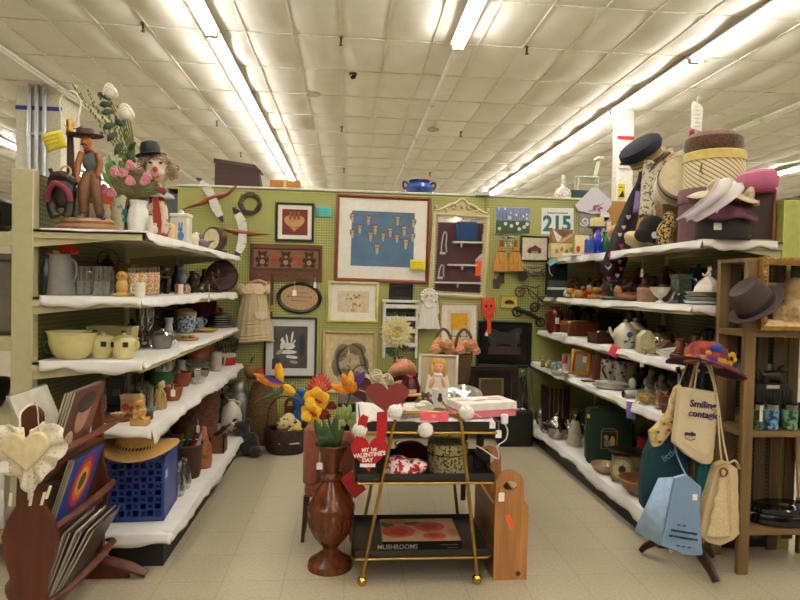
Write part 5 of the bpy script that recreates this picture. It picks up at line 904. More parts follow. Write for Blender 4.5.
e=I('grey_box','flat grey metal box on the top shelf behind the round clock','box',206,240,Z1,X=-1.3); P(e,'body',lambda b: b.box(198,220,-7,7,224,238),C('77777a',.4)); P(e,'lid',lambda b: b.box(197.5,220.5,-7.5,7.5,221.5,225),C('85858a',.35))
e=I('round_clock','tilted round wooden clock case with a cream face at the end of the top shelf','clock',216,246,Z1,X=-1.16,rot=(0,0,rad(-25))); P(e,'case',lambda b: b.lathe([(9,-7),(12.6,-5),(12.8,0),(11,3),(.1,3)],(0,0,0),n=32,M=Matrix.Translation((216,0,233.5)) @ Matrix.Rotation(PI/2,4,'X') @ Matrix.Scale(-1,4,(0,0,1))),WD('4e2f1f',.4)); P(e,'face',lambda b: b.el(216,233.5,9,10,-1,-3.6 if 0 else -7.4,n=28),C('cdbf9f',.5)); P(e,'foot',lambda b: [b.box(206,226,-6,4,244,246.5,c=.5)],WD('4e2f1f',.4))
e=I('grey_figurine','grey stone bird figurine lying before the round clock','figurine',203,243,Z1,X=-1.1); P(e,'body',lambda b: [b.ell(203,0,238,7,4,4,rot=(0,-14,0)),b.ell(196.5,-1,236,3,2.6,2.8),b.tube([(194,-1,236),(191,-1,237)],[1,.3]),b.tube([(208,0,237),(214,0,235)],[2,.6])],C('76736f',.6),remesh=.005)
e=I('orange_drum','orange-red lampshade behind the cowboy lamp','lampshade',97,212,Z1,Y=3.95); P(e,'shade',lambda b: b.lathe([(11,190),(8.5,166),(8.2,166),(10.6,190)],n=28),C('b85a2c',.8)); P(e,'stand',lambda b: b.lathe([(7,212),(6,209),(2,206),(1.6,186),(.1,185)]),DARKB)
e=I('stoneware_crock','beige stoneware crock behind the cowboy lamp base','crock',99,221,Z1,Y=3.74); P(e,'body',lambda b: jar(b,[(9,221),(10.5,214),(10.5,196),(9.4,191),(10,189)],1),C('a99a78',.5,var=.2)); P(e,'band',lambda b: b.lathe([(10.55,208),(10.7,207),(10.55,206)]),C('5a4a38'))
e=I('painted_bottle','brown wooden goblet behind the cowboy lamp','goblet',100,212,Z1,Y=4.2); P(e,'cup',lambda b: jar(b,[(2,184),(1.6,176),(4,168),(4.6,156)],.6),WD('6a4426')); P(e,'foot',lambda b: b.lathe([(4,212),(3,210),(1.6,206),(1.6,184)]),WD('6a4426'))
# ---- second shelf
e=I('grey_pitcher','tall grey stoneware pitcher at the near end of the second shelf','pitcher',60,291,Z2,Y=3.31); P(e,'body',lambda b: jar(b,[(14,291.5),(13.6,288),(12.6,273),(11.2,258),(10.4,252),(10.8,251)],1,n=30),C('77746c',.6,var=.14,bump=.1)); P(e,'handle',lambda b: b.tube([(70,0,256),(75,0,260),(75,0,272),(71.4,0,279)],1.4,sub=4),C('77746c',.6))
e=I('red_poppies','red artificial poppies stuck in the tall grey pitcher','flowers',60,291,Z2,Y=3.31)
for x,y,r in ((56,245,4),(63,243.5,5),(67,246.5,3.6),(42.5,254,4)): P(e,'poppy',lambda b: [rose(b,x,-3,y,r*1.25),b.ell(x,-2,y,r*.7)],C('a8141a',.7,var=.2))
P(e,'stem',lambda b: [b.tube([(59,0,270),(59,0,256),(x,-2,y)],.6,n=5) for x,y in ((56,246),(63,245),(67,247))]+[b.tube([(56,0,262),(54,0,253),(43,-2,255)],.6,n=5)],C('3c4a28')); P(e,'yellow_leaf',lambda b: petal(b,(54,-3,250),(47,-5,247),2),C('c09a3a'),solid=.0012)
e=I('black_bottle','slim black bottle behind the tall grey pitcher','bottle',43,292,Z2,Y=3.27); P(e,'body',lambda b: b.lathe([(5,292),(5.4,280),(5.2,266),(3.4,260),(2.2,256),(2.2,252),(.1,251.6)]),C('1d1a1a',.2)); P(e,'collar',lambda b: b.lathe([(2.2,256.6),(2.9,255.8),(2.9,254.6),(2.2,254)]),C('33302c',.3))
e=I('dark_lantern','dark metal lantern at the back of the second shelf','lantern',83,287,Z2,Y=3.95); P(e,'body',lambda b: b.lathe([(12,287),(12.6,283),(11,268),(9,262),(6,258)],n=20),C('241b17',.4)); P(e,'top',lambda b: b.lathe([(6.5,258),(5,254),(2,251.6),(1.4,248),(.1,247.6)],n=20),C('241b17',.4)); P(e,'handle',lambda b: b.tube([(74,0,262),(73,0,250),(83,0,243),(93,0,250),(92,0,262)],.5,sub=4),C('241b17',.4))
def mug(label,x,y,Y=None,X=None,r=5.6,h=27,mat=None,deco=None,g='glass mugs on the second shelf',z=Z2,hs=-1):
    e=I('glass_mug',label,'mug',x,y,z,Y,X,g); P(e,'cup',lambda b: jar(b,[(r*.92,y),(r,y-1),(r,y-h)],.7,n=20),mat or GL('e8ecea',.16)); P(e,'handle',lambda b: b.tube([(x+hs*r,-1,y-h*.8),(x+hs*(r+4.4),-1.5,y-h*.78),(x+hs*(r+4.6),-1.5,y-h*.35),(x+hs*r,-1,y-h*.22)],.9,sub=4),mat or GL('e8ecea',.16))
    P(e,'frosted_base',lambda b: b.lathe([(r*.8,y-1.4),(r*.86,y-h*.48),(.1,y-h*.48)]),C('aaa89e',.3) if not deco else deco)
for i,x in enumerate((79,88,98,108)): mug(('clear glass mug next to the grey pitcher','second clear glass mug from the grey pitcher','third clear glass mug from the grey pitcher','clear glass mug beside the yellow owl figurine')[i],x,291,Y=3.36+.02*(i % 2),h=29)
e=I('owl_figurine','yellow carved owl figurine on the edge of the second shelf','figurine',122,291,Z2,Y=3.34); OWM=C('b8984a',.5,var=.15,sc=60,bump=.3)
P(e,'body',lambda b: [b.ell(122,0,282,6,5.4,9),b.ell(122,-1,271.5,5.6,5,5),b.box(114,130,-6,6,288.5,291.4,c=.8)],OWM,remesh=.004); P(e,'face',lambda b: [b.el(120,271,1.4,1.4,-5.4,-6.4),b.el(124.4,271,1.4,1.4,-5.4,-6.4)],C('8a6a2c'))
for i,(x,Y) in enumerate(((132,3.42),(140,3.5),(147.5,3.6),(153.5,3.7))):
    e=I('painted_tumbler',('orange-patterned glass tumbler next to the yellow owl figurine','second orange-patterned tumbler from the yellow owl','third orange-patterned tumbler from the yellow owl','orange-patterned tumbler beside the black dog figurine')[i],'tumbler',x,290,Z2,Y=Y,g='orange patterned tumblers'); P(e,'glass',lambda b: jar(b,[(5,290),(5.4,288),(5.6,262)],.6,n=20),GL('efe4d2',.16)); P(e,'painted_pattern',lambda b: b.lathe([(5.45,288),(5.75,268),(5.75,267),(.1,267)]),SP('d0c8b4','b88a5a',95,.4,.45,.04,'vor'))
e=I('mug_white','white china mug before the orange-patterned tumblers','mug',140,291,Z2,Y=3.33); P(e,'cup',lambda b: jar(b,[(4.8,291),(5,277)],.6),CER); P(e,'handle',lambda b: b.tube([(135.4,-1,279),(132,-1,280),(132,-1,286),(135.4,-1,288)],.7,sub=4),CER)
e=I('dog_figurine','black sitting dog figurine on the second shelf','figurine',165,289,Z2,X=-1.24); P(e,'body',lambda b: [b.ell(165,0,280,6,5,9),b.ell(164,-3,266,5,4.6,5),b.ell(162,-7,268,2.6,2.6,2.2),b.ell(160,0,263,1.6,1.2,3),b.ell(168.4,0,263,1.6,1.2,3),b.tube([(162,-3,276),(161,-5,289)],[2,1.8]),b.tube([(168,-3,276),(169,-5,289)],[2,1.8])],C('1d1917',.35),remesh=.006); P(e,'collar',lambda b: b.tube([(165+4.6*cos(k*.63),-1+4.4*sin(k*.63),272.5) for k in range(10)],.9,closed=True),C('8a5a3a'))
e=I('rabbit_figurine','blue-grey rabbit figurine standing upright on the second shelf','figurine',182,277,Z2+.06,X=-1.36); P(e,'body',lambda b: [b.ell(182,0,270,4.6,4,7.4),b.ell(181.4,-1.6,260.4,3.4,3.2,3.6),b.tube([(180.4,0,258),(179,0,251)],[1.2,.9]),b.tube([(182.8,0,258),(182.6,0,250.5)],[1.2,.9])],C('8d95a0',.4),remesh=.005); P(e,'base',lambda b: b.box(176,188,-4,4,276,283.5),C('3a2c24'))
e=I('red_tin_mug','white mug with a red stripe on the second shelf','mug',179,289,Z2,X=-1.16); P(e,'cup',lambda b: jar(b,[(4,289),(4.2,279)],.5),CER); P(e,'stripe',lambda b: b.box(177,179.4,-4.5,-4,279.5,288.5),C('a03028')); P(e,'handle',lambda b: b.tube([(183,0,281),(186,0,282),(186,0,286),(183,0,287)],.5,sub=3),CER)
e=I('cream_pot','small cream sugar pot next to the red-striped mug','pot',186.5,288.5,Z2,X=-1.17); P(e,'body',lambda b: b.lathe([(3,288.5),(4,285),(3.4,281),(2,279.6),(.1,279)]),C('a58a6c',.3)); P(e,'knob',lambda b: b.ell(186.5,0,278.6,1),C('8a3a2c'))
e=I('frog_figurine','dark green glazed frog figurine on the second shelf','figurine',197,288,Z2,X=-1.17); P(e,'body',lambda b: [b.ell(197,0,284,6.6,5,4),b.ell(201.5,-2,281,3.4,3.2,3),b.ell(192,0,286,3,3,2.4),b.ell(203,-3,286.4,2.4,2,1.6)],C('3d4028',.3,var=.4,sc=40),remesh=.005); P(e,'belly',lambda b: b.ell(202.5,-4.4,283,1.8,1.2,1.8),C('b7a883',.4))
price_tag('white price tag hanging low from the second shelf before the bronze warrior',209,298,4.5,2,8,14)
e=I('rainbow_tray','round tray with coloured bands standing at the far end of the second shelf','tray',222,288,Z2,X=-1.32); P(e,'disc',lambda b: b.el(222,273,15,14.5,1,-1,n=36),SP('7a3426','39565e',7,.4,.5,.3,'bands')); P(e,'rim',lambda b: b.tube([(222+15*cos(k*PI/18),0,273+14.5*sin(k*PI/18)) for k in range(36)],1.3,closed=True),WD('3d2117',.35))
e=I('warrior_statuette','small bronze crouching warrior statuette before the round tray','figurine',212,288,Z2,X=-1.17); P(e,'body',lambda b: [b.ell(212,0,277,3.4,3,5),b.ell(211,-1,269.5,2.2,2,2.4),b.tube([(211,0,280),(206,-2,283),(205,-1,288)],[2,1.7,1.4],sub=3),b.tube([(213,0,280),(218,-2,283),(220,-1,288)],[2,1.7,1.3],sub=3),b.tube([(209,0,274),(205,-2,278),(207,-3,282)],1.2,sub=3),b.tube([(215,0,274),(219,-2,271),(217,-2,266)],1.2,sub=3),b.box(203,222,-3,3,286.6,288.2)],C('5a3524',.35,.4),remesh=.004); P(e,'spear',lambda b: b.cyl((217,-2,262),(219,-2,284),.5),C('3a2a20'))
for i,(x,y,h,rr,c_,lab) in enumerate(((204,284,22,5,'3a1e20','dark red ceramic jug at the back of the second shelf'),(176,286,26,4.6,'33281f','tall dark brown bottle at the back of the second shelf'),(192,283,20,5,'4a3a2c','squat brown crock at the back of the second shelf'))):
    e=I('dark_jug',lab,'jug',x,y,Z2,X=-1.47); P(e,'body',lambda b: b.lathe([(rr*.8,y),(rr,y-h*.2),(rr*.95,y-h*.55),(rr*.5,y-h*.75),(rr*.45,y-h*.95),(rr*.6,y-h),(.1,y-h)]),C(c_,.3)); P(e,'handle',lambda b: b.tube([(x+rr*.5,0,y-h*.9),(x+rr*1.3,0,y-h*.8),(x+rr*.95,0,y-h*.5)],.8,sub=3),C(c_,.3))
# ---- third shelf
e=I('mixing_bowl','large cream oval bowl nested in a second one on the third shelf','bowl',69,356,Z3,Y=3.32); P(e,'bowl',lambda b: jar(b,[(13,356.5),(18,352),(21.4,343),(22.4,334),(22,331)],1.2,sy=.8,n=40),CREAM); P(e,'rim',lambda b: b.tube([(69+22.2*cos(k*PI/20),17.8*sin(k*PI/20),331.5) for k in range(40)],1,closed=True,n=7),CREAM); P(e,'handle',lambda b: b.tube([(46.5,0,340),(44,-3,344),(46,-6,349),(50,-6,351)],1.3,sub=3),C('3a2c1c',.4))
e=I('mixing_bowl','inner cream bowl resting in the larger oval bowl','bowl',69,356,Z3+.055,Y=3.32); P(e,'bowl',lambda b: jar(b,[(11,352),(17,346),(21,338.5),(21.6,337.2)],1,sy=.78,n=36),C('d6cda0',.3)); P(e,'foot',lambda b: b.lathe([(10,354),(11,352),(.1,351.8)]),CREAM)
for i,(x,Y,s) in enumerate(((102.5,3.36,'beside the cream bowls'),(124,3.34,'beside the green goblets'))):
    e=I('sugar_canister','cream lidded sugar pot with black silhouettes '+s,'canister',x,355,Z3,Y=Y,g='cream silhouette pots'); P(e,'body',lambda b: b.lathe([(8,355.5),(9.4,352),(11,345),(11.4,338),(10.6,336.5)],n=28),CREAM); P(e,'lid',lambda b: b.lathe([(11,336.8),(9.6,334.4),(5,332.8),(2,332.4),(2.4,330.4),(.1,329.6)],n=28),CREAM)
    for s_ in (-1,1): P(e,'handle',lambda b: b.tube([(x+s_*10.6,-1,339),(x+s_*14.4,-2,339),(x+s_*14,-2,345),(x+s_*10,-1,348)],1,sub=4),CREAM)
    P(e,'silhouette',lambda b: b.box(x+2.6,x+7.4,-9.8,-11.6,338.5,343.5),C('201d18')); P(e,'silhouette',lambda b: b.box(x-9.4,x-6.6,-6.5,-9.5,338.5,343.5),C('201d18'))
for i,(y,lab) in enumerate(((343,'lower cream bread box with black silhouettes behind the sugar pots'),(331,'upper cream bread box stacked behind the sugar pots'))):
    e=I('bread_box',lab,'box',115,343,Z3+.002+i*.072,Y=3.75,g='cream bread boxes'); P(e,'body',lambda b: b.pr([(94,343),(135,343),(136,332.4),(93,332.4)],-13,6),CREAM); P(e,'rim',lambda b: b.ring(92.5,136.5,331.4,332.4,.3,-13.4,-13.5) if 0 else b.box(92.5,136.5,-13.5,6.5,331.3,332.5),C('dbd2a2',.3)); [P(e,'silhouette',lambda b: b.box(q_,q_+4,-13,-13.5,335,340),C('201d18')) for q_ in (126,99)]
e=I('glass_dish','clear glass dish propped behind the cream bowls','dish',82,342,Z3,Y=3.8); P(e,'dish',lambda b: jar(b,[(8,342),(13,334),(15,322)],.8),GL('e6ece8',.2)); P(e,'foot',lambda b: b.lathe([(6,344),(7,342),(.1,342)]),GL('e6ece8',.2))
for i,(x,X) in enumerate(((141,-1.32),(148,-1.28),(145,-1.42))):
    e=I('green_goblet',('green glass goblet next to the cream pots','green glass goblet next to the glass casserole','green glass goblet behind the other two')[i],'goblet',x,350,Z3,X=X,g='green glass goblets'); P(e,'bowl',lambda b: jar(b,[(1,334),(4.4,328),(5.4,318),(5.2,312)],.6),GL('4a8a48',.2)); P(e,'stem',lambda b: b.lathe([(5,350),(4.6,349),(1.2,347),(1,334)]),GL('3f7a44',.25))
e=I('glass_casserole','silver-rimmed clear casserole on the third shelf edge','casserole',162,347,Z3,X=-1.17); P(e,'body',lambda b: jar(b,[(8,347.5),(9.6,344),(10.4,334)],.9),C('8d8b85',.15,.5)); P(e,'lid',lambda b: b.lathe([(11,334),(9,331),(3,329.6),(2,328),(.1,327.4)]),GL('d8d8d4',.3)); P(e,'handle',lambda b: [b.tube([(162+s*10,0,336),(162+s*14,0,336.6),(162+s*10,0,339)],.9,sub=3) for s in (-1,1)],C('8d8b85',.2,.5))
e=I('white_bud_vase','slim white vase on the third shelf in front of the tureen','vase',168.5,330,Z3+.0,X=-1.36); P(e,'body',lambda b: jar(b,[(4.4,336),(5,328),(3.8,320),(3.4,315),(4.8,310.5)],.6),C('d8d4cc',.3)); P(e,'foot',lambda b: b.lathe([(4.6,337.5),(4.4,336),(.1,336)]),C('d8d4cc',.3))
e=I('soup_tureen','blue-and-white tureen with a tan lid on the third shelf','tureen',185,328,Z3,X=-1.36); P(e,'body',lambda b: b.lathe([(7,333),(9.6,328),(10.8,320),(10.4,316)]),SP('c8ccd0','4f6a9a',50,.25,.52,.04)); P(e,'lid',lambda b: b.lathe([(11.2,316),(10.6,312),(6,309.4),(2,308.8),(.1,308)]),C('a8966a',.35)); P(e,'handle',lambda b: [b.tube([(185+s*10.6,0,319),(185+s*14,0,320),(185+s*10.4,0,324)],.9,sub=3) for s in (-1,1)],C('c8ccd0',.3))
e=I('dark_red_box','dark red picture leaning at the back of the third shelf','picture',196,325,Z3,X=-1.53); P(e,'frame',lambda b: b.ring(176,214,298,326,2,1,-1.6),C('4a1c18',.4)); P(e,'print',lambda b: b.box(177,213,.8,-.4,299,325),C('6a241d',.6))
e=I('cutting_board','round wooden board carrying napkin rings on the third shelf','board',187,339,Z3,X=-1.17); P(e,'board',lambda b: b.lathe([(11,339.5),(11.6,338.4),(11,337.4),(.1,337.4)],n=32),WD('a07a45',.5,ax=0)); 
for i,(x,d,c_,nm_) in enumerate(((181,-2,'b8863c','gold'),(186,-4,'5a7a3a','green'),(191,-1,'b0522c','orange'),(187,4,'d0b880','cream'))): O('napkin_ring',nm_+' napkin ring on the round wooden board','napkin ring',187,339,Z3,lambda b: b.tube([(x+2.4*cos(k*.63),d+2.4*sin(k*.63),335.6) for k in range(10)],1.5,closed=True,n=8),C(c_,.5),X=-1.17,g='napkin rings on the wooden board')
price_tag('white price tag hanging at the glass casserole on the third shelf',174,341,4.02,4,6,6)
e=I('yellow_plate','yellow oval plate lying flat on the third shelf','plate',207,332,Z3,X=-1.2); P(e,'plate',lambda b: b.lathe([(6,333),(10,331.4),(11.6,330.2),(10,331),(6,332),(.1,332)],n=32),C('c9ab5a',.3)); P(e,'rim',lambda b: b.tube([(207+11.4*cos(k*PI/14),11.4*sin(k*PI/14),330.4) for k in range(28)],.4,closed=True,n=5),C('a8843c',.3))
for i in range(5):
    e=I('silver_platter',('bottom silver platter of the stack at the end of the third shelf','second silver platter up in the stack','middle silver platter of the stack','fourth silver platter up in the stack','top silver platter of the stack, under the red-knobbed lid')[i],'platter',221,327.5,Z3+i*.021,X=-1.25,g='stacked silver platters'); P(e,'plate',lambda b: b.lathe([(8,327.5),(12-.5*i,326.4),(13-.5*i,325.4),(11,326.2),(.1,326.6)],n=30),MT('8f8d8a',.25)); P(e,'rim',lambda b: b.tube([(221+(12.9-.5*i)*cos(k*PI/14),(12.9-.5*i)*sin(k*PI/14),325.5) for k in range(28)],.4,closed=True,n=5),MT('b9b7b4',.2))
e=I('saucepan_cover','black pot lid with a red knob on the stacked silver platters','lid',221,318,Z3+.112,X=-1.25); P(e,'lid',lambda b: b.lathe([(9,319),(8,317),(3,315.6),(.1,315.4)]),C('2b2826',.3)); P(e,'knob',lambda b: b.lathe([(1.4,315.6),(2.8,313.4),(2.4,311),(.1,310.4)]),C('b02020',.3))
price_tag('white price tag hanging from the third shelf above the terracotta dish',178,352,3.66,2.4,6,8)
# ---- fourth shelf
e=I('wooden_platter','oval wooden platter at the near end of the fourth shelf','platter',108,423,Z4,Y=3.36); P(e,'platter',lambda b: b.lathe([(22,424.5),(25,422),(25.6,419.5),(24,420),(22,422),(.1,422.2)],sy=.45,n=40),WD('7d4c28',.4,ax=0)); P(e,'inlay',lambda b: b.lathe([(16,422),(16,421.6),(.1,421.6)],sy=.4),WD('9a6a3a',.4,ax=0))
e=I('glass_canister','clear glass canister standing on the oval wooden platter','canister',97,418,Z4+.02,Y=3.36); P(e,'jar',lambda b: jar(b,[(8,421),(8.6,417),(8.4,397),(7.6,394),(8.2,392)],.8),GL('e4e8e6',.2)); P(e,'glass_beads',lambda b: [b.ell(97+4*cos(k*2.4)*(k % 3)/2,4*sin(k*2.4)*(k % 3)/2,419-(k//5)*2.6,1.5) for k in range(14)],C('b8bcbc',.15))
e=I('trinket_dish','small gold-rimmed shell dish on the oval wooden platter','dish',118,420,Z4+.02,Y=3.35); P(e,'dish',lambda b: b.lathe([(4,421),(7,418.6),(8,416.6),(6,418),(.1,419)],sy=.7,n=24,wob=lambda a,z: 1+.06*sin(a*8)),C('c9a868',.3)); P(e,'pearls',lambda b: [b.ell(118+3*cos(k*1.3),2*sin(k*1.3),416.6,1.2) for k in range(6)],C('dcd8d0',.2))
e=I('black_coffee_maker','black coffee maker at the back of the fourth shelf','coffee maker',118,412,Z4,Y=3.62); P(e,'body',lambda b: [b.box(108,128,-6,8,372,414,c=2),b.box(107,129,-10,8,370,380,c=2),b.box(107,129,-12,8,409,414,c=1)],C('161414',.3),remesh=0); P(e,'dial',lambda b: b.lathe([(3.4,0),(3,1.4),(.1,1.6)],(0,0,0),M=Matrix.Translation((110,-10,376)) @ Matrix.Rotation(-PI/2,4,'X') @ Matrix.Scale(-1,4,(0,0,1))),C('8d8a86',.3)); P(e,'label',lambda b: b.box(115,122,-6,-6.5,392,398),C('4a5a4c'))
e=I('fruit_box','tan recipe box with a painted red fruit on its front','box',131,416,Z4,Y=3.48); P(e,'body',lambda b: b.box(122,141,-4,4,397,416,c=.5),C('a88d62',.6)); P(e,'lid',lambda b: b.box(121.6,141.4,-4.4,4.4,394,399,c=.4),C('b39a70',.6)); P(e,'fruit_painting',lambda b: [b.el(127,406,3.4,3.6,-4,-4.5),b.el(133,408,2.8,3,-4,-4.6)],C('b03a28'))
e=I('teddy_figurine','golden wooden teddy figurine sitting on the edge of the fourth shelf','figurine',140,428,Z4,Y=3.26); TD=C('b08a48',.5,var=.2,sc=50)
P(e,'body',lambda b: [b.ell(140,0,416,5.4,4.6,6.4),b.ell(139.6,-1,406.4,5,4.4,4.8),b.ell(135.6,0,402.4,1.7),b.ell(143.6,0,402.4,1.7),b.ell(135,-3,415,2,2.2,4),b.ell(145,-3,415,2,2.2,4),b.ell(136.4,-5,420,2.6,3,2.4),b.ell(144,-5,420,2.6,3,2.4)],TD,remesh=.004); P(e,'plinth',lambda b: b.box(132,148.5,-6,6,420.5,428,c=.6),C('b8935a',.6)); P(e,'nose',lambda b: b.ell(139.4,-5.4,407.4,1),C('4a3018'))
e=I('straw_doll','straw doll figure in the middle of the fourth shelf','straw doll',160,412,Z4,X=-1.12); P(e,'body',lambda b: [b.lathe([(6,412),(6.4,404),(4,396),(2,391)],n=28,wob=lambda a,z: 1+.08*sin(a*12))],C('b0955c',.9,0,.4,14,.6,0,(9,9,.6))); P(e,'head',lambda b: b.ell(160,0,388.4,3,2.8,3.4),C('b59c66',.9)); P(e,'arm',lambda b: [b.tube([(158,-1,393),(154,-4,398),(156,-6,403)],1.2,sub=3)],C('b59c66',.9)); P(e,'arm',lambda b: [b.tube([(162,-1,393),(166,-4,398),(164,-6,403)],1.2,sub=3)],C('b59c66',.9))
e=I('glass_stein','clear glass stein beside the straw doll','stein',151,411,Z4,Y=3.62); P(e,'glass',lambda b: jar(b,[(5,411),(5.6,408),(5,386)],.6),GL('dfe3dc',.2)); P(e,'handle',lambda b: b.tube([(146,0,390),(142,0,391),(142,0,402),(146,0,405)],.9,sub=4),GL('dfe3dc',.2))
for i,(x,X) in enumerate(((136,-1.42),(142,-1.38))):
    e=I('candlestick',('dark twisted candlestick beside the coffee maker','dark twisted candlestick behind the straw doll')[i],'candlestick',x,406,Z4,X=X); P(e,'base',lambda b: b.lathe([(5,406),(4.4,404),(1.6,402),(1.2,399)]),C('3b3128',.4)); P(e,'shaft',lambda b: b.lathe([(1.2,399),(2,394),(1.2,388),(2.2,380),(1.4,374),(3,371),(3.2,369.6),(.1,369.6)]),C('4d4336',.4))
e=I('green_bowl','deep green glass bowl under a clear one on the fourth shelf','bowl',161,389,Z4+.0,X=-1.3); P(e,'bowl',lambda b: jar(b,[(7,391),(10.5,387),(13,379),(13.6,374)],.8,n=32),C('1f5a2c',.15)); P(e,'foot',lambda b: b.lathe([(6.4,393.6),(7,391),(.1,391)]),C('1f5a2c',.15))
O('glass_bowl','tall clear glass bowl nested in the deep green bowl','bowl',161,381,Z4+.075,lambda b: jar(b,[(8,381),(11.6,374),(13.4,362),(14,357)],.7,n=32),GL('e4ece4',.2),X=-1.3)
for i,(x,X,c_) in enumerate(((172,-1.13,'9a4f2c'),(181,-1.22,'8a4426'))):
    e=I('terracotta_pot',('terracotta planter full of trinkets on the shelf edge','terracotta planter behind the trinket planter')[i],'planter',x,398,Z4,X=X); P(e,'pot',lambda b: jar(b,[(7,398),(9,393),(10.2,386),(10.6,384)],1.2,n=28),C(c_,.7,var=.2)); P(e,'trinkets',lambda b: [b.ell(x+5*cos(k*2.1)*(k % 3)/2.4,5*sin(k*2.1)*(k % 3)/2.4,384.5-(k % 2),2.2,2,1.7,mi=k % 3) for k in range(12)],[C('5a2f20'),C('8a6a48'),C('a88d70')])
price_tag('white price tag hanging on the trinket planter',173,393,3.7,4.4,7,9); price_tag('white price tag standing above the straw doll on the fourth shelf',163,384,3.9,3.6,7,4)
e=I('casserole_dish','round terracotta casserole with a clear glass lid on the fourth shelf','casserole',198,358,Z4+.115,X=-1.3); P(e,'dish',lambda b: jar(b,[(13,359),(14.4,356),(15,349)],1,n=32),C('8f4a28',.35)); P(e,'lid',lambda b: b.lathe([(15.4,349),(13,346.6),(6,345),(2,344.4),(2.4,342.4),(.1,342)]),GL('dcd4c8',.3)); P(e,'handle',lambda b: [b.tube([(198+s*14.6,0,350),(198+s*18.4,0,350.6),(198+s*14.6,0,353)],1.1,sub=3) for s in (-1,1)],C('8f4a28',.35))
for i in range(4):
    e=I('cake_plate',('pale plate at the bottom of the pile under the casserole','second pale plate under the casserole','third pale plate under the casserole','uppermost pale plate right under the casserole')[i],'plate',199,371,Z4+.002+i*.027,X=-1.3,g='plates under the casserole'); P(e,'plate',lambda b: b.lathe([(8,371),(14,368.4),(16,366.4),(13,368),(.1,369.6)],n=32,wob=lambda a,z: 1+.02*sin(a*9)),C(('b9b39c','c3b8a0','a8b09a','c9bda6')[i],.3)); P(e,'foot',lambda b: b.lathe([(6,371.6),(6.4,370.6),(.1,370.6)]),C('b9b39c',.3))
e=I('glass_vase_bowl','cut glass bowl on the edge of the fourth shelf','bowl',198,381,Z4,X=-1.13); P(e,'bowl',lambda b: jar(b,[(5,381),(8,377),(10.6,370),(11,367)],.8,n=30,wob=lambda a,z: 1+.04*sin(a*10)),GL('e2e4da',.25)); P(e,'dried_petals',lambda b: [b.ell(198+5*cos(k*1.9),5*sin(k*1.9),371+(k % 2),2.6,2.2,1.6,mi=k % 2) for k in range(9)],[C('8a6a45'),C('7f8a5c')])
e=I('cream_jug','pale cream jug before the pile of plates','jug',181,371,Z4+.0,X=-1.42); P(e,'body',lambda b: jar(b,[(5,384),(7,378),(6,369),(4,364),(5,359.5)],.7),C('b5b098',.35)); P(e,'handle',lambda b: b.tube([(186,0,363),(191,0,365),(187,0,374)],.9,sub=3),C('b5b098',.35))
e=I('red_tin','red tin at the far end of the fourth shelf','tin',228,362,Z4,X=-1.12); P(e,'body',lambda b: b.lathe([(7,362.5),(7.2,362),(7.2,354),(7,353.4)],n=28),C('a01f28',.35)); P(e,'lid',lambda b: b.lathe([(7.5,354.6),(7.5,352),(6,351),(.1,350.8)],n=28),C('b9b4ac',.3))
e=I('glass_tumbler','pale glass pitcher between the plates and the red tin','pitcher',216,369,Z4,X=-1.14); P(e,'glass',lambda b: jar(b,[(4.6,369),(5.4,366),(5.6,352),(6.2,350)],.6),C('b3aca0',.25)); P(e,'handle',lambda b: b.tube([(221,0,354),(224.4,0,355),(224,0,362),(221,0,364)],.8,sub=4),C('b3aca0',.25))
e=I('wire_basket','dark wire basket at the far end of the fourth shelf','wire basket',227,366,Z4,X=-1.35); P(e,'rim',lambda b: b.tube([(227+11*cos(k*PI/12),9*sin(k*PI/12),341.6) for k in range(24)],.7,closed=True,n=6),C('2b2724',.4)); P(e,'wires',lambda b: [b.tube([(227+11*cos(a),9*sin(a),341.6),(227+9*cos(a+.2),8*sin(a+.2),352),(227+5*cos(a+.4),5*sin(a+.4),357)],.45,n=5) for a in [k*PI/9 for k in range(18)]]+[b.tube([(227+9.6*cos(k*PI/10),8.4*sin(k*PI/10),349) for k in range(20)],.4,closed=True,n=5)],C('2b2724',.4)); P(e,'base',lambda b: b.lathe([(8,366),(7,362),(5,357),(.1,357)]),C('33302c',.4))
# ---- bottom deck
e=I('milk_crate','blue plastic milk crate with a lattice of cut-outs on the bottom deck','crate',125,532,Z5,Y=3.36,rot=(0,0,rad(4))); BL=C('22418a',.4,var=.1)
def crate(b):
    x0,x1,z0,z1,D_=87,162,469,533,62
    b.box(x0,x1,0,D_,z1-1.5,z1)
    for y0_,y1_ in ((0,2),(D_-2,D_)):
        b.box(x0,x1,y0_,y1_,z0,z0+5); b.box(x0,x1,y0_,y1_,z1-5,z1)
        for x in (x0,x1-3): b.box(x,x+3,y0_,y1_,z0,z1)
    for x in (x0,x1-2):
        b.box(x,x+2,0,D_,z0,z0+5); b.box(x,x+2,0,D_,z1-5,z1)
    return b
P(e,'rim_and_base',crate,BL)
def lat(b,x0,x1,z0,z1,pl,depth):
    for i in range(1,10):
        t=x0+(x1-x0)*i/10; b.box(*((t-.7,t+.7,depth,depth+1.4) if pl == 'x' else (depth,depth+1.4,t-.7,t+.7)),z0,z1)
    for j in range(1,8):
        z=z0+(z1-z0)*j/8; b.box(*((x0,x1,depth,depth+1.4) if pl == 'x' else (depth,depth+1.4,x0,x1)),z-.7,z+.7)
    for i in range(10):
        for j in range(8):
            if (i+j) % 2 == 0:
                cx,cz=x0+(x1-x0)*(i+.5)/10,z0+(z1-z0)*(j+.5)/8
                if pl == 'x': b.ring(cx-2.2,cx+2.2,cz-2.2,cz+2.2,.8,depth,depth+1.3)
P(e,'lattice_side',lambda b: lat(b,90,159,474,528,'x',.3),BL); P(e,'lattice_side',lambda b: lat(b,90,159,474,528,'x',60),BL)
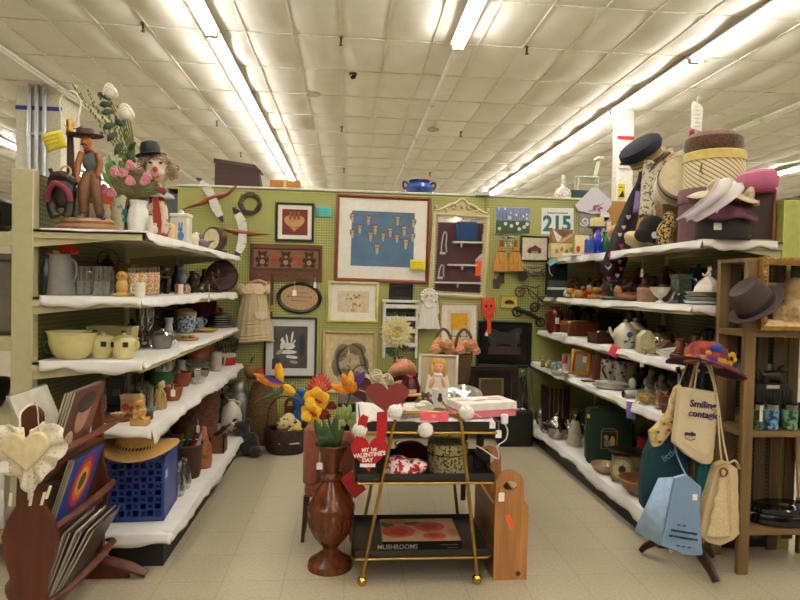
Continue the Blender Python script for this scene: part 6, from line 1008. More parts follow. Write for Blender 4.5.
for q in (87.2,160.4): P(e,'solid_side',lambda b: b.box(q,q+1.2,2,60,473,529),BL)
P(e,'label',lambda b: b.box(161.9,162.3,5,14,484,492),C('c9cdd4'))
O('crate_contents','dark purple cloth bundle filling the blue milk crate','cloth',125,533,Z5+.012,lambda b: [b.ell(112,30,506,20,22,24),b.ell(140,30,508,19,22,22),b.ell(126,26,490,22,16,14)],SP('1a1830','4a3a5c',14,.9,.55,.1),Y=3.36,remesh=.012)
e=I('straw_hat','wide-brimmed tan cowboy hat with a dark stitched band on the blue crate','hat',136,470,Z5+.345,Y=3.42,rot=(rad(6),rad(4),0)); ST_=C('c09a5c',.8,var=.15,sc=60,bump=.3)
P(e,'brim',lambda b: b.sheet(lambda a,t: (136+(17+24*t)*cos(2*PI*a),(15+17*t)*sin(2*PI*a),463.5+1.5*t-7*t*t*abs(cos(2*PI*a))**2+3.4*t*sin(2*PI*a)**2),48,8,wrap=True),ST_,solid=.006); P(e,'crown',lambda b: b.lathe([(18,464),(18.6,460),(17.8,452),(16.4,449),(13.4,446),(8,447.4),(.1,448.4)],(136,0,0),sy=.88,n=40),ST_)
P(e,'band',lambda b: b.lathe([(18.9,464),(19,461.5),(18.9,460.6)],(136,0,0),sy=.89,n=40),C('5a3322',.8)); P(e,'stitching',lambda b: [b.cyl((136+19.4*cos(a),17.2*sin(a),463.4),(136+19.2*cos(a+.12),17*sin(a+.12),459.6),.55,n=5) for a in [k*PI/18 for k in range(36)]],C('c9a468'))
e=I('red_serving_tray','dark red tray standing on edge behind the blue milk crate','tray',169,517,Z5,Y=3.66,rot=(0,0,rad(4))); P(e,'panel',lambda b: b.box(166,170,-14,14,468,518,c=1.6),C('6a1c22',.4)); P(e,'rim',lambda b: b.ring(-14,14,468,518,2,164.8,166.2) if 0 else b.box(165,171,-15,-13,467,518.4,c=.6),C('7d2329',.4))
for i,(x,Y,h) in enumerate(((178,3.78,34),(184,3.92,30))):
    e=I('glass_carafe',('clear glass carafe beside the red tray','clear glass carafe beside the wicker basket of bottles')[i],'carafe',x,508-i*6,Z5,Y=Y); P(e,'glass',lambda b: jar(b,[(6,508-i*6),(7.4,502-i*6),(6,492-i*6),(3,483-i*6),(2.6,478-i*6),(3.6,508-i*6-h)],.6),GL('e4e8e8',.22)); P(e,'collar',lambda b: b.lathe([(3,484-i*6),(3.3,483-i*6),(3,482-i*6)]),MT('b9b9b9'))
e=I('bottle_basket','wicker basket filled with green and red bottles on the bottom deck','basket',188,490,Z5,X=-1.07); P(e,'basket',lambda b: jar(b,[(11,494),(13,484),(13.6,464),(14,461)],1.2,n=30),SP('5a3522','33200f',45,.7,.5,.15,'basket',.6)); P(e,'rim',lambda b: b.tube([(188+13.8*cos(k*PI/12),13.8*sin(k*PI/12),461.5) for k in range(24)],1,closed=True,n=6),C('5f3a24',.7))
for i,(x,d,c_,nm_) in enumerate(((183,-3,'1f5a34','green'),(190,-5,'7a2430','red'),(188,5,'2a2420','black'),(194,2,'9a9a98','silver'))): O('bottle',nm_+' bottle lying slanted in the wicker basket','bottle',188,490,Z5,lambda b: b.tube([(x,d,476),(x+2,d,462),(x+4,d,454),(x+6,d,447)],[3.6,3.6,1.6,1.3],n=12),C(c_,.15),X=-1.07,g='bottles in the wicker basket')
e=I('garden_gnome','terracotta hooded garden figure on the edge of the bottom deck','figurine',203,476,Z5,X=-1.02); P(e,'body',lambda b: [b.lathe([(8,478),(9,470),(7.6,458),(5,449),(3,444)]),b.ell(203,-2,446,4.6,4.4,5),b.ell(203,0,441,3.6,3.4,4.6),b.tube([(209,-2,454),(210,-6,462),(205,-8,465)],[2.6,2.4,2],sub=3),b.ell(203,-7,448,2.4,2,1.6)],C('a0623a',.7,var=.15),remesh=.007); P(e,'green_cord',lambda b: b.tube([(198,-7,452),(202,-9,458),(207,-8,466)],1.1,sub=3),C('5c7a3a'))
e=I('tool_crate','small wooden box holding rolling pins on the bottom deck','box',218,466,Z5,X=-1.0); P(e,'front',lambda b: b.box(211,225,-6,-4.6,449,466),WD('7a4d2a',.5,ax=0)); P(e,'back',lambda b: b.box(211,225,9,10.4,449,466),WD('7a4d2a',.5,ax=0)); P(e,'end_panel',lambda b: b.box(211,212.2,-6,10,449,466),WD('7a4d2a',.5)); P(e,'end_panel',lambda b: b.box(223.8,225,-6,10,449,466),WD('7a4d2a',.5))
for i,(x,d,c_,nm_) in enumerate(((218,-2,'5a3a20','dark'),(221,2,'9a7a4c','pale'),(215,5,'3f2c20','black'),(222,7,'b8a888','cream'))): O('rolling_pin',nm_+' wooden rolling pin poking out of the small wooden box','rolling pin',218,466,Z5,lambda b: b.tube([(x-9,d,459-i),(x-7,d,458-i),(x-6,d,457-i),(x+9,d,448-i*3),(x+10,d,447.4-i*3),(x+14,d,445-i*3)],[1,1,2.4,2.4,1,1],n=10),WD(c_,.5,ax=0),X=-1.0,g='rolling pins in the wooden box')
e=I('split_basket','large brown splint basket on the bottom deck behind the bottles','basket',194,468,Z5,X=-1.32); P(e,'basket',lambda b: jar(b,[(22,468),(24,452),(25,424),(25.4,414)],1.4,sy=.8,n=36),SP('6b4526','43291a',22,.7,.5,.12,'basket',.5)); P(e,'hoop',lambda b: b.tube([(194+25.8*cos(k*PI/16),20.8*sin(k*PI/16),415.5) for k in range(32)],1.7,closed=True,n=7),WD('6b4526')); P(e,'handle_slot',lambda b: b.box(191,205,-21.4,-20,421.5,426.5),C('1a120c'))
for i,(x,d,nm_) in enumerate(((186,0,'dark round tin'),(200,-4,'brown turned bowl'))): O('kitchen_tin',nm_+' heaped in the large splint basket','tin',194,468,Z5,lambda b: b.lathe([(8,424),(9,418),(7,409-i*3),(.1,407-i*3)],(x,d,0),n=20),C(('3a3430','5a4030')[i],.4),X=-1.32)
price_tag('white price tag hanging on the large splint basket',198,429,4.35,3,8,10)
e=I('stoneware_jug','white stoneware whiskey jug with a small loop handle','jug',231,440,Z5,Y=5.4); P(e,'body',lambda b: jar(b,[(8,440),(10,436),(10.4,424),(8.4,416),(4,411.5),(2.8,409),(3.6,407.5)],.8,n=30),C('cbc6b8',.3)); P(e,'handle',lambda b: b.tube([(234,0,409.4),(238.6,0,410),(238.6,0,415),(237,0,418)],1.1,sub=4),C('cbc6b8',.3))
e=I('milk_can','galvanised metal milk can with a domed lid','milk can',239,425,Z5,Y=5.72); P(e,'body',lambda b: b.lathe([(10.5,428),(11,425),(11,406),(10,401.5),(7,397),(6.4,395)],n=30),C('8d8c88',.45,.5,.25,30)); P(e,'lid',lambda b: b.lathe([(7.4,395.4),(7.6,393),(6.4,388),(4,385.4),(.1,384.6)],n=30),C('9a9994',.4,.5,.2,30)); P(e,'handle',lambda b: [b.tube([(238+s*10,0,403),(238+s*13,0,401),(238+s*12,0,396),(238+s*7,0,396)],.9,sub=3) for s in (-1,1)],C('7d7c78',.45,.5))
e=I('wheel_rack','dark iron wheel leaning behind the milk can','wheel',221,425,Z5,Y=5.75); P(e,'rim',lambda b: b.tube([(222+13*cos(k*PI/12),0,398+13.5*sin(k*PI/12)) for k in range(24)],2,closed=True),C('4a4642',.5,.4)); P(e,'spokes',lambda b: [b.cyl((222,0,398),(222+12*cos(k*PI/4),0,398+12.5*sin(k*PI/4)),.8) for k in range(8)],C('3a3632',.5,.4)); P(e,'stand',lambda b: b.box(214,230,-2,2,410,431),C('33302c',.5))
e=I('wooden_spoon','large wooden spoon leaning on the splint basket','spoon',213,430,Z5,X=-1.16); P(e,'bowl',lambda b: b.ell(213,0,395,4.4,1.6,7),WD('6f4a2c')); P(e,'handle',lambda b: b.tube([(213,0,400),(213,0,416),(212,0,441)],[1.3,1,1.3]),WD('6f4a2c'))
# ================================================================ tote bag side: things on the shelves
Q1,Q2,Q3,Q4,Q5=RZ
# ---- top shelf,far end
def cardbox(name,label,x0,x1,y0,y1,base,Y,d,c_,art,amats,cat='box',z=Q1,rot=0):
    e=I(name,label,cat,(x0+x1)/2,base,z,Y=Y,rot=(0,0,rad(rot))); P(e,'box',lambda b: b.box(x0,x1,-d,d,y0,y1,c=.4),C(c_,.6)); P(e,'front_art',art,amats); return e
cardbox('tea_tin','cream painted wooden box at the far end of the top shelf under the race number',549,571,246,260.5,260.5,5.75,4,'cbb98a',lambda b: [b.el(555+5*k,254-(k % 2)*2,1.6,2.2,-4,-4.5,k % 2) for k in range(4)],[C('8a8f5a'),C('b5764a')])
cardbox('wooden_box','brown and white envelope-shaped box stacked on the cream painted box',550.5,572,232,246,246,5.75,3.4,'a27c58',lambda b: [b.pr([(551,232.4),(561,240),(556,246)],-3.4,-4,1),b.pr([(551,232.4),(571.5,232.4),(561,240.5)],-3.4,-4.2,0),b.pr([(557,245),(570,236),(571.5,238),(560,246)],-3.4,-4.1,2)],[C('7d5a40'),C('d8d3c6'),C('c9a884')],z=Q1+.143)
cardbox('greeting_card','cream card with a red flower and a wreath standing on the top shelf',574.5,592,235,257.5,257.5,5.6,.8,'d9c8a2',lambda b: [b.el(577.5,249,2,3.4,-.8,-1.2,0),b.tube([(587+2.6*cos(k*.6),-1.2,242+2.6*sin(k*.6)) for k in range(10)],.8,1,closed=True,n=5)],[C('b04a34'),C('5a5a4c')],cat='card')
e=I('paper_pile','loose white papers lying at the far end of the top shelf','papers',577,260,Q1+.002,Y=5.3); P(e,'sheets',lambda b: [b.box(565,590,-6+k,6+k,258.6-k*.5,259-k*.5,M=None) for k in range(4)],PAPER); P(e,'print',lambda b: [b.box(572,586,-4+3*k,-3+3*k,256.9,257.1) for k in range(3)],C('6a6a66'))
def bottle(label,x,base,Y,prof,mat,cap=None,name='bottle',g='coloured glass bottles on the top shelf',z=Q1,cat='bottle'):
    e=I(name,label,cat,x,base,z,Y=Y,g=g); P(e,'body',lambda b: b.lathe(prof,n=20),mat)
    if cap: P(e,'stopper',lambda b: b.lathe(cap,n=14),mat)
    return e
bottle('short pale blue glass bottle in front of the cobalt one',589,262,4.9,[(4.4,262),(4.6,261),(4.6,249),(3,247),(2,246),(.1,246)],C('4a66ac',.12))
bottle('tall cobalt blue glass bottle between the pale blue and the green bottles',597,262,4.9,[(5.2,262),(5.6,260),(5.4,247),(2.4,242),(2,237),(2.6,235.4),(.1,235)],C('1f2f9a',.1))
bottle('green glass bottle next to the heart-patterned necktie',604.5,260.5,4.92,[(4,260.5),(4.2,259),(4.2,247),(2,243),(1.8,240),(.1,239.6)],C('1d6a34',.12),[(2.2,240),(2.2,238.6),(.1,238.4)])
bottle('round orange glass jug behind the blue bottles',591,250,5.25,[(3,257),(5,252),(5.8,242),(4.6,234),(2.4,231),(2.6,229.5),(.1,229.4)],C('c2542a',.2),name='jug',cat='jug',g=None)
e=I('candle_holder','dark wooden pedestal holder with a cream pillar candle','candle holder',596,256,Q1,Y=5.6); P(e,'dish',lambda b: b.lathe([(8.4,226),(8.6,225),(7,225.4),(.1,225.6)],n=24),DARKB); P(e,'stem',lambda b: b.lathe([(7,256),(6,253),(2.4,250),(2,240),(3.4,232),(5,227)],n=20),WD('3f2418',.4))
O('pillar_candle','square cream pillar candle on the dark wooden pedestal holder','candle',596,256,Q1+.001,lambda b: [b.box(590.6,601.4,-5,5,216,225.4,c=.6),b.cyl((596,0,216),(596.4,0,214),.3,mi=1,n=5)],[C('e0d09a',.5),C('3a342c')],Y=5.6)
e=I('wooden_mallet','tan turned wooden rod leaning behind the green bottle','wooden rod',606,255,Q1,Y=5.35); P(e,'rod',lambda b: b.tube([(597,0,243),(603,0,236.5),(611,2,229),(618,3,224)],[1.6,2.6,3,2.2],sub=3,n=12),WD('b08a5c',.5,ax=0)); P(e,'stand',lambda b: b.box(602,614,-2,4,236,256),C('8d8a86',.5))
cardbox('white_plaque','white arch-topped plaque behind the heart-patterned necktie',612,621.5,214,238,256,5.7,1,'e0dcd6',lambda b: [b.el(616.8,213.8,4.7,5,1,-1,0),b.el(618,222,1.6,3,-1,-1.4,1)],[C('e0dcd6'),C('b48a92')],cat='plaque')
cardbox('photo_stand','small silver-framed photo next to the white plaque',607,613,218,231,256,5.65,.8,'9a968e',lambda b: [b.box(608,612,-.8,-1.1,219.4,229.4)],[C('cfc6b4')],cat='photo')
e=IW('diamond_plate','square white decorative plate hung as a diamond with a pink flower','plate',593,203,5.97,rot=(0,0,0)); P(e,'plate',lambda b: [b.pr([(574,206),(578,211.5),(590,214),(605,213),(612,204),(611,200),(596,188),(592,187.6)],-.3,-1.6)],C('cdcdd6',.3,var=.05)); P(e,'flower_painting',lambda b: [b.el(597+3.4*cos(k*1.2),208+2*sin(k*1.2),2.2,1.2,-1.6,-1.9,a=k*40) for k in range(5)]+[b.tube([(588,-1.8,212),(594,-1.9,209),(603,-1.8,203)],.4,sub=3,n=5)],C('9c5a76'))
e=IW('grey_sign','grey card with a pale swirl beneath the diamond plate','card',589,224,5.98); P(e,'card',lambda b: b.box(578.5,600,0,-.8,213.5,234),C('8f8c88',.6)); P(e,'swirl',lambda b: b.tube([(584+(.8+k*.3)*cos(k*.7),-1,222+(.8+k*.3)*sin(k*.7)) for k in range(14)],.9,n=5),C('dcd2d2'))
# mannequin head with cap,scarf and necktie
e=I('hat_stand','cloth mannequin head wrapped in a lace scarf wearing the navy cap','mannequin head',650,246,Q1,X=2.2); P(e,'neck',lambda b: b.lathe([(10,246),(9,240),(5,228),(5,205),(7,195)],(650,0,0)),C('b5a68e',.9)); P(e,'head',lambda b: [b.ell(650,0,178,9,9,14),b.ell(643,-3,181,3,3,3),b.ell(650,0,192,6,6,6)],C('c2b092',.9),remesh=.008)
P(e,'lace_scarf',lambda b: b.sheet(lambda a,t: (650+(9.6+3*t+1.2*sin(8*a*PI))*cos(2*PI*a),(9.6+2*t)*sin(2*PI*a),160+54*t+2*sin(6*PI*a)),60,20,wrap=True),SP('d2c9b4','6b5844',55,.9,.56,.04),solid=.002)
e=I('naval_cap','navy blue visor cap with a tan band tilted on the mannequin head','cap',640,246,Q1,X=2.16,rot=(rad(10),rad(-38),0)); e.location += V((-.0,0,.0)); u_=UU[e.name][0]
UU[e.name]=(u_,(638,150)); e.location=e.location + V((0,0,96*u_)); P(e,'crown',lambda b: [b.lathe([(19,150),(21.5,146),(21,141),(16,137.6),(.1,137)],(638,0,0),n=36)],C('10142a',.8)); P(e,'band',lambda b: b.lathe([(18.6,151),(16.6,152),(16,158),(16.4,159)],(638,0,0),n=32),C('8a7a52',.6)); P(e,'visor',lambda b: b.pr([(626,158.4),(650,158.4),(648,160),(628,160)],-24,-12),C('5a4a2c',.3)); P(e,'cord',lambda b: b.tube([(638+17*cos(-PI+k*.35),17*sin(-PI+k*.35),156) for k in range(10)],.8,n=6),C('b59a4c',.4))
e=I('necktie','dark necktie printed with pink and white hearts hanging over the shelf edge','necktie',622,256,Q1,X=2.1); UU[e.name]=(UU[e.name][0],(622,256)); p,u=W(624,240,4.55); e.location=p; UU[e.name]=(u,(624,240))
tie=[(641,172,4),(640,182,5),(635,196,7),(630,212,9),(624,230,10.5),(619,248,11.5),(615,262,12),(612,272,11)]
def tie_fn(b,off=0):
    vs=[]
    for i,(x,y,w) in enumerate(tie): vs += [(x-w,-1+.12*i+off,y-w*.12),(x,-2.2+.12*i+off,y),(x+w,-1+.12*i+off,y+w*.12)]
    n=len(tie); vs += [(606,off,282),(612,-1+off,276),(622,off,279)]
    b.add(vs,[(i*3+j,i*3+j+1,i*3+4+j,i*3+3+j) for i in range(n) for j in (0,1)])
P(e,'blade',tie_fn,C('1d1216',.6),solid=.004)
def tie_hearts(b):
    r=random.Random(8)
    for i in range(len(tie)-1):
        for k in range(4):
            t=r.random(); x=tie[i][0]*(1-t)+tie[i+1][0]*t; y=tie[i][1]*(1-t)+tie[i+1][1]*t; w=tie[i][2]; q=r.uniform(-.7,.7); s=r.uniform(4,6.4)*(w/10); b.pr(heart(x+q*w,y,s,s,14,-1),-3.6+.12*i,-2.9+.12*i,r.randrange(3))
    for x,y in ((608,279),(617,276),(619,262)): b.pr(heart(x,y,4.5,4.5,14,-1),-3.4+.6,-2.4,r.randrange(2))
P(e,'heart_print',tie_hearts,[C('a8435c'),C('cdbcc0'),C('6a2238')]); P(e,'tail',lambda b: b.pr([(612,262),(622,264),(622,290),(617,296),(612,290)],2,2.8),SP('1d1216','a8909a',42,.7,.6))
e=IW('paper_note','lilac paper note pinned below the lace scarf','note',643,202,4.3,rot=(0,rad(6),0)); P(e,'sheet',lambda b: b.sheet(lambda a,t: (634+18*a,-1.4*sin(PI*a),192+21*t),5,4),C('8f80b0',.8),solid=.001); P(e,'edge_fold',lambda b: b.pr([(634,210),(641,213),(634,213.4)],-.6,.2),C('7d6ea0'))
e=I('leopard_hat','furry leopard-spotted hat behind the navy cap','hat',664,246,Q1,X=2.36); P(e,'stand',lambda b: b.lathe([(8,246),(7,242),(2,238),(2,175),(4,172)]),WD('6a4a2e')); P(e,'crown',lambda b: [b.ell(664,0,158,8,8,13),b.ell(658,-2,150,6,6,6),b.ell(668,2,149,5,5,6)],SP('8f7357','cdb99a',60,.9,.5,.08),remesh=.006); P(e,'flap',lambda b: b.ell(661,-5,176,6,3,14),SP('8f7357','cdb99a',60,.9,.5,.08))
# hat boxes
e=I('hat_box','round cream hat box lying on its side with the lid facing the aisle','hat box',675,204,Q1+.26,X=2.26,rot=(rad(-14),rad(6),rad(-20)))
HM=lambda: Matrix.Translation((676,0,180)) @ Matrix.Rotation(PI/2,4,'X') @ Matrix.Scale(-1,4,(0,0,1))
P(e,'body',lambda b: b.lathe([(21,-20),(21,10)],(0,0,0),M=HM(),n=40),C('c9bd9c',.6)); P(e,'lid',lambda b: b.lathe([(21.8,-0),(21.8,12),(20.8,13),(.1,13)],(0,0,0),M=HM(),n=40),C('efe8d8',.6,var=.05)); P(e,'rim',lambda b: b.tube([(676+21.6*cos(k*PI/18),-12.6,180+21.6*sin(k*PI/18)) for k in range(36)],.6,closed=True,n=6),C('4a3a2c')); P(e,'handle_cord',lambda b: b.tube([(668,-13.4,188),(674,-14,176),(682,-13.4,170)],.5,sub=4,n=5),C('b5a98a'))
e=I('display_riser','low wooden riser under the cream hat box','box',672,246,Q1,X=2.3); P(e,'body',lambda b: b.box(657,696,-8,20,206,246),WD('8a6a42')); P(e,'lid',lambda b: b.box(656,697,-9,21,203.4,207),WD('9a784c',ax=0))
e=I('hat_box','mauve lower hat box beneath the diagonally striped one','hat box',713,236,Q1,X=2.36); P(e,'body',lambda b: b.lathe([(28,237),(28,196)],n=44),C('68444c',.7)); P(e,'lid',lambda b: b.lathe([(29,196),(29,185),(28,183),(.1,183)],n=44),C('75505a',.7)); P(e,'rim',lambda b: b.lathe([(28.6,198),(29.2,197),(28.6,196)],n=44),C('5a3844'))
u_=UU[e.name][0]; zb=Q1+(236-183)*u_
e=I('hat_box','cream hat box with diagonal gold stripes and a yellow lid rim','hat box',713,184,zb,X=2.36); P(e,'body',lambda b: b.lathe([(27.6,184),(27.8,182),(27.8,151),(.1,151)],n=44),SP('8a7650','ddd2ac',26,.5,.3,.08,'helix')); P(e,'lid',lambda b: b.lathe([(28.8,155),(28.8,147),(28,146),(.1,146)],n=44),C('cbb96a',.5)); P(e,'clasp',lambda b: b.tube([(690,-17,160),(688,-19,167),(693,-17,170)],.7,sub=3),C('5a4a30',.4))
u_=UU[e.name][0]; zb2=zb+(184-146)*u_
O('fur_hat','brown fur pillbox hat sitting on the striped hat box','hat',713,147,zb2+.002,lambda b: [b.lathe([(24,147),(27,141),(26.5,133),(21,127.5),(12,124.6),(.1,123.6)],n=60,wob=lambda a,z: 1+.01*sin(a*21+z*2)+.008*sin(a*34)),b.ell(711,-3,126,10,9,4,1)],[FU('5f3f2c',.6),FU('8a5a40',.4)],X=2.36)
e=IW('hanging_sign','white card sign hung above the fur hat','sign',696,116,4.05); P(e,'card',lambda b: b.pr([(691,104),(693,101),(701,105),(703,108),(702,131),(691,128)],-.4,.4),C('f0ede6',.5)); P(e,'faint_lettering',lambda b: [b.box(694+k % 2,700,-.6,-.3,110+k*4,111+k*4) for k in range(5)],C('cfcabf')); P(e,'hook',lambda b: b.tube([(697,0,104),(697,0,98),(699,0,96),(700,0,99)],.6,sub=3),C('e2ded4'))
O('pink_tassel','pink tassel hanging under the white card sign','tassel',691,130,None,lambda b: [b.tube([(690+k*.9,0,131),(689+k*1.1,-.5,140),(688+k*1.3,0,151)],[.6,.9,.5],n=5) for k in range(6)]+[b.ell(692,0,131,3,2.4,2.4)],C('b0507a',.8),Y=4.05)
# hats in front
e=I('black_box','dark brown round hat box at the front of the top shelf','hat box',722,241,Q1,X=2.17); P(e,'body',lambda b: b.lathe([(25,241),(25.4,239),(25.4,218),(.1,218)],n=40),C('1f1412',.6)); P(e,'lid',lambda b: b.lathe([(26,222),(26,216),(25,215),(.1,215)],n=40),C('291a18',.6)); P(e,'label',lambda b: b.box(700,708,-21,-20.4,226,233,M=None),C('d9d4cc'))
u_=UU[e.name][0]
O('burgundy_hat','burgundy velvet hat with a drooping brim on the dark round box','hat',720,217,Q1+24*u_,lambda b: [b.sheet(lambda a,t: (720+(16+17*t)*cos(2*PI*a),(14+18*t)*sin(2*PI*a),208+3*t+13*t*t*(.55-.45*sin(2*PI*a))+2.4*sin(2*PI*a*5)*t),48,6,wrap=True),b.lathe([(17,213),(17,206),(13,201),(.1,200)],(720,0,0),sy=.85)],C('551a38',.8),X=2.17,solid=.006)
e=I('veiled_hat','cream flowered hat with a long white tulle veil','hat',722,206,Q1+40*u_,X=2.16,rot=(0,rad(6),0)); P(e,'brim',lambda b: b.sheet(lambda a,t: (722+(14+20*t)*cos(2*PI*a),(12+14*t)*sin(2*PI*a),199+9*t*t+2*sin(2*PI*a*4)*t),48,6,wrap=True),C('cfc3a2',.9,bump=.4,sc=50),solid=.006); P(e,'crown',lambda b: b.lathe([(15,200),(15,193),(11,188),(.1,187)],(722,0,0)),C('d6cbac',.9,bump=.4,sc=50)); P(e,'flowers',lambda b: [rose(b,722+20*cos(k*.6-PI),-14+6*sin(k*1.3),197-3*sin(k),5.4) for k in range(6)],C('ddd2b4',.8,var=.15)); P(e,'hat_ribbon',lambda b: b.tube([(714,-20,204),(708,-22,214),(704,-23,224)],.7,sub=3),C('d8cfc0'))
def veil_mat():
    m,nt,p,nn,ln=_base('tulle'); t=nn('ShaderNodeBsdfTransparent'); d=nn('ShaderNodeBsdfDiffuse'); d.inputs[0].default_value=(.8,.74,.74,1); mx=nn('ShaderNodeMixShader'); mx.inputs[0].default_value=.5; nt.nodes.remove(p); ln(t.outputs[0],mx.inputs[1]); ln(d.outputs[0],mx.inputs[2]); ln(mx.outputs[0],nt.nodes['Material Output'].inputs['Surface']); return m
P(e,'veil',lambda b: b.sheet(lambda a,t: (701+25*a-(37+6*a)*t**1.1,-24-10*sin(PI*t)+3*sin(11*a),189+46*t+6*a*(1-t)+1.6*sin(14*a)),24,24),veil_mat(),solid=.001)
e=I('pink_hat','bright pink beret-shaped hat on top of the dark framed picture','hat',758,192,Q1+.27,X=2.4,rot=(0,rad(-6),0)); P(e,'crown',lambda b: b.lathe([(13,192),(17.5,188),(19,181),(17,173.5),(10,170),(.1,169.4)],n=36),FB('b56a88')); P(e,'band',lambda b: b.lathe([(15,194),(16,192.6),(15,191)],n=36),FB('8a2f52'))
e=I('dark_picture','dark brown framed panel standing behind the veiled hat','picture',764,241,Q1,X=2.43); P(e,'frame',lambda b: b.ring(744,783,190,241,2.6,3,-3,bev=.3),WD('a37a4a',.4)); P(e,'print',lambda b: b.box(746,781,2,-1.6,192,239),C('3f261c',.6,var=.35,sc=8)); P(e,'label',lambda b: b.box(760,766,-1.6,-2,200,206),C('b59a86'))
price_tag('white price tag hanging from the burgundy hat',746,217,3.42,4,10,12); price_tag('white price tag hanging before the dark framed panel',757,224,3.4,5,10,12)
e=I('black_beret','black velvet beret slumped over the cream cap','hat',650,246,Q1+.02,X=2.13); P(e,'crown',lambda b: [b.ell(652,0,230,14,11,14,rot=(0,25,0)),b.ell(643,-2,236,10,9,8)],C('100f12',.85),remesh=.007); P(e,'price_label',lambda b: b.el(648,237,3,3.4,-12,-12.4),C('e6e2da'))
e=I('felt_cap','cream felt cap hanging over the edge of the top shelf','cap',636,252,Q1+.004,X=2.11); P(e,'crown',lambda b: b.ell(636,-2,245,14,9,7.4,rot=(0,-22,0),n=22,m=14),FB('cbb98f')); P(e,'brim',lambda b: b.ell(630,-6,250,9,6,2,rot=(0,-20,0)),FB('c2af84'))
e=I('leopard_scarf','leopard print scarf crumpled beside the black beret','scarf',666,246,Q1,X=2.16); P(e,'scarf',lambda b: [b.ell(664,0,233,8,8,13),b.ell(669,-2,221,7,6,11,rot=(0,18,0)),b.ell(660,-4,241,6,6,5)],SP('1e1712','b59a5c',70,.9,.5,.04),remesh=.006); P(e,'fringe',lambda b: [b.tube([(658+k*2,-8,240),(657+k*2,-9,245)],.4,n=4) for k in range(6)],C('b59a5c'))
price_tag('white price tag hanging below the top shelf under the cream cap',642,273,4.3,2.4,8,14)
e=IW('paper_note','pale blue ribbon tag taped to the far corner of the top shelf','tag',553,262,5.72,rot=(0,rad(-30),0)); P(e,'sheet',lambda b: b.box(548,558,-.3,.3,259,264),C('8fb8bc',.6)); P(e,'string',lambda b: b.tube([(547,0,264),(545,0,270),(546,0,274)],.3),C('d8d4c8'))
# ---- second shelf
BR=[C(h,.45,var=.25) for h in ('5a3420','6f4630','3f271b','86603e','4a3a2c')]
def fig(label,x,base,h,w,m,X=None,Y=None,z=Q2,name='carved_figure',g='carved wooden figures',seed=0,cat='figurine',base_m=None):
    e=I(name,label,cat,x,base,z,Y,X,g); r=random.Random(seed); q=h
    P(e,'body',lambda b: [b.lathe([(w*.9,base),(w,base-q*.15),(w*.75,base-q*.4),(w*.95,base-q*.58),(w*.5,base-q*.74)],n=14),b.ell(x+r.uniform(-.4,.4),-w*.2,base-q*.86,w*.56,w*.56,q*.14),b.tube([(x-w*.8,0,base-q*.64),(x-w*1.2,-w*.5,base-q*.42),(x-w*.2,-w,base-q*.34)],[w*.3,w*.26,w*.2],sub=3),b.tube([(x+w*.8,0,base-q*.64),(x+w*1.25,-w*.4,base-q*.44),(x+w*.5,-w,base-q*.3)],[w*.3,w*.26,w*.2],sub=3)],m,remesh=max(.004,w*UU[e.name][0]*.14))
    P(e,'plinth',lambda b: b.box(x-w*1.1,x+w*1.1,-w,w,base-q*.05,base+.3,c=.3),base_m or WD('3a2418',.4)); return e
for i,(x,h,w,k,X,s) in enumerate(((567.5,17,3.6,1,2.09,'slim brown carved figure nearest the white china stack'),(576.5,15,4,0,2.12,'brown carved figure behind the yellow toy dog'),(588,20,4,2,2.3,'tall dark carved figure at the back of the second shelf'),(606,21,4.6,0,2.2,'reddish carved figure right before the hanging necktie'),(583,12,4,3,2.1,'short tan carved figure beside the red cloth flower'))): fig(s,x,294-(X-2.09)*22,h,w,BR[k],X=X,seed=i)
e=I('book_stack','dark green and white boxes stacked at the far end of the second shelf','box',557,297,Q2,Y=5.65); P(e,'box',lambda b: b.box(549,565,-5,5,280,286.6),C('3f4f4c',.5)); P(e,'lid',lambda b: b.box(548.5,565.5,-5.5,5.5,286.6,289),C('cfd2cc')); P(e,'lower_box',lambda b: b.box(548,566,-6,6,289,296.6),C('242a2a',.5))
e=IW('black_cloth','black cloth hung between the far ends of the top two shelves','cloth',556,280,5.8); P(e,'cloth',lambda b: b.sheet(lambda a,t: (545+22*a,.8*sin(12*a),264+31*t),14,6),C('131212',.9),solid=.003); P(e,'hem',lambda b: b.box(545,567,-.6,.6,263.4,264.6),C('1b1a1a',.9))
e=I('toy_dog','yellow plush dog lying at the edge of the second shelf','soft toy',577,296.5,Q2,X=2.04); P(e,'body',lambda b: [b.ell(577,0,292,8,5,4.4),b.ell(569,-1,289.5,3.6,3.4,3.4),b.ell(571,-4,294.6,2.2,3,1.8),b.ell(584,-3,294.6,2.4,3,1.8)],C('b58a3a',.9,bump=.4,sc=120),remesh=.005); P(e,'ear',lambda b: b.ell(571.5,-2.4,288.6,1.4,1,2.6),C('8a5f24',.9))
O('golf_ball','white ball marked with dark lines beside the yellow plush dog','ball',567,296,Q2,lambda b: [b.ell(567,0,291.6,4,4,4),b.tube([(567+4.05*cos(k*.5),-1.4+1.2*sin(k*.5*2),291.6+3.8*sin(k*.5)) for k in range(13)],.3,1,n=5)],[C('dcd8d0',.4),C('2a2420')],X=2.03)
e=I('cloth_flower','bright red cloth flower at the edge of the second shelf','flower',587,296.5,Q2,X=2.04); P(e,'petals',lambda b: [rose(b,587,-2,292,4.6),b.ell(587,0,292,3.6,3,3.8)],C('b0161c',.8)); P(e,'leaf',lambda b: petal(b,(590,-1,295),(595,-2,296),1.4),C('4a5a30'),solid=.001)
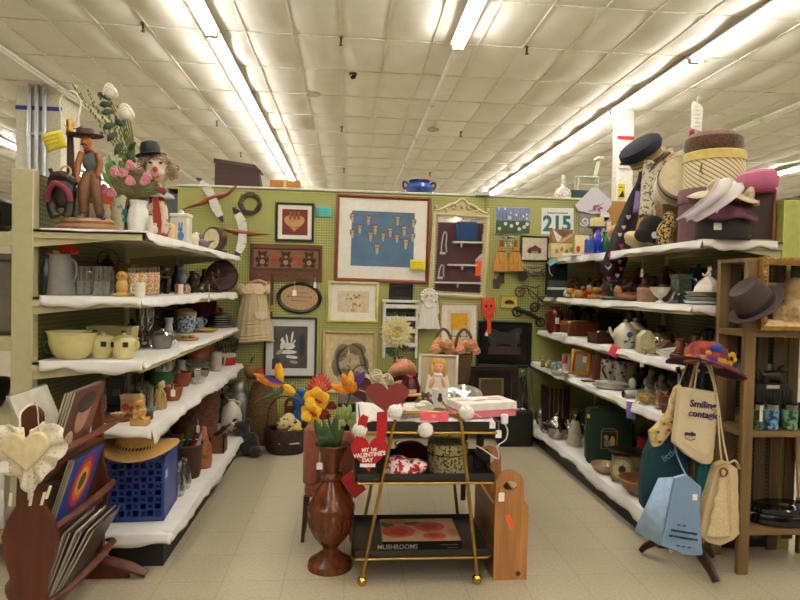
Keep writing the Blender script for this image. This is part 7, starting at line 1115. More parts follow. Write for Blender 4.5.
e=I('corn_doll','golden carved animal group lying before the necktie','figurine',597,294,Q2,X=2.06); P(e,'body',lambda b: [b.ell(596,0,286,7,4.4,4),b.ell(603,-1,283,3,3,3.4),b.ell(589,0,284,3.4,3,4),b.box(588,605,-4,4,290,294.4,c=.6),b.tube([(592,-1,289),(591,-2,292)],1.4),b.tube([(601,-1,288),(602,-2,292)],1.4)],C('a6763a',.5,var=.25),remesh=.005); P(e,'mane',lambda b: b.ell(604,-1,280.6,2,1.6,2),C('7d4f22'))
e=I('green_vine_pot','dark pot of grey-green artificial leaves under the necktie','plant',612,297,Q2,X=2.13); P(e,'pot',lambda b: jar(b,[(5,297),(6.4,291),(6.8,286)],.8),C('2a2a28',.4)); P(e,'leaf',lambda b: [petal(b,(612,0,287),(612+12*cos(rad(a)),-4*sin(a),283-11*sin(rad(a))),2.4) for a in range(-10,200,14)],C('5a6350',.7,var=.3),solid=.001)
e=I('ash_tray','flat grey stone dish on the edge of the second shelf','dish',609,299,Q2,X=2.03); P(e,'dish',lambda b: b.lathe([(6,299.4),(8.4,298),(8.6,296.4),(7,297.6),(.1,298)],n=24),C('4f4b46',.5)); P(e,'rim',lambda b: b.tube([(609+8.4*cos(k*PI/10),8.4*sin(k*PI/10),296.6) for k in range(20)],.4,closed=True,n=5),C('8d8984',.4))
e=I('driftwood_carving','long tan wooden dish carved from a log on the second shelf','dish',631,299,Q2,X=2.05); P(e,'dish',lambda b: [b.ell(629,0,294,15,8,4.6),b.ell(617,0,289,4,5,6)],WD('8f6238',.5,ax=0),remesh=.007); P(e,'hollow',lambda b: b.ell(631,-2,291.4,9,5,2),WD('6a4426',.5,ax=0))
e=I('antler_carving','dark red-brown carved bird with raised wings on the second shelf','figurine',631,286,Q2+.03,X=2.26); P(e,'body',lambda b: [b.tube([(622,0,284),(630,-2,279),(637,0,268),(640,1,262)],[2,4,3,.8],sub=4),b.tube([(628,0,281),(638,0,277),(648,0,268)],[3,3.4,.8],sub=4),b.lathe([(6,292),(4,288),(2,280)],(629,0,0),n=14)],C('5a2f22',.4,var=.2),remesh=.006); P(e,'beak',lambda b: b.cyl((622,0,284),(618.6,0,285.4),1,.2),C('8a6a3a'))
e=I('pink_box','pinkish tan jewellery box on the second shelf beside the white fluted bowl','box',647,302,Q2,X=2.05); P(e,'body',lambda b: b.box(639,654,-6,6,290,302.4,c=.6),C('a07a64',.6)); P(e,'lid',lambda b: b.box(638.6,654.4,-6.4,6.4,288,292,c=.8),C('aa846e',.6))
for i,(x,y,rr,h,c_,X,s) in enumerate(((650,292,8,22,'4a2f20',2.32,'large brown round jug at the back of the second shelf'),(663,293,8,32,'5a3a28',2.4,'tall red-brown jug at the back of the second shelf'),(638,290,6,20,'33221a',2.4,'dark brown jug at the back of the second shelf behind the carved bird'))):
    e=I('earthen_jug',s,'jug',x,y,Q2,X=X); P(e,'body',lambda b: b.lathe([(rr*.7,y+3),(rr,y-h*.25),(rr*.9,y-h*.55),(rr*.45,y-h*.8),(rr*.6,y-h),(.1,y-h)]),C(c_,.4,var=.2)); P(e,'handle',lambda b: b.tube([(x+rr*.5,0,y-h*.92),(x+rr*1.4,0,y-h*.8),(x+rr*.95,0,y-h*.4)],1.1,sub=3),C(c_,.4))
e=I('fluted_bowl','white milk-glass footed bowl with a fluted rim','bowl',660,303,Q2,X=2.04); P(e,'bowl',lambda b: jar(b,[(2,299),(6,296),(9,291),(9.8,288)],.7,n=40,wob=lambda a,z: 1+.05*sin(a*10)),C('d4d0c4',.3)); P(e,'foot',lambda b: b.lathe([(4.6,303.6),(4,302.6),(1.6,301),(2,299)],n=24),C('d4d0c4',.3))
e=I('grey_green_tin','grey-green embossed square tin on the second shelf','tin',680,299,Q2,X=2.14); P(e,'body',lambda b: b.box(673,688,-7,7,274,300,c=1),SP('3f4a3f','5c6656',60,.4,.5,.1,'noise',.3)); P(e,'lid',lambda b: b.box(672.4,688.6,-7.6,7.6,271,275.6,c=.8),C('59635a',.4))
e=I('foil_ornament','crumpled silver foil ornament beside the fluted bowl','ornament',674,302.5,Q2,X=2.04); P(e,'foil',lambda b: [b.pr([(668,303),(672,297),(674,292),(677,296),(680,293),(679,299),(676,303)],-2,2),b.pr([(666,303),(671,299),(676,302)],-4,1)],MT('a8a8ae',.2)); P(e,'stem',lambda b: b.cyl((673,0,301),(668,-1,303),.6),MT('8a8a90'))
e=I('teal_jar','dark teal ginger jar with painted spots at the back of the second shelf','jar',697,297,Q2,X=2.3); P(e,'body',lambda b: b.lathe([(9,298),(12,290),(12.6,278),(10,269),(8,266)]),SP('16343a','4f6a66',30,.2,.62)); P(e,'lid',lambda b: b.lathe([(9,266),(7,262.6),(2,261),(1.6,258.6),(.1,258)]),C('1d4048',.2))
e=I('brown_cushion','tan woven fan shape behind the grey-green tin','fan',686,292,Q2,X=2.36); P(e,'fan',lambda b: b.pr([(686+13*cos(rad(a)),280-18*sin(rad(a))) for a in range(20,161,10)]+[(683,288),(689,288)],-1,1),WD('8a6644',.8)); P(e,'handle',lambda b: b.cyl((686,0,287),(686,0,298),1.6),WD('5a3c26'))
for i in range(3):
    e=I('china_plate',('lowest blue-and-yellow china plate at the near end of the second shelf','middle china plate of the blue-and-yellow stack','upper china plate under the white lace figurine')[i],'plate',703,305,Q2+.001+i*.024,X=2.12,g='stacked china plates'); P(e,'plate',lambda b: b.lathe([(12,305),(16.5-i,303.6),(18-i,300.6),(15,302.6),(.1,303.4)],n=36),C(('cfc8b8','d2b878','d8d4cc')[i],.3)); P(e,'rim_band',lambda b: b.tube([(703+(17.8-i)*cos(k*PI/16),(17.8-i)*sin(k*PI/16),300.9) for k in range(32)],.8,closed=True,n=6),C(('2a5f8a','1f3f7a','b5a05a')[i],.3))
e=I('lace_figurine','white porcelain lady figurine with a lace skirt on the china plates','figurine',709,298,Q2+.078,X=2.12); P(e,'skirt',lambda b: b.lathe([(13,298.5),(12,294),(8,288),(3,283.6)],(708,0,0),n=40,wob=lambda a,z: 1+.07*sin(a*9)),C('d9d2c6',.4)); P(e,'torso',lambda b: [b.ell(708,0,281.6,2.6,2.2,4),b.ell(709,-.4,276,2,2,2.3),b.tube([(706,0,280),(702,-2,283),(700,-3,280)],.9,sub=3)],C('d9cabb',.4),remesh=.004); P(e,'pink_sash',lambda b: b.ell(711,-6,292,3,2,2),C('c08a94',.5)); P(e,'hair',lambda b: b.ell(709,.6,274.6,2,2,1.8),C('b08a4a'))
e=I('white_creamer','small white cream jug beside the porcelain lady','jug',727,304,Q2,X=2.15); P(e,'body',lambda b: jar(b,[(4,304),(5.6,299),(4.4,293),(5,289)],.6),C('cfc9c0',.3)); P(e,'handle',lambda b: b.tube([(731,0,291),(735,0,293),(731.6,0,299)],.8,sub=3),C('cfc9c0',.3))
for i,(x,X,y) in enumerate(((717,2.34,299),(733,2.33,300),(744,2.4,299))):
    e=I('tall_stein',('carved grey stein behind the porcelain lady','glass-sided stein next to the carved grey stein','dark stein at the near end of the second shelf')[i],'stein',x,y,Q2,X=X); P(e,'body',lambda b: jar(b,[(7,y),(7.4,y-3),(6.8,y-32),(7.2,y-34)],.8),(SP('3b362f','7d766a',60,.5,.5,.1,'noise',.4),GL('b5c0b8',.25),C('3a3634',.4))[i]); P(e,'handle',lambda b: b.tube([(x-7,0,y-30),(x-11.4,0,y-28),(x-11.4,0,y-12),(x-7,0,y-8)],1.2,sub=4),C('8d8a84',.4))
# ---- third shelf
e=I('red_vase','dark red glazed vase at the far end of the third shelf','vase',554,327,Q3,Y=5.55); P(e,'body',lambda b: jar(b,[(5.4,327),(7.4,320),(8.8,310),(7.4,304),(5,302.4),(5.6,300.6)],.8,n=30),C('5a1a16',.15)); P(e,'label',lambda b: b.box(552,555.6,-8.6,-9.2,311,317),C('d8d4cc'))
O('card_stack','small stack of white cards on the third shelf edge','cards',560,329,Q3,lambda b: b.box(553,566,-4,4,325.6,329),PAPER,Y=5.2)
e=I('leather_box','brown lidded wooden box with brass fittings on the third shelf','box',580,334,Q3,X=2.1,rot=(0,0,rad(14))); P(e,'body',lambda b: b.box(563,598,-6,10,324,335,c=.8),WD('6a3a1e',.4,ax=0)); P(e,'lid',lambda b: b.box(562.4,598.6,-6.6,10.6,320.4,325.6,c=1.2),WD('7a4726',.35,ax=0)); P(e,'latch',lambda b: b.lathe([(1.6,0),(1.2,.8),(.1,1)],(0,0,0),M=Matrix.Translation((571,-6.6,326)) @ Matrix.Rotation(PI/2,4,'X')),MT('c9a050'))
for i,(x,y,X) in enumerate(((574,330,2.28),(588,330,2.3))):
    e=I('dark_cloche',('dark glass dome at the back of the third shelf, by the red vase','dark glass dome at the back of the third shelf, behind the brown box')[i],'dome',x,y,Q3,X=X); P(e,'dome',lambda b: b.lathe([(8,326),(8,314),(6,306),(2,303),(.1,302.6)]),C('1b1614',.1)); P(e,'base',lambda b: b.lathe([(9.4,330),(9.4,327),(8,326)]),DARKB)
e=I('flatware_box','open wooden box filled with old silverware on the third shelf','box',606,341,Q3,X=2.02,rot=(0,0,rad(16))); P(e,'front',lambda b: b.box(592,619,-5,-3.8,331,341.5),WD('4a2a1a',.4,ax=0)); P(e,'back',lambda b: b.box(592,619,10,11.2,330,341.5),WD('4a2a1a',.4,ax=0)); P(e,'end_panel',lambda b: b.box(592,593.2,-5,11,331,341.5),WD('4a2a1a',.4)); P(e,'end_panel',lambda b: b.box(617.8,619,-5,11,331,341.5),WD('4a2a1a',.4)); P(e,'bottom',lambda b: b.box(592,619,-5,11,340.5,341.5),WD('4a2a1a',.4))
for i,(x,d,a,nm_) in enumerate(((598,-1,20,'bent'),(603,3,-12,'long'),(608,0,30,'short'),(613,4,5,'wide'))): O('old_spoon',nm_+' silver spoon among the silverware in the open wooden box','spoon',606,341,Q3,lambda b: [b.ell(x,d,329.6,2.6,1.8,1,rot=(0,a,0)),b.tube([(x,d,330),(x+6,d+2,328.6),(x+9,d+3,330)],.6,n=5)],MT('9a968e',.3),X=2.02,g='silver spoons in the open box')
for i,(x,y,X,s) in enumerate(((625,344,2.0,'cream teapot painted with a blue flower'),(634,343,2.12,'plain cream teapot behind the flowered one'))):
    e=I('teapot',s,'teapot',x,y,Q3,X=X); TP=C('cfc8b2',.25,var=.05)
    P(e,'body',lambda b: b.lathe([(7.4,y+.5),(10,y-4),(12,y-11),(10.6,y-18),(6,y-22)],n=32),TP); P(e,'lid',lambda b: b.lathe([(6.4,y-22),(4.4,y-24),(1.4,y-25),(2,y-27.4),(.1,y-28.4)],n=24),TP); P(e,'spout',lambda b: b.tube([(x-10,0,y-9),(x-15,-1,y-14),(x-17,-1,y-20)],[2.6,1.8,1.2],sub=4),TP); P(e,'handle',lambda b: b.tube([(x+10,0,y-17),(x+16.5,0,y-17),(x+16.5,0,y-7),(x+10.6,0,y-5)],1.3,sub=4),TP)
    if i == 0: P(e,'flower_decoration',lambda b: [b.ell(x-1+1.8*cos(k*1.05),-11.4,y-13.5+1.8*sin(k*1.05),1.5,.8,1.5,n=8,m=5) for k in range(6)]+[b.tube([(x-6,-10.6,y-5),(x-2,-11.9,y-8),(x-1,-12,y-11)],.4,1,n=5,sub=3),b.ell(x-5,-10.6,y-7,1.8,.6,.8,1),b.ell(x+2,-11.6,y-6,2,.6,.8,1)],[C('3a5aa0'),C('3f4a38')])
e=I('house_canister','cream milk-carton shaped pitcher with a gabled top','pitcher',648,348,Q3,X=2.0,rot=(0,0,rad(-10))); P(e,'body',lambda b: [b.box(638,653,-6,8,332,348.5,c=.5),b.pr([(638,332),(653,332),(648,326),(644,326)],-6,8)],C('c6ba92',.4)); P(e,'handle',lambda b: b.tube([(653,1,330),(659,1,331),(659,1,343),(653,1,346)],1.3,sub=4),C('8f8462',.4))
e=I('ornament_stand','small carved brass stand before the cream pitcher','stand',651,354,Q3,X=1.96); P(e,'legs',lambda b: [b.tube([(x,0,350),(x+s,-1,352),(x+s*1.6,-1,354.3)],.9,n=6) for x,s in ((646,-1),(657,1))],C('8a7a58',.4)); P(e,'top',lambda b: b.box(643,660,-4,4,347.6,350.6,c=.6),C('9a8c6a',.4))
e=I('silver_bowl','polished silver bowl tipped on its side on the third shelf','bowl',664,335,Q3,X=2.2); P(e,'bowl',lambda b: b.ell(664,0,326,11.6,10,10,n=30,m=18),MT('b5b1aa',.12)); P(e,'rim',lambda b: b.tube([(673+3*cos(k*.35)*.5,9*sin(k*.35),326+9*cos(k*.35)) for k in range(18)],.8,closed=True,n=6),MT('cfcbc4',.15)); P(e,'stand',lambda b: b.lathe([(8,344),(7,340),(3,337),(3,334)]),DARKB)
e=I('small_house','small tan pottery house on the third shelf before the silver bowl','pottery house',666,346,Q3,X=2.05); P(e,'walls',lambda b: b.box(660,672,-5,5,338,346.6),C('a38a64',.6)); P(e,'roof',lambda b: b.pr([(658,338.4),(674,338.4),(666,331)],-6,6),C('6a4a34',.6)); P(e,'door',lambda b: b.box(664,667,-5,-5.4,341,346.6),C('4a3020'))
e=I('folded_card','white folded card standing on the third shelf edge','card',668,360,Q3,X=1.95); P(e,'card',lambda b: [b.pr([(656,350),(676,347),(669,359.6)],-1,-.4),b.pr([(656,350),(657,354),(669,359.6)],-.4,2)],PAPER); P(e,'print',lambda b: b.box(663,669,-1.2,-1,350.4,351),C('8d8a84'))
e=I('box_camera','small white speaker-like box on the third shelf','box',683,343,Q3,X=2.16); P(e,'body',lambda b: b.box(677,688,-5,5,331,343.6,c=.6),C('bdb8ae',.5)); P(e,'knob',lambda b: b.el(684,338,1.3,1.3,-5,-6),C('2a2724'))
for i,(x,y,h,rr,c_,X,s) in enumerate(((690,349,16,6,'8a4f2c',2.03,'orange-brown glass jar beside the colourful hat'),(695,342,22,5,'7a4a2a',2.16,'amber drinking horn behind the orange-brown jar'),(660,337,20,6,'3b2a20',2.36,'dark wooden keg at the back of the third shelf'),(640,333,22,7,'2f211a',2.38,'dark lidded pot at the back of the third shelf'),(676,352,7,6,'5a3a28',1.98,'low brown wooden bowl on the third shelf edge'))):
    e=I('brown_jar',s,'jar',x,y,Q3,X=X); P(e,'body',lambda b: jar(b,[(rr*.8,y+.5),(rr,y-h*.3),(rr*.95,y-h*.7),(rr*.7,y-h*.9),(rr*.8,y-h)],.8),C(c_,.3,var=.25)); P(e,'band',lambda b: b.lathe([(rr*1.0,y-h*.32),(rr*1.03,y-h*.3),(rr,y-h*.28)]),C('b08a5a',.4))
e=I('wire_hoop','dark wreath-like hoop standing at the back of the third shelf','hoop',708,342,Q3,X=2.36); P(e,'hoop',lambda b: b.tube([(708+10*cos(k*PI/12),0,328+11*sin(k*PI/12)) for k in range(24)],1.6,closed=True),C('2a2a20',.7)); P(e,'stand',lambda b: b.box(700,716,-3,3,338.6,343),DARKB)
e=I('dish_stack','stack of pink-rimmed dishes at the near end of the third shelf','dishes',722,346,Q3+.002,X=2.2,rot=(0,0,rad(8))); P(e,'dish',lambda b: b.lathe([(10,346),(15,344),(16,342),(.1,344)],n=30),C('b08a80',.35)); P(e,'upper_dish',lambda b: b.lathe([(9,342),(13,339),(14,337),(.1,339.6)],n=30),C('9a6a62',.35))
e=I('starfish','pale yellow starfish resting on the pink-rimmed dishes','starfish',722,346,Q3+.002,X=2.2); P(e,'body',lambda b: b.pr([((9 if k % 2 == 0 else 3.2)*cos(k*PI/5+PI/2)+721,331-(9 if k % 2 == 0 else 3.2)*sin(k*PI/5+PI/2)) for k in range(10)],-4,-1.6),C('c2a878',.8,bump=.5,sc=80)); P(e,'centre',lambda b: b.ell(721,-3.6,331,2.6,1.4,2.6),C('b59a68',.8))
e=I('red_leather_case','dark red case standing at the near end of the third shelf','case',738,348,Q3,X=2.36); P(e,'body',lambda b: b.box(724,752,-4,6,316,349,c=1),C('4a1518',.5)); P(e,'strap',lambda b: b.box(734,737,-4.6,6.4,315.4,349),C('2c1010',.5))
e=IW('coral_note','coral-pink paper note taped to the third shelf edge above the gold frame','note',615.5,351,4.14,rot=(0,rad(6),0)); P(e,'sheet',lambda b: b.pr([(611.5,344),(620.5,347.5),(617.5,358.5),(608,354.5)],-.3,.3),C('e04a62',.7)); P(e,'writing',lambda b: b.box(612.5,617,-.4,-.3,350,350.6),C('c23a50'))
price_tag('white price tag hanging from the third shelf over the fish plates',642,363,3.74,4,8,5)
# ---- fourth shelf
for i,(x,y,s) in enumerate(((543,360,'small gilt figurine at the very far end of the fourth shelf'),(549,360.5,'small gilt figurine next to the teal mug'))): fig(s,x,y,11,2.4,C('9a8250',.4),Y=5.5-.08*i,z=Q4,name='gilt_figurine',g='gilt figurines',seed=i+5)
e=I('teal_mug','pale teal mug with a dark leaf pattern on the fourth shelf','mug',554.5,360.5,Q4,Y=5.25); P(e,'cup',lambda b: jar(b,[(3.2,361),(3.6,360),(3.6,352.6)],.5),SP('8fb3ae','2f4a48',75,.3,.56)); P(e,'handle',lambda b: b.tube([(558,0,354),(560.6,0,355),(560.4,0,358),(558,0,359)],.6,sub=3),C('8fb3ae',.3))
e=I('light_box','white carton with a red square label on the fourth shelf','carton',570,362,Q4,Y=5.25,rot=(0,0,rad(-20))); P(e,'box',lambda b: b.box(562,580,-5,9,346.5,362.5),C('b9b6b0',.5)); P(e,'red_label',lambda b: b.box(562.6,567.4,-5,-5.4,347,355),C('b53a24'))
e=I('silver_dish','flat pale dish lying at the edge of the fourth shelf','dish',560,366,Q4,Y=4.95); P(e,'dish',lambda b: b.lathe([(7,366),(8.6,364),(9,362),(8,363.6),(.1,364.4)],n=28),C('a8a49a',.3)); P(e,'knob',lambda b: b.ell(562,-3,363,1.4,1.2,.8),C('1f1c1a'))
e=I('gold_frame','empty bright gold picture frame leaning on the fourth shelf','picture frame',579,374,Q4,X=1.94,rot=(rad(-8),rad(5),rad(-16)))
P(e,'frame',lambda b: [b.ring(569.5,589.5,350,375.5,4.4,1.4,-3.2,bev=.6)],C('b07a1c',.3,.35)); P(e,'glass',lambda b: b.box(573,586,0,.5,354,371.5),C('8c8878',.1)); P(e,'strut',lambda b: b.pr([(578,356),(582,356),(582,375.5),(578,375.5)],1.6,7),C('3a2a18')); P(e,'label',lambda b: b.box(581,584.6,-.1,-.5,356,362),C('d4d0c8'))
e=I('leaflet','dark leaflet lying at the foot of the gold frame','leaflet',590,378,Q4,X=1.93); P(e,'sheet',lambda b: b.box(582,596,-4,4,376.8,377.8),C('4f4536',.6)); P(e,'print',lambda b: b.box(584,594,-3,3,376.6,376.8),C('9a8f74'))
e=I('red_book','tall dark red book standing on the fourth shelf','book',597,376,Q4,X=2.0,rot=(0,0,rad(-14))); P(e,'cover',lambda b: b.box(593.5,600,-5,12,351,376.5,c=.4),C('6a2a1c',.5)); P(e,'pages',lambda b: b.box(594.4,599.2,-4.6,12.3,350.6,376),C('b5a686'))
for i,(x,s) in enumerate(((608,'black and white newsprint-patterned pitcher with a dark handle'),(621,'black and white newsprint-patterned canister behind the fish plates'),(632,'dark lattice-patterned canister on the fourth shelf'))):
    e=I('print_canister',s,'canister',x,378+i*2,Q4,X=2.0+.06*i,g=None); y=378+i*2; P(e,'body',lambda b: jar(b,[(7,y),(7.6,y-2),(7.4,y-24),(7,y-26)],.8,n=28),SP('2f2b28',('a8a294','a09a8c','6a5a48')[i],(26,30,26)[i],.4,.35,.06,'vor')); P(e,'handle',lambda b: b.tube([(x-6+12*(i > 0),-4,y-20),(x-9+18*(i > 0),-6,y-16),(x-5+10*(i > 0),-7,y-8)],.9,sub=4),C('1b1a19',.3))
for i in range(2):
    e=I('fish_plate',('large white fish-shaped plate lying on the fourth shelf','smaller white plate on top of the fish-shaped one')[i],'plate',611,388,Q4+.002+i*.022,X=1.945,rot=(0,0,rad(-34))); P(e,'plate',lambda b: b.lathe([(10,388),(14-2*i,386),(15-2*i,384.4),(.1,386.8)],(611,0,0),sx=1.25,sy=.7,n=34),C('c6c3b8',.25,var=.05)); P(e,'tail',lambda b: b.lathe([(2,387),(5,385.6),(5.6,384.6),(.1,386)],(629,0,0),n=16),C('c6c3b8',.25))
e=I('glass_jar','clear ribbed glass jar lying beside the fish plates','jar',631,396,Q4,X=1.92); P(e,'body',lambda b: b.tube([(624,0,392),(626,0,391.6),(635,1,391.6),(636,1,391.6)],[3,4,4.2,3.4],n=18),C('b0aea4',.15)); P(e,'cap',lambda b: b.tube([(622.6,0,392),(624.6,0,392)],3.2,n=14),MT('9a968e'))
e=I('egg_ornament','white egg-shaped ornament behind the straw bundle','ornament',632,385,Q4,X=2.06); P(e,'egg',lambda b: b.ell(632,0,381,3.6,3.6,5.4),C('d2cec4',.3)); P(e,'stand',lambda b: b.lathe([(3,389),(2,387.6),(1.6,386),(2.4,385)]),C('8a8478',.3))
e=I('straw_bundle','yellow raffia bundle with a tag at the edge of the fourth shelf','raffia bundle',646,399,Q4,X=1.92); P(e,'raffia',lambda b: [b.tube([(638+random.Random(k).uniform(-2,2),random.Random(k+1).uniform(-5,5),394+random.Random(k+2).uniform(-5,3)),(646,0,391+random.Random(k+3).uniform(-4,3)),(655+random.Random(k+4).uniform(-2,2),random.Random(k+5).uniform(-5,5),394+random.Random(k+6).uniform(-5,4))],.7,sub=3,n=5) for k in range(40)]+[b.ell(646,0,393,7,5,4.6)],C('b59a58',.9,var=.3)); P(e,'tie',lambda b: b.tube([(646,5.4*cos(k*.6),392.6+5*sin(k*.6)) for k in range(11)],.7,closed=True),C('8a6a34'))
for i,(x,h,w,k,X,s) in enumerate(((650,26,6,4,2.12,'grey stone statue of a robed figure on the fourth shelf'),(661,24,6,4,2.14,'second grey stone statue, nearer the tote bags'))): fig(s,x,396,h,w,C('8a8476',.6,var=.2,bump=.2),X=X,z=Q4,name='stone_statue',g='grey stone statues',seed=20+i,base_m=C('7d776a',.7))
e=I('olive_jar','olive glazed oval jar lying behind the stone statues','jar',676,392,Q4,X=2.25); P(e,'body',lambda b: b.ell(677,0,382,12,9,8.6,n=22),C('4f4c34',.35)); P(e,'neck',lambda b: b.tube([(666,0,385),(662,-1,386)],[4,3.4],n=14),C('4f4c34',.35)); P(e,'rest',lambda b: b.box(668,686,-5,5,389,397),DARKB)
e=I('red_planter','round red clay pot with trinkets beside the tote bags','planter',668,402,Q4,X=1.96); P(e,'pot',lambda b: jar(b,[(6,403),(9,398),(10,391),(8.6,387)],1),C('7a3320',.5)); P(e,'trinkets',lambda b: [b.ell(668+5*cos(k*2),5*sin(k*2),387-(k % 2),2,2,1.8,mi=k % 2) for k in range(8)],[C('3a3432'),C('a86a52')])
e=I('terracotta_cup','tall brown clay cup in front of the red clay pot','cup',667,414,Q4,X=1.905); P(e,'cup',lambda b: jar(b,[(4.6,414),(6,406),(6.6,398)],.8),C('6a3f2a',.6)); P(e,'band',lambda b: b.lathe([(6.2,405),(6.5,404.4),(6.3,403.6)]),C('8a5a3a',.6))
e=IW('lavender_note','lavender paper note taped to the fourth shelf edge','note',631,410,3.77); P(e,'sheet',lambda b: b.sheet(lambda a,t: (626+10*a,-.6*sin(PI*a)-.8*t,401+17*t+1.6*a),4,5),C('8a7cb4',.8),solid=.001); P(e,'writing',lambda b: b.box(628,634,-1.4,-1.1,407,407.6),C('6a5c96'))
price_tag('folded white price label lying before the raffia bundle',653,399,3.72,8,6,1)
# ---- bottom deck
e=I('silver_teapot','polished silver teapot at the far end of the bottom deck','teapot',556,440,Q5,Y=5.2); SV=MT('a5a19a',.12)
P(e,'body',lambda b: b.lathe([(6,441.5),(9.4,437),(10.6,430),(8,424),(5,421.6)],n=32),SV); P(e,'lid',lambda b: b.lathe([(5.4,421.6),(4,419.4),(1.4,418.6),(1.6,416.4),(.1,415.6)],n=24),SV); P(e,'spout',lambda b: b.tube([(564,-1,434),(569,-2,430),(571.5,-2,423)],[2.6,1.8,1.2],sub=4),SV); P(e,'handle',lambda b: b.tube([(547,0,427),(541.5,0,426),(541,0,434),(546.6,0,437)],1,sub=4),SV)
e=I('silver_sugar_bowl','small silver sugar bowl behind the silver teapot','bowl',567,438,Q5,Y=5.35); P(e,'bowl',lambda b: jar(b,[(4,439),(6.6,434),(7,428),(7.6,426)],.7),SV); [P(e,'handle',lambda b: b.tube([(567+s*6.6,0,429),(567+s*10,0,429),(567+s*7,0,434)],.7,sub=3),SV) for s in (-1,1)]
e=I('cocktail_shaker','pale enamel coffee pot with a silver lid on the bottom deck','coffee pot',574.5,449,Q5,Y=4.95); P(e,'body',lambda b: b.lathe([(7,450),(7.4,447),(6,434),(4,427),(3.4,425)],n=30),C('b0a894',.3)); P(e,'lid',lambda b: b.lathe([(3.8,425),(4.2,422),(3,418.6),(1,417.4),(1.2,415.4),(.1,415)],n=24),SV); P(e,'handle',lambda b: b.tube([(580,0,428),(584,0,430),(583.6,0,440),(581,0,444)],.9,sub=4),SV); P(e,'spout',lambda b: b.tube([(570,-1,432),(567,-2,428),(566,-2,425)],[1.6,1.2,.8],sub=3),C('b0a894',.3))
e=I('green_case','dark green toolbox-like case with a gold pictorial emblem','case',604,463,Q5,Y=4.45,rot=(0,0,rad(-14))); P(e,'body',lambda b: b.pr([(586,413),(590,410),(614,410),(625,414),(628,420),(628,459),(622,463.5),(588,463.5),(586,461)],-7,10),C('1d3a26',.45,var=.12)); P(e,'edge_trim',lambda b: b.tube([(586,-7,413),(590,-7,410),(614,-7,410),(625,-7,414),(628,-7,420),(628,-7,459),(622,-7,463.5),(588,-7,463.5),(586,-7,461)],.7,closed=True,n=6),C('16301f',.4)); P(e,'handle',lambda b: b.tube([(598,1,410),(599,1,407),(611,1,407),(612,1,410)],1,sub=3),C('33302c',.3))
P(e,'emblem',lambda b: [b.pr([(599,431),(602,428),(612,428),(615,431),(615,449),(599,449)],-7,-7.6,0),b.box(600.2,613.8,-7.6,-7.9,431.5,447.8,1),b.el(605,443,3.2,4.2,-7.9,-8.2,2),b.el(610,441,2.4,5.6,-7.9,-8.3,3),b.box(601.5,612.5,-7.6,-8,429,430.6,1),b.el(604,437,2,2.4,-7.9,-8.4,3)],[C('a8843a',.3,.3),C('2a2a22'),C('7d8a8c'),C('c2a85a')])
price_tag('yellow price sticker card on the side of the green case',588.5,416,4.36,3,4,0,C('d8c84a'))
e=I('kitchen_scale','old round-dialled kitchen scale with a dark pan on the bottom deck','kitchen scale',622,481,Q5,Y=4.0,rot=(0,0,rad(-20))); P(e,'body',lambda b: b.pr([(613,456),(640,454),(643,480),(612,481.5)],-4,14),C('7d7355',.5)); P(e,'dial',lambda b: b.el(621,468,11,12.6,-4,-7,n=32),C('8f8560',.45)); P(e,'dial_face',lambda b: [b.el(621,468,8.4,9.8,-7,-7.4,n=32),b.el(621,468,3.4,4,-7.3,-7.7,1)]+[b.box(621+7.4*cos(k*PI/8)-.3,621+7.4*cos(k*PI/8)+.3,-7.4,-7.7,468+8.6*sin(k*PI/8)-.5,468+8.6*sin(k*PI/8)+.5,1) for k in range(16)],[C('cbc19c',.5),C('3a3428')]); P(e,'needle',lambda b: b.pr([(620.4,468),(621.6,468),(622.4,460)],-7.7,-8),C('2a1a14')); P(e,'pan',lambda b: b.lathe([(14,454),(19,451.6),(19.6,450),(.1,452)],(627,4,0),sy=.7),C('23211e',.3)); P(e,'post',lambda b: b.cyl((627,4,456),(627,4,452),3),C('33302a',.4))
O('copper_bowl','shallow pale copper bowl next to the kitchen scale','bowl',605,474,Q5,lambda b: jar(b,[(6,474.5),(11,471),(14,466.4),(14.4,465.4)],.7,n=34),C('b09a78',.25,.3),Y=4.2)
e=I('wooden_bowl','large shallow turned wooden bowl beside the tote bags','bowl',640,495,Q5,Y=3.75); P(e,'bowl',lambda b: jar(b,[(9,496),(16,491),(20,484.6),(21,481)],1,n=40),WD('8a6238',.4,ax=0)); P(e,'rim',lambda b: b.tube([(640+20.6*cos(k*PI/18),20.6*sin(k*PI/18),481.2) for k in range(36)],.8,closed=True,n=6),WD('9a7244',.4,ax=0))
for i,(z_,h,s) in enumerate(((0,22,'lower red and black canister behind the kitchen scale'),(.14,20,'upper red canister stacked behind the kitchen scale'))):
    e=I('red_canister',s,'canister',645,452,Q5+z_*1.05,Y=4.15,g='stacked red canisters'); P(e,'body',lambda b: b.lathe([(7.6,452),(8,450),(8,452-h+3),(7.6,452-h+1.6),(.1,452-h+1.6)],n=28),C('8a1a1e',.35)); P(e,'lid',lambda b: b.lathe([(8.3,452-h+3.6),(8.3,452-h+1),(.1,452-h+.8)],n=28),C('2a1616',.3))
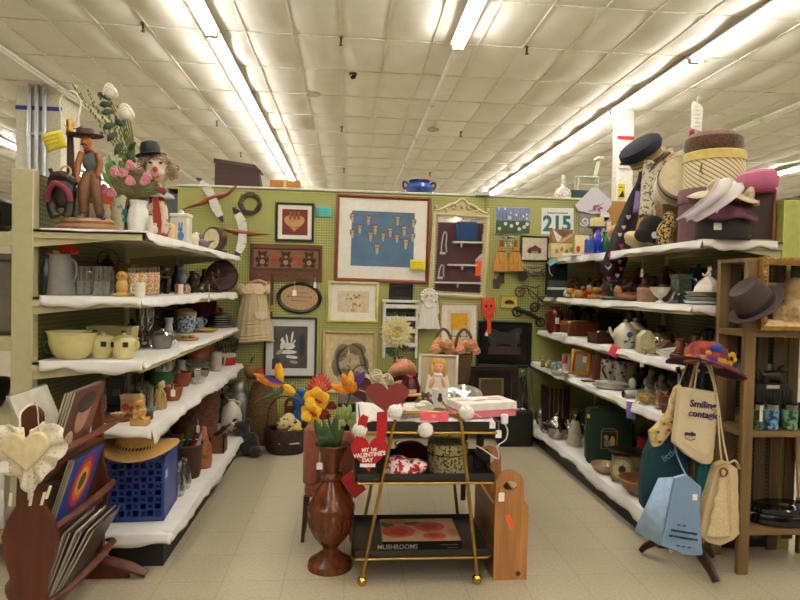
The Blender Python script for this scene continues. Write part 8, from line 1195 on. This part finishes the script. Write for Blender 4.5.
for i,(x,y,w,h,Y,c_,s) in enumerate(((592,440,22,22,5.3,'2c2420','dark carton at the back of the bottom deck behind the green case'),(625,440,18,20,4.9,'33241c','dark brown wooden crate at the back of the bottom deck'),(605,426,6,22,5.0,'6a5a48','grey-brown pepper mill behind the green case'))):
    e=I('storage_crate' if i < 2 else 'pepper_mill',s,'crate' if i < 2 else 'pepper mill',x,y,Q5,Y=Y)
    if i < 2: P(e,'body',lambda b: b.box(x-w/2,x+w/2,0,12,y-h,y,c=.5),WD(c_,.6,ax=0)); P(e,'lid',lambda b: b.box(x-w/2-.5,x+w/2+.5,-.5,12.5,y-h-2,y-h,c=.4),WD(c_,.6,ax=0))
    else: P(e,'body',lambda b: b.lathe([(4,y+15),(4,y),(2.4,y-4),(3.6,y-10)]),C(c_,.4)); P(e,'cap',lambda b: b.lathe([(3.6,y-10),(2.4,y-15),(1,y-17),(.1,y-17.6)]),C(c_,.4))
e=I('glass_stopper','crumpled clear plastic bag at the far corner of the bottom deck','plastic bag',541,434,Q5,Y=5.6); P(e,'bag',lambda b: b.ell(541,0,424,6,6,10,n=16),GL('e8ecec',.2)); P(e,'contents',lambda b: [b.ell(541,0,429,4.4,4.4,4),b.ell(539,-1,424,3,3,3)],C('8a6a42',.8))
# ================================================================ record rack,near side
RX,RY0,RY1=AY(30,2.47,.9)[0].x,2.47,3.1; RKM=WD('5c2c17',.4,6,.4,2)
e=T('record_rack','dark wooden record rack with shaped end boards in front of the shelves','record rack',(RX,RY0,0))
def endboard(y,q=1):
    h=[(0,.165),(.05,.15),(.11,.095),(.17,.068),(.25,.062),(.33,.075),(.40,.098),(.48,.105),(.54,.085),(.6,.052),(.75,.046),(.88,.043),(.955,.043)]
    h=[(z,w*(q if z > .1 else 1)) for z,w in h]; r=[(w,z) for z,w in h]+[(.043*q*cos(a*PI/8),.955+.043*sin(a*PI/8)) for a in range(1,8)]; r += [(-w,z) for z,w in h[::-1]]
    return lambda b: b.pr(r,y,y+.025)
P(e,'end_board',endboard(0),RKM); P(e,'end_board',endboard(RY1-RY0,.55),RKM)
for z0 in (.14,.43,.72):
    P(e,'tier_rail',lambda b: b.box(-.035,.035,.025,RY1-RY0,z0-.03,z0-.005),RKM)
    for s in (-1,1): P(e,'side_slat',lambda b: b.tube([(s*.06,.02,z0+.06),(s*.128,.1,z0+.1),(s*.14,.3,z0+.105),(s*.128,.52,z0+.1),(s*.06,.62,z0+.06)],[.012,.017,.018,.017,.012],sub=4,flat=.5),RKM)
for s in (-1,1): P(e,'foot',lambda b: b.tube([(s*.04,RY1-RY0,.09),(s*.16,RY1-RY0,.06),(s*.25,RY1-RY0,.022)],[.03,.03,.02],sub=3,flat=.8),RKM)
def album(label,s,k,z0,tilt,y,c_,art=None,amats=()):
    t=rad(tilt); o=T('record_album',label,'record album',(RX-.03+s*(.006+k*(.007 if z0 < .2 else .009)),y,z0+.002),rot=(0,s*t,0),g='albums in the record rack')
    P(o,'sleeve',lambda b: [b.box(-.003,.003,0,.31,0,.31)]+([art(b,s*.0032)] if art else []),[C(c_,.4,var=.25,sc=9)]+list(amats)); P(o,'spine',lambda b: b.box(-.0034,.0034,-.0015,0,0,.31),C('b5ab98',.6)); return o
def disc(b,x,cy,cz,ry,rz,mi,n=24):
    b.add([(x+q*(.0006+mi*.0002)*(1 if x > 0 else -1),cy+ry*cos(2*PI*k/n),cz+rz*sin(2*PI*k/n)) for q in (0,1) for k in range(n)],[tuple(range(n,2*n))]+[(k,(k+1) % n,n+(k+1) % n,n+k) for k in range(n)],mi)
def rainbow(b,x):
    for i,r in enumerate((.145,.118,.092,.066,.042)): disc(b,x,.165,.17,r*.8,r,i+1)
album('album with concentric rainbow rings leaning in the middle tier of the rack',1,3,.43,17,2.64,'1d4f9a',rainbow,[C('6a2a8a',.4),C('b01f2c',.4),C('dd6a1f',.4),C('e0b52a',.4),C('3a5a3c',.4)])
for k,(c_,s_) in enumerate((('2a2522','black sleeve innermost in the middle tier under the rainbow album'),('5a4a3c','brown sleeve second in the middle tier under the rainbow album'),('31404a','dark blue sleeve right behind the rainbow album'))): album(s_,1,k,.43,17,2.66,c_)
def face(b,x): disc(b,x,.16,.19,.07,.1,1); disc(b,x,.16,.24,.09,.05,2); disc(b,x,.07,.06,.05,.06,3)
for k,(c_,s_) in enumerate((('3a2a26','dark sleeve innermost on the aisle side of the top tier'),('8d8478','grey sleeve second on the aisle side of the top tier'),('4a3a34','brown sleeve third on the aisle side of the top tier'),('6a4038','outermost sleeve with a portrait on the aisle side of the top tier'))): album(s_,1,k,.72,16,2.63+.008*k,c_,face if k == 3 else None,[C('b58a70',.4),C('2c211c',.4),C('c9b8a0',.4)])
def mount(b,x): disc(b,x,.15,.2,.11,.07,1); disc(b,x,.2,.12,.1,.06,2); disc(b,x,.06,.1,.04,.05,3)
for k,(c_,s_) in enumerate((('c9c2b2','cream sleeve innermost on the far side of the top tier'),('5a5c58','grey sleeve in the middle on the far side of the top tier'),('8fa09a','pale green landscape sleeve leaning outermost away from the aisle'))): album(s_,-1,k,.72,22,2.6+.01*k,c_,mount if k == 2 else None,[C('3f5550',.4),C('1f2a28',.4),C('c2b890',.4)])
for k,c_ in enumerate(('3a3028','c0b6aa','4a3a2c','d2c9b8','3a3430','ad9d88','4f463a')): album(('brown','pale grey','tan','cream','charcoal','pale tan','dark grey-brown')[k]+' sleeve in the fanned lowest tier of the record rack',1,k,.14,15+k*2.1,2.58+.016*k,c_)
for k,c_ in enumerate(('d2cab8','5a4c40')): album(('cream','dark brown')[k]+' sleeve sticking out of the lowest tier away from the aisle',-1,k,.14,24,2.6,c_)
e=IW('lace_heart','cream satin heart with a ruffled lace border hung on the record rack','heart ornament',30,448,2.43,rot=(0,rad(-3),0)); LC=SP('b5a98f','e4dcc8',120,.9,.38,.06)
P(e,'heart_cushion',lambda b: [b.pr(heart(29,451,46,42,fl=-1,n=40),-9,-2)],C('d9cba4',.5,bump=.1),remesh=.005)
def ruffle(b):
    hp=heart(29,452,26,24,n=80,fl=-1); ho=heart(30,460,74,76,n=80,fl=-1); vs=[]
    for i,(p,q) in enumerate(zip(hp,ho)):
        for j in range(5):
            t=j/4; vs.append((p[0]*(1-t)+q[0]*t+.8*sin(i*.9)*t,-2.4-4.2*t*sin(i*1.1)-1.2*t,p[1]*(1-t)+q[1]*t+1.2*sin(i*1.7)*t))
    b.add(vs,[(i*5+j,i*5+j+1,(i+1) % 80*5+j+1,(i+1) % 80*5+j) for i in range(80) for j in range(4)])
P(e,'lace_ruffle',ruffle,LC,solid=.0015); P(e,'ribbon',lambda b: b.tube([(19,-3,437),(22,-1.5,426),(22,2,412),(30,12,405),(38,2,412),(40,-1.5,424),(43,-3,434)],1.1,sub=4,flat=.4),C('e4dcc8')); 
for k,(x,y) in enumerate(((4,496),(12,499),(32,500),(44,500),(50,494))): P(e,'ribbon_tail',lambda b: b.pr([(x-1.4,y-8),(x+1.4,y-8),(x+.6-k,y+5),(x-2.2-k,y+5)],-4,-3.4),C('e4dcc8'))
price_tag('white price tag pinned to the edge of the lace heart',4,467,2.38,9,11,6)
# ================================================================ crate shelf
CRW=WD('7b633a',.6,6,.35,2); CRX=WD('7b633a',.6,6,.35,0)
p0,u0=AZ(743,575); Lz=lambda py: (575-py)*u0
e=T('crate_shelf','rough pine crate shelf with open slatted back in front of the shelving end','shelf',(p0.x,p0.y,0))
for x,y in ((-.032,0),(.5,0),(-.032,.235),(.5,.235)): P(e,'post',lambda b: b.box(x,x+.062,y,y+.03,0,Lz(262),c=.003),CRW)
for py in (334,434,533): P(e,'shelf',lambda b: b.box(-.03,.56,.002,.262,Lz(py)-.014,Lz(py)+.018,c=.002),CRX)
P(e,'top_board',lambda b: b.box(-.034,.564,-.002,.267,Lz(262),Lz(262)+.02),CRX)
for k in range(5): P(e,'back_slat',lambda b: b.box(.035+k*.095,.098+k*.095,.255,.268,Lz(572 if k % 2 else 560),Lz(262),c=.002),WD('57432a',.7,6,.35,2))
SZ=lambda py: Lz(py)+.0185
def CO(px,d,py): p,_=AY(px,p0.y+d,SZ(py)); return p
e=T('ornate_frame','ornate gilt picture frame standing on the top of the crate opening','picture frame',(p0.x+.025,p0.y-.034,Lz(257)-.385)); GF=C('9c7c40',.35,.35,.3,40)
P(e,'frame',lambda b: b.ring(-.0,.62,.385,0,.045,.02,-.012,bev=.006) if 0 else b.ring(0,.62,0,.385,.042,.03,-.006,bev=.004),GF); P(e,'beading',lambda b: [b.ell(.012,-.008,.02+k*.02,.008,.006,.009,n=7,m=5) for k in range(19)]+[b.ell(.02+k*.02,-.008,.374,.009,.006,.008,n=7,m=5) for k in range(30)],GF)
e=T('lace_figure','cream knitted lace doll with a full ruffled skirt on the upper crate shelf','doll',CO(792,.13,334)); KL=C('b59c72',.95,bump=.7,sc=90)
P(e,'skirt',lambda b: [b.lathe([(.085,0),(.095,.04),(.08,.1),(.05,.15),(.03,.18)],n=48,wob=lambda a,z: 1+.06*sin(a*12+z*40))]+[b.ell(.085*cos(k*.7),.085*sin(k*.7),.03+.03*(k % 4),.018) for k in range(27)],KL,remesh=.006); P(e,'body',lambda b: [b.ell(0,0,.17,.05,.04,.05),b.ell(0,-.01,.235,.055,.05,.06)],KL,remesh=.008)
e=T('cardboard_box','flat cream cardboard box on the upper crate shelf beside the knitted doll','box',CO(771,.05,334)); P(e,'body',lambda b: b.box(-.065,.065,0,.1,0,.045),C('bfb08a',.7)); P(e,'lid',lambda b: b.box(-.068,.068,-.003,.103,.04,.057),C('c9bb96',.7))
e=T('leaning_board','pale board leaning slantwise behind the gilt frame','board',CO(766,.17,334),rot=(rad(-6),rad(0),0)); P(e,'board',lambda b: b.pr([(-.04,.17),(.13,.20),(.14,.26),(-.04,.27)],0,.012),C('a8a286',.6)); P(e,'dark_panel',lambda b: b.pr([(-.04,0),(.14,0),(.13,.2),(-.04,.17)],0,.012),C('3a1f1c',.6))
e=T('typewriter_case','black ribbed case with a white label on the middle crate shelf','case',CO(772,.12,434)); P(e,'body',lambda b: b.pr([(-.105,0),(.115,0),(.115,.19),(.09,.235),(-.09,.235),(-.105,.2)],0,.12),C('131110',.4)); P(e,'ribs',lambda b: [b.box(-.1+k*.0195,-.092+k*.0195,-.003,0,.13,.2) for k in range(11)],C('1f1b19',.3)); P(e,'label',lambda b: b.box(-.04,.035,-.002,0,.21,.228),C('b5b0a4'))
O('bronze_animal','dark bronze animal figure on top of the black ribbed case','figurine',772,386,None,lambda b: [b.ell(772,0,376,11,5,6),b.ell(782,-1,369,5,4,4.4),b.tube([(765,0,378),(763,-2,388)],[3,2]),b.tube([(779,0,378),(781,-2,388)],[3,2]),b.tube([(761,0,374),(757,0,368)],[2,.8])],C('2b2419',.4,.3),Y=p0.y+.18,remesh=.006)
def tumbler(label,px,d,c1,c2,strip=False):
    e=T('glass_tumbler',label,'tumbler',CO(px,d,434),g='patterned tumblers on the crate shelf'); P(e,'glass',lambda b: b.lathe([(.03,0),(.037,.004),(.04,.14),(.037,.14),(.034,.012),(.001,.012)],n=26),GL('aebfb5',.16)); P(e,'painted_pattern',lambda b: b.lathe([(.0385,.01),(.0408,.11),(.001,.11)],n=26),SP(c1,c2,38,.3,.5,.06))
    if strip: P(e,'price_strip',lambda b: b.box(-.012,.004,-.043,-.041,.05,.135),C('d0ccc4'))
tumbler('green patterned tumbler with a white price strip on the crate shelf',756,.05,'1a2a20','3f6a48',True); tumbler('bright blue patterned tumbler on the crate shelf',770,.04,'17335e','6aa0c8'); tumbler('pale green patterned tumbler between the blue one and the frame edge',789,.035,'24422e','6f9a78'); tumbler('dark patterned tumbler last in the row on the crate shelf',805,.06,'1a2226','3a4a50')
e=T('turntable','glossy black round platter player on the lowest crate shelf','turntable',CO(783,.12,533)); P(e,'body',lambda b: b.lathe([(.16,0),(.172,.01),(.172,.05),(.165,.06),(.001,.06)],sx=1.2,sy=.68,n=48),C('0e0d0d',.12)); P(e,'platter',lambda b: b.lathe([(.15,.06),(.15,.085),(.14,.092),(.001,.09)],sx=1.2,sy=.68,n=48),C('141312',.1)); P(e,'label',lambda b: b.lathe([(.03,.0905),(.03,.093),(.001,.093)],sy=.7),C('5a4a34',.4))
e=T('pale_board','pale wooden board leaning inside the lowest crate opening','board',CO(808,.2,533),rot=(0,rad(-5),0)); P(e,'board',lambda b: b.box(-.05,.05,0,.016,.1,.46),WD('bfa27a')); P(e,'foot',lambda b: b.box(-.05,.05,-.01,.026,0,.1),WD('a5865a'))
e=IW('fedora','brown-grey felt fedora hung on the corner of the crate shelf','hat',752,300,2.93,rot=(rad(6),rad(-41),0)); FE=C('4b3c38',.95,var=.12,sc=80,bump=.2)
P(e,'crown',lambda b: b.lathe([(20.5,308),(20,300),(18.6,288),(15,282.5),(9,283.6),(.1,285)],sy=.8,n=40),FE); P(e,'brim',lambda b: b.sheet(lambda a,t: (752+(20+9*t)*cos(2*PI*a),(16+9*t)*sin(2*PI*a),308+1.6*t-4*t*t*abs(cos(2*PI*a))),48,5,wrap=True),FE,solid=.005); P(e,'band',lambda b: b.lathe([(20.8,308),(20.6,302)],sy=.81,n=40),C('2b2120',.6))
# ================================================================ coat stand with bags
e=T('coat_stand','dark wooden coat stand with splayed feet carrying hats and tote bags','coat stand',(1.86,3.12,0)); CS=WD('3a1d12',.35)
P(e,'pole',lambda b: b.lathe([(.03,.1),(.034,.2),(.024,.3),(.022,.9),(.03,1.0),(.022,1.05),(.02,1.12),(.028,1.15),(.001,1.17)],n=16),CS)
for q in ((AZ(641,554)[0][:2]),(AZ(716,586)[0][:2]),(2.07,3.2)):
    dx,dy=q[0]-1.86,q[1]-3.12; P(e,'foot',lambda b: b.tube([(dx*.08,dy*.08,.2),(dx*.4,dy*.4,.14),(dx*.85,dy*.85,.06),(dx,dy,.02)],[.028,.03,.024,.02],sub=4,flat=.8),CS)
for k in range(6): P(e,'peg',lambda b: b.tube([(0,0,1.02),(.05*cos(k*1.05),.05*sin(k*1.05),1.04),(.075*cos(k*1.05),.075*sin(k*1.05),1.09)],[.008,.008,.012],sub=3),CS)
def softbag(e,poly,d0,d1,mat,name='body',vox=.006,folds=()):
    P(e,name,lambda b: [b.pr(poly,d0,d1)]+[b.tube([(x,d0+.2,y) for x,y in f],1.5,sub=3,n=7) for f in folds],mat,remesh=vox)
CAN=C('d0c2a2',.9,var=.06,sc=120,bump=.15)
def smooth_on(e,n=12):
    for c in e.children:
        for m in c.modifiers:
            if m.type == 'SMOOTH': m.iterations=n
e=IW('tote_bag','natural canvas tote bag printed Smiling contagio in purple letters','tote bag',697,425,2.93); u_=UU[e.name][0]
softbag(e,[(679,387.5),(699,389.5),(719,392.5),(719,420),(716,460),(713,465),(704,465),(688,456),(674.5,444),(675,432),(677.5,410)],0,9,CAN,folds=([(681,440),(690,446),(706,455)],[(714,405),(712,430),(710,455)])); smooth_on(e)
for pts in ([(691,-.5,396),(693,-1,384),(698,4,366),(704,8,352)],[(714,0,398),(714,0,388),(710,5,368),(705,9,352)]): P(e,'handle',lambda b: b.tube(pts,2,sub=4,flat=.35),CAN)
PT=C('3d2566',.8)
def lett(t,x,y,s,rot=-6,m=PT): TX(e,'lettering',t,s*u_,m,((x-697)*u_,-.006,(425-y)*u_),(PI/2,rad(-rot),0),bold=.0009,ext=.0012)
lett('Smiling',702,404.5,9.8); lett('contagio',703.5,414.5,9.6); lett('smile',689.5,433.5,5.6,-5); P(e,'smile_mark',lambda b: b.tube([(684,-1.2,437),(689,-1.2,440),(695,-1.2,438.6)],.35,sub=4,n=5),PT)
e=IW('tote_bag','cream cotton tote bag with a scalloped flap and metal ring','tote bag',722,505,2.9); CB=C('cdb994',.9,var=.08,sc=90,bump=.2)
softbag(e,[(716,466),(727,462),(738,469),(740,500),(742,535),(736,541),(722,547),(708,543),(698.5,535),(705,505),(711,485)],0,12,CB,folds=([(728,468),(731,500),(733,530)],[(720,470),(716,500),(706,532)])); smooth_on(e,8)
P(e,'flap',lambda b: b.sheet(lambda a,t: (718+3*a+(-13+22*a)*t+1*sin(t*26)*(1-a),-2.5-1.5*sin(PI*a),470+66*t),6,40),C('d2c09a',.9,bump=.2,sc=90),solid=.004); P(e,'ring',lambda b: b.tube([(720+4*cos(k*.63),-4+.6*sin(k),471+4.4*sin(k*.63)) for k in range(10)],.9,closed=True),MT('8a7040',.3)); P(e,'strap',lambda b: b.tube([(722,2,466),(719,3,440),(717,6,405),(712,12,365)],2,sub=4,flat=.4),CB); P(e,'strap',lambda b: b.tube([(730,4,466),(724,5,440),(719,7,405),(713,12,365)],2,sub=4,flat=.4),CB); P(e,'ruffle',lambda b: b.tube([(714,0,466),(720,-3,461),(727,1,464),(733,-2,460),(739,1,468)],2.4,sub=4,flat=.5),CB)
e=IW('tote_bag','light blue tote bag with lines of dark print hanging lowest on the stand','tote bag',680,515,2.84); u_=UU[e.name][0]; BB=C('7f98b5',.9,var=.05,sc=90,bump=.12)
softbag(e,[(673,478),(686,474),(702,487),(701,510),(706,557),(690,557),(661,546),(667,515)],0,6,BB); smooth_on(e,8); P(e,'gusset',lambda b: b.add([(672.5,1,477),(661,1,546),(641,16,537),(664,14,482)],[(0,1,2,3)]),C('9db6d2',.9,bump=.12),solid=.006)  # gusset in a paler blue: light on that side put into its colour
P(e,'handle',lambda b: b.tube([(689,2,480),(690.5,20,470),(693,36,455),(698,42,430),(702,48,380)],2.2,sub=4,flat=.4),BB)
def dashes(b):
    r=random.Random(3); dx,dz=.985,.17
    for (x0,y0,w,h) in ((677,524.5,10,.7),(671,529,27,2),(669,534.5,30,2),(677,545.5,15,.6)):
        x=0
        while x < w:
            q=r.uniform(1.1,2.4) if h > 1 else 6; X_,Z_=x0+x*dx,y0+x*dz; b.box(X_,X_+q*.55,-1.2,.6,Z_,Z_+h*r.uniform(.7,1)); x += q
P(e,'dark_lettering',dashes,C('2c3440')); P(e,'price_label',lambda b: b.box(692,697,-1,-.4,494,500),C('e9e6e0'))
e=IW('tote_bag','dark teal tote bag with pale blue lettering behind the light blue one','tote bag',662,462,3.02); u_=UU[e.name][0]
softbag(e,[(655,432),(668,424),(684,420),(690,440),(690,490),(670,506),(648,512),(643,505),(642,480),(646,452)],0,10,C('15434c',.9,var=.1,sc=60)); smooth_on(e,8); TX(e,'lettering','little B',9.5*u_,C('6fa0b8'),(10*u_,-.007,10*u_),(PI/2,rad(-38),0),bold=.0004,ext=.0012); P(e,'handle',lambda b: b.tube([(668,3,428),(680,6,400),(696,14,362)],2,sub=4,flat=.4),C('15434c',.9))
e=IW('quilted_bag','yellow and cream floral print bag folded above the teal tote','bag',665,425,3.0)
softbag(e,[(651,432),(656,428),(670,412),(672,400),(676,388),(682,384),(681,410),(676,428),(662,446),(654,448)],0,8,SP('b89a4a','cdbc9a',26,.9,.5,.08)); [P(e,'printed_flower',lambda b: b.ell(x,-.2,y,1.8,1,1.5,n=8,m=5),C(('9a4a34','5f6a3a')[k % 2])) for k,(x,y) in enumerate(((658,432),(664,424),(669,430),(674,416),(677,402),(660,442),(672,422),(679,392)))]; P(e,'handle',lambda b: b.tube([(679,3,388),(686,6,374),(697,12,355)],1.8,sub=3,flat=.4),C('c2ae84',.9))
e=IW('teal_shawl','bright teal cloth bundled between the light blue tote and cream bag','shawl',705,490,2.96); softbag(e,[(699,448),(710,444),(714,470),(712,505),(704,522),(696,516),(697,480)],0,8,C('0f5f60',.9,var=.2,sc=40),folds=([(704,450),(703,490),(702,516)],[(709,452),(708,490)])); P(e,'fringe',lambda b: [b.tube([(698+k*1.6,1,517),(697+k*1.7,0,530),(698+k*1.6,1,544)],.8,n=5,mi=k % 2) for k in range(6)],[C('b0605c'),C('cfc4b4')])
e=IW('patterned_strap','olive and brown patterned scarf hanging behind the light blue tote','scarf',697,480,3.0); P(e,'strap',lambda b: b.sheet(lambda a,t: (691+11*a+3*t,-1.5*sin(PI*a*2),445+58*t),6,10),SP('4f5a2c','8a6a3c',50,.9),solid=.003); P(e,'hem',lambda b: b.box(694,705,-1,1,502,504),C('3f4824'))
e=IW('lace_cloth','scrap of white lace cloth under the light blue tote','cloth',680,545,2.95); P(e,'lace',lambda b: b.sheet(lambda a,t: (669+22*a,3*sin(9*a),528+(24+3*sin(14*a))*t-2*a),24,8),SP('8a8074','d8d2c6',95,.9,.46,.05),solid=.002); P(e,'edge',lambda b: b.tube([(670+3.6*k,3*sin(9*k/6),551+1.5*sin(k*2)-2*k/6) for k in range(7)],1,sub=3),C('d8d2c6'))
e=IW('fleece_vest','pink and pale straps of several bags looped over the stand under the hat','straps',703,375,2.99); P(e,'strap',lambda b: b.tube([(688,0,400),(690,-1,385),(696,2,366)],3,sub=3,flat=.5),C('b59684',.9)); P(e,'strap',lambda b: b.tube([(717,0,400),(715,-1,385),(710,2,366)],3,sub=3,flat=.5),C('c2aa98',.9)); P(e,'strap',lambda b: b.tube([(703,3,400),(703,2,380),(704,3,364)],5,sub=3,flat=.4),C('16424a',.9))
e=IW('patchwork_hat','multicoloured patchwork felt hat with a wide red and purple brim','hat',706,365,2.98,rot=(rad(-10),rad(11),0))
P(e,'brim',lambda b: b.sheet(lambda a,t: (706+(19+19*t)*cos(2*PI*a),(17+17*t)*sin(2*PI*a),363+3*t+9*t*t*max(0,cos(2*PI*a+.5))**2+2*sin(2*PI*a*3)*t),56,7,wrap=True),SP('5c1715','3a2048',9,.95,.5,.06),solid=.007)
P(e,'crown',lambda b: b.lathe([(20.5,363),(20,355),(17.5,347),(12,343),(.1,342)],n=40),SP('9a421c','6a2038',14,.95,.5,.05)); P(e,'hat_band',lambda b: b.lathe([(21,364.5),(21.4,361.5),(20.6,358.5)],n=40),SP('5a2f7a','c08a2a',22,.95,.5,.05))
P(e,'felt_patch',lambda b: [b.ell(704,-17.5,350.5,6.5,3,4.6),b.ell(697,-16,356,3.4,3,3,1),b.ell(715,-17,357,4,3,2.6,2)],[C('2a4a9a',.95),C('c9962a',.95),C('3f6a3c',.95)]); P(e,'felt_flower',lambda b: [b.ell(722+4*cos(k*1.26),-13+1.5*sin(k),356+4*sin(k*1.26),3,2,3,0) for k in range(5)]+[b.ell(722,-15,356,1.8,1.4,1.8,1)],[C('d0a022',.95),C('2a1a14',.95)])
# ================================================================ more of the crowd in the back rows
FILL=[  # label,name,category,shape,px,base,half width,height,colour,shelf z,X
 ('tan cardboard carton behind the glass mugs','carton','carton','box',118,284,15,30,'8d7336',Z2,-1.5),
 ('dark brown teapot-shaped pot at the back of the third shelf','pot','pot','pot',150,334,9,22,'2c241c',Z3,-1.48),
 ('dark green bushy artificial plant behind the green goblets','artificial_plant','plant','plant',138,338,14,24,'1f3a1f',Z3,-1.45),
 ('dull brown basket-like box behind the tureen','box','box','box',176,332,9,20,'4a3a26',Z3,-1.52),
 ('blue and white enamel cup behind the cutting board','cup','cup','pot',199,331,5,12,'8fa3b8',Z3,-1.34),
 ('dark wooden box behind the green bowl','box','box','box',154,400,10,24,'2b1f18',Z4,-1.5),
 ('grey pewter jug behind the terracotta planters','jug','jug','pot',182,386,7,26,'5c5850',Z4,-1.45),
 ('tan dried flower bundle behind the pile of plates','dried_flowers','dried flowers','plant',190,372,10,22,'8a744a',Z4,-1.52),
 ('dark tin at the far back of the fourth shelf','tin','tin','pot',214,362,6,18,'3a302a',Z4,-1.45),
 ('small brown wooden mouse box at the near edge of the fourth shelf','trinket_box','box','box',148,415,4.5,7,'6a4528',Z4,-1.08),
 ('dark red book lying behind the red serving tray','book','book','box',176,494,6,20,'5a1c20',Z5,-1.3),
 ('black cash-box-like case behind the straw cowboy hat','case','case','box',150,470,12,34,'1d1a18',Z5,-1.4),
 ('carved brown bust at the back of the second shelf beside the dark cloth','bust','bust','fig',571,292,5,20,'4a2c1c',Q2,2.3),
 ('reddish wooden totem behind the golden carved animals','totem','figurine','fig',598,292,5,26,'5f2f1f',Q2,2.32),
 ('dark stained goblet behind the golden carved animals','goblet','goblet','pot',592,293,4,17,'3a2418',Q2,2.2),
 ('brown carved elephant-like figure behind the log dish','carved_animal','figurine','fig',624,292,6,22,'563420',Q2,2.22),
 ('twisted root carving behind the pink jewellery box','root_carving','figurine','fig',644,292,6,24,'6b452c',Q2,2.24),
 ('tan clay pot behind the fluted bowl','clay_pot','pot','pot',664,295,7,18,'7a5638',Q2,2.2),
 ('dark green bottle behind the china plates','bottle','bottle','pot',703,298,5,34,'1c3028',Q2,2.44),
 ('brown leather case at the back of the third shelf above the flatware','case','case','box',606,332,12,22,'3d2618',Q3,2.4),
 ('dark carved mask standing behind the teapots','mask','mask','fig',630,330,8,30,'33211a',Q3,2.38),
 ('brown glazed crock behind the cream pitcher','crock','crock','pot',650,335,8,20,'5a3f2a',Q3,2.2),
 ('rust-coloured pot behind the folded card','pot','pot','pot',679,345,6,18,'7d4426',Q3,2.12),
 ('dark blue and brown doll behind the amber drinking horn','doll','doll','fig',703,350,6,30,'2c2f45',Q3,2.16),
 ('dark wooden box behind the newsprint canisters','box','box','box',618,375,12,26,'2d2018',Q4,2.4),
 ('brown book standing behind the stone statues','book','book','box',644,385,4,30,'4a3024',Q4,2.34),
 ('grey metal lantern behind the olive jar','lantern','lantern','pot',660,388,7,30,'4a4844',Q4,2.38),
 ('small red and white figurine before the red clay pot','figurine','figurine','fig',659,407,3.4,13,'b59484',Q4,1.93),
 ('black pan standing behind the kitchen scale','pan','pan','pot',632,455,10,14,'1c1b1a',Q5,2.3),
]
for i,(lb,nm_,cat,kd,x,y,w,h,c_,z,X) in enumerate(FILL):
    e=I(nm_,lb,cat,x,y,z,X=X); m=C(c_,.5,var=.3)
    if kd == 'box': P(e,'body',lambda b: b.box(x-w,x+w,-w*.6,w*.6,y-h*.85,y,c=.5),m); P(e,'lid',lambda b: b.box(x-w-.5,x+w+.5,-w*.6-.5,w*.6+.5,y-h,y-h*.85,c=.5),m)
    elif kd == 'pot': P(e,'body',lambda b: jar(b,[(w*.7,y),(w,y-h*.3),(w*.95,y-h*.6),(w*.6,y-h*.85),(w*.75,y-h)],.8),m); P(e,'handle',lambda b: b.tube([(x+w*.6,0,y-h*.85),(x+w*1.5,-1,y-h*.75),(x+w*.95,0,y-h*.35)],.9,sub=3),m)
    elif kd == 'fig':
        P(e,'body',lambda b: [b.lathe([(w*.9,y),(w,y-h*.15),(w*.7,y-h*.4),(w*.9,y-h*.58),(w*.5,y-h*.74)],n=14),b.ell(x,-w*.2,y-h*.86,w*.56,w*.56,h*.14),b.tube([(x-w*.7,0,y-h*.64),(x-w*1.2,-w*.5,y-h*.42),(x-w*.2,-w,y-h*.34)],[w*.3,w*.26,w*.2],sub=3),b.tube([(x+w*.7,0,y-h*.62),(x+w*1.3,-w*.3,y-h*.8),(x+w*.9,-w*.5,y-h*.98)],[w*.3,w*.26,w*.2],sub=3)],m,remesh=max(.004,w*UU[e.name][0]*.14)); P(e,'plinth',lambda b: b.box(x-w,x+w,-w*.9,w*.9,y-h*.04,y,c=.3),WD('3a2418',.4))
    else:
        P(e,'pot',lambda b: jar(b,[(w*.35,y),(w*.45,y-h*.3),(w*.5,y-h*.4)],.8),C('3a2c20')); r=random.Random(i)
        P(e,'leaves',lambda b: [petal(b,(x,0,y-h*.35),(x+w*cos(a)*r.uniform(.6,1),w*.6*sin(a*2.3),y-h*(.5+.5*r.random())),w*.16) for a in [k*.27 for k in range(26)]],m,solid=.001)
# settle everything on its shelf and keep it clear of the shelf backs
bpy.context.view_layer.update()
for o,z in STAND:
    ms=[c for c in [o]+list(o.children_recursive) if c.type == 'MESH']; pts=[c.matrix_world @ V(q) for c in ms for q in c.bound_box]
    if not pts: continue
    lo=min(p.z for p in pts); d=z+.0006-lo
    if -.012 < d < .05: o.location.z += d
    x0,x1=min(p.x for p in pts),max(p.x for p in pts); y1=max(p.y for p in pts)
    if 3.0 < o.location.y < 5.95 and z < 2:
        if o.location.x < -.95 and x0 < LB+.004: o.location.x += min(.15,LB+.004-x0)
        if o.location.x > 1.8 and x1 > RB-.004: o.location.x -= min(.15,x1-RB+.004)
        if abs(o.location.x) > .9 and y1 > 5.975: o.location.y -= min(.2,y1-5.975)
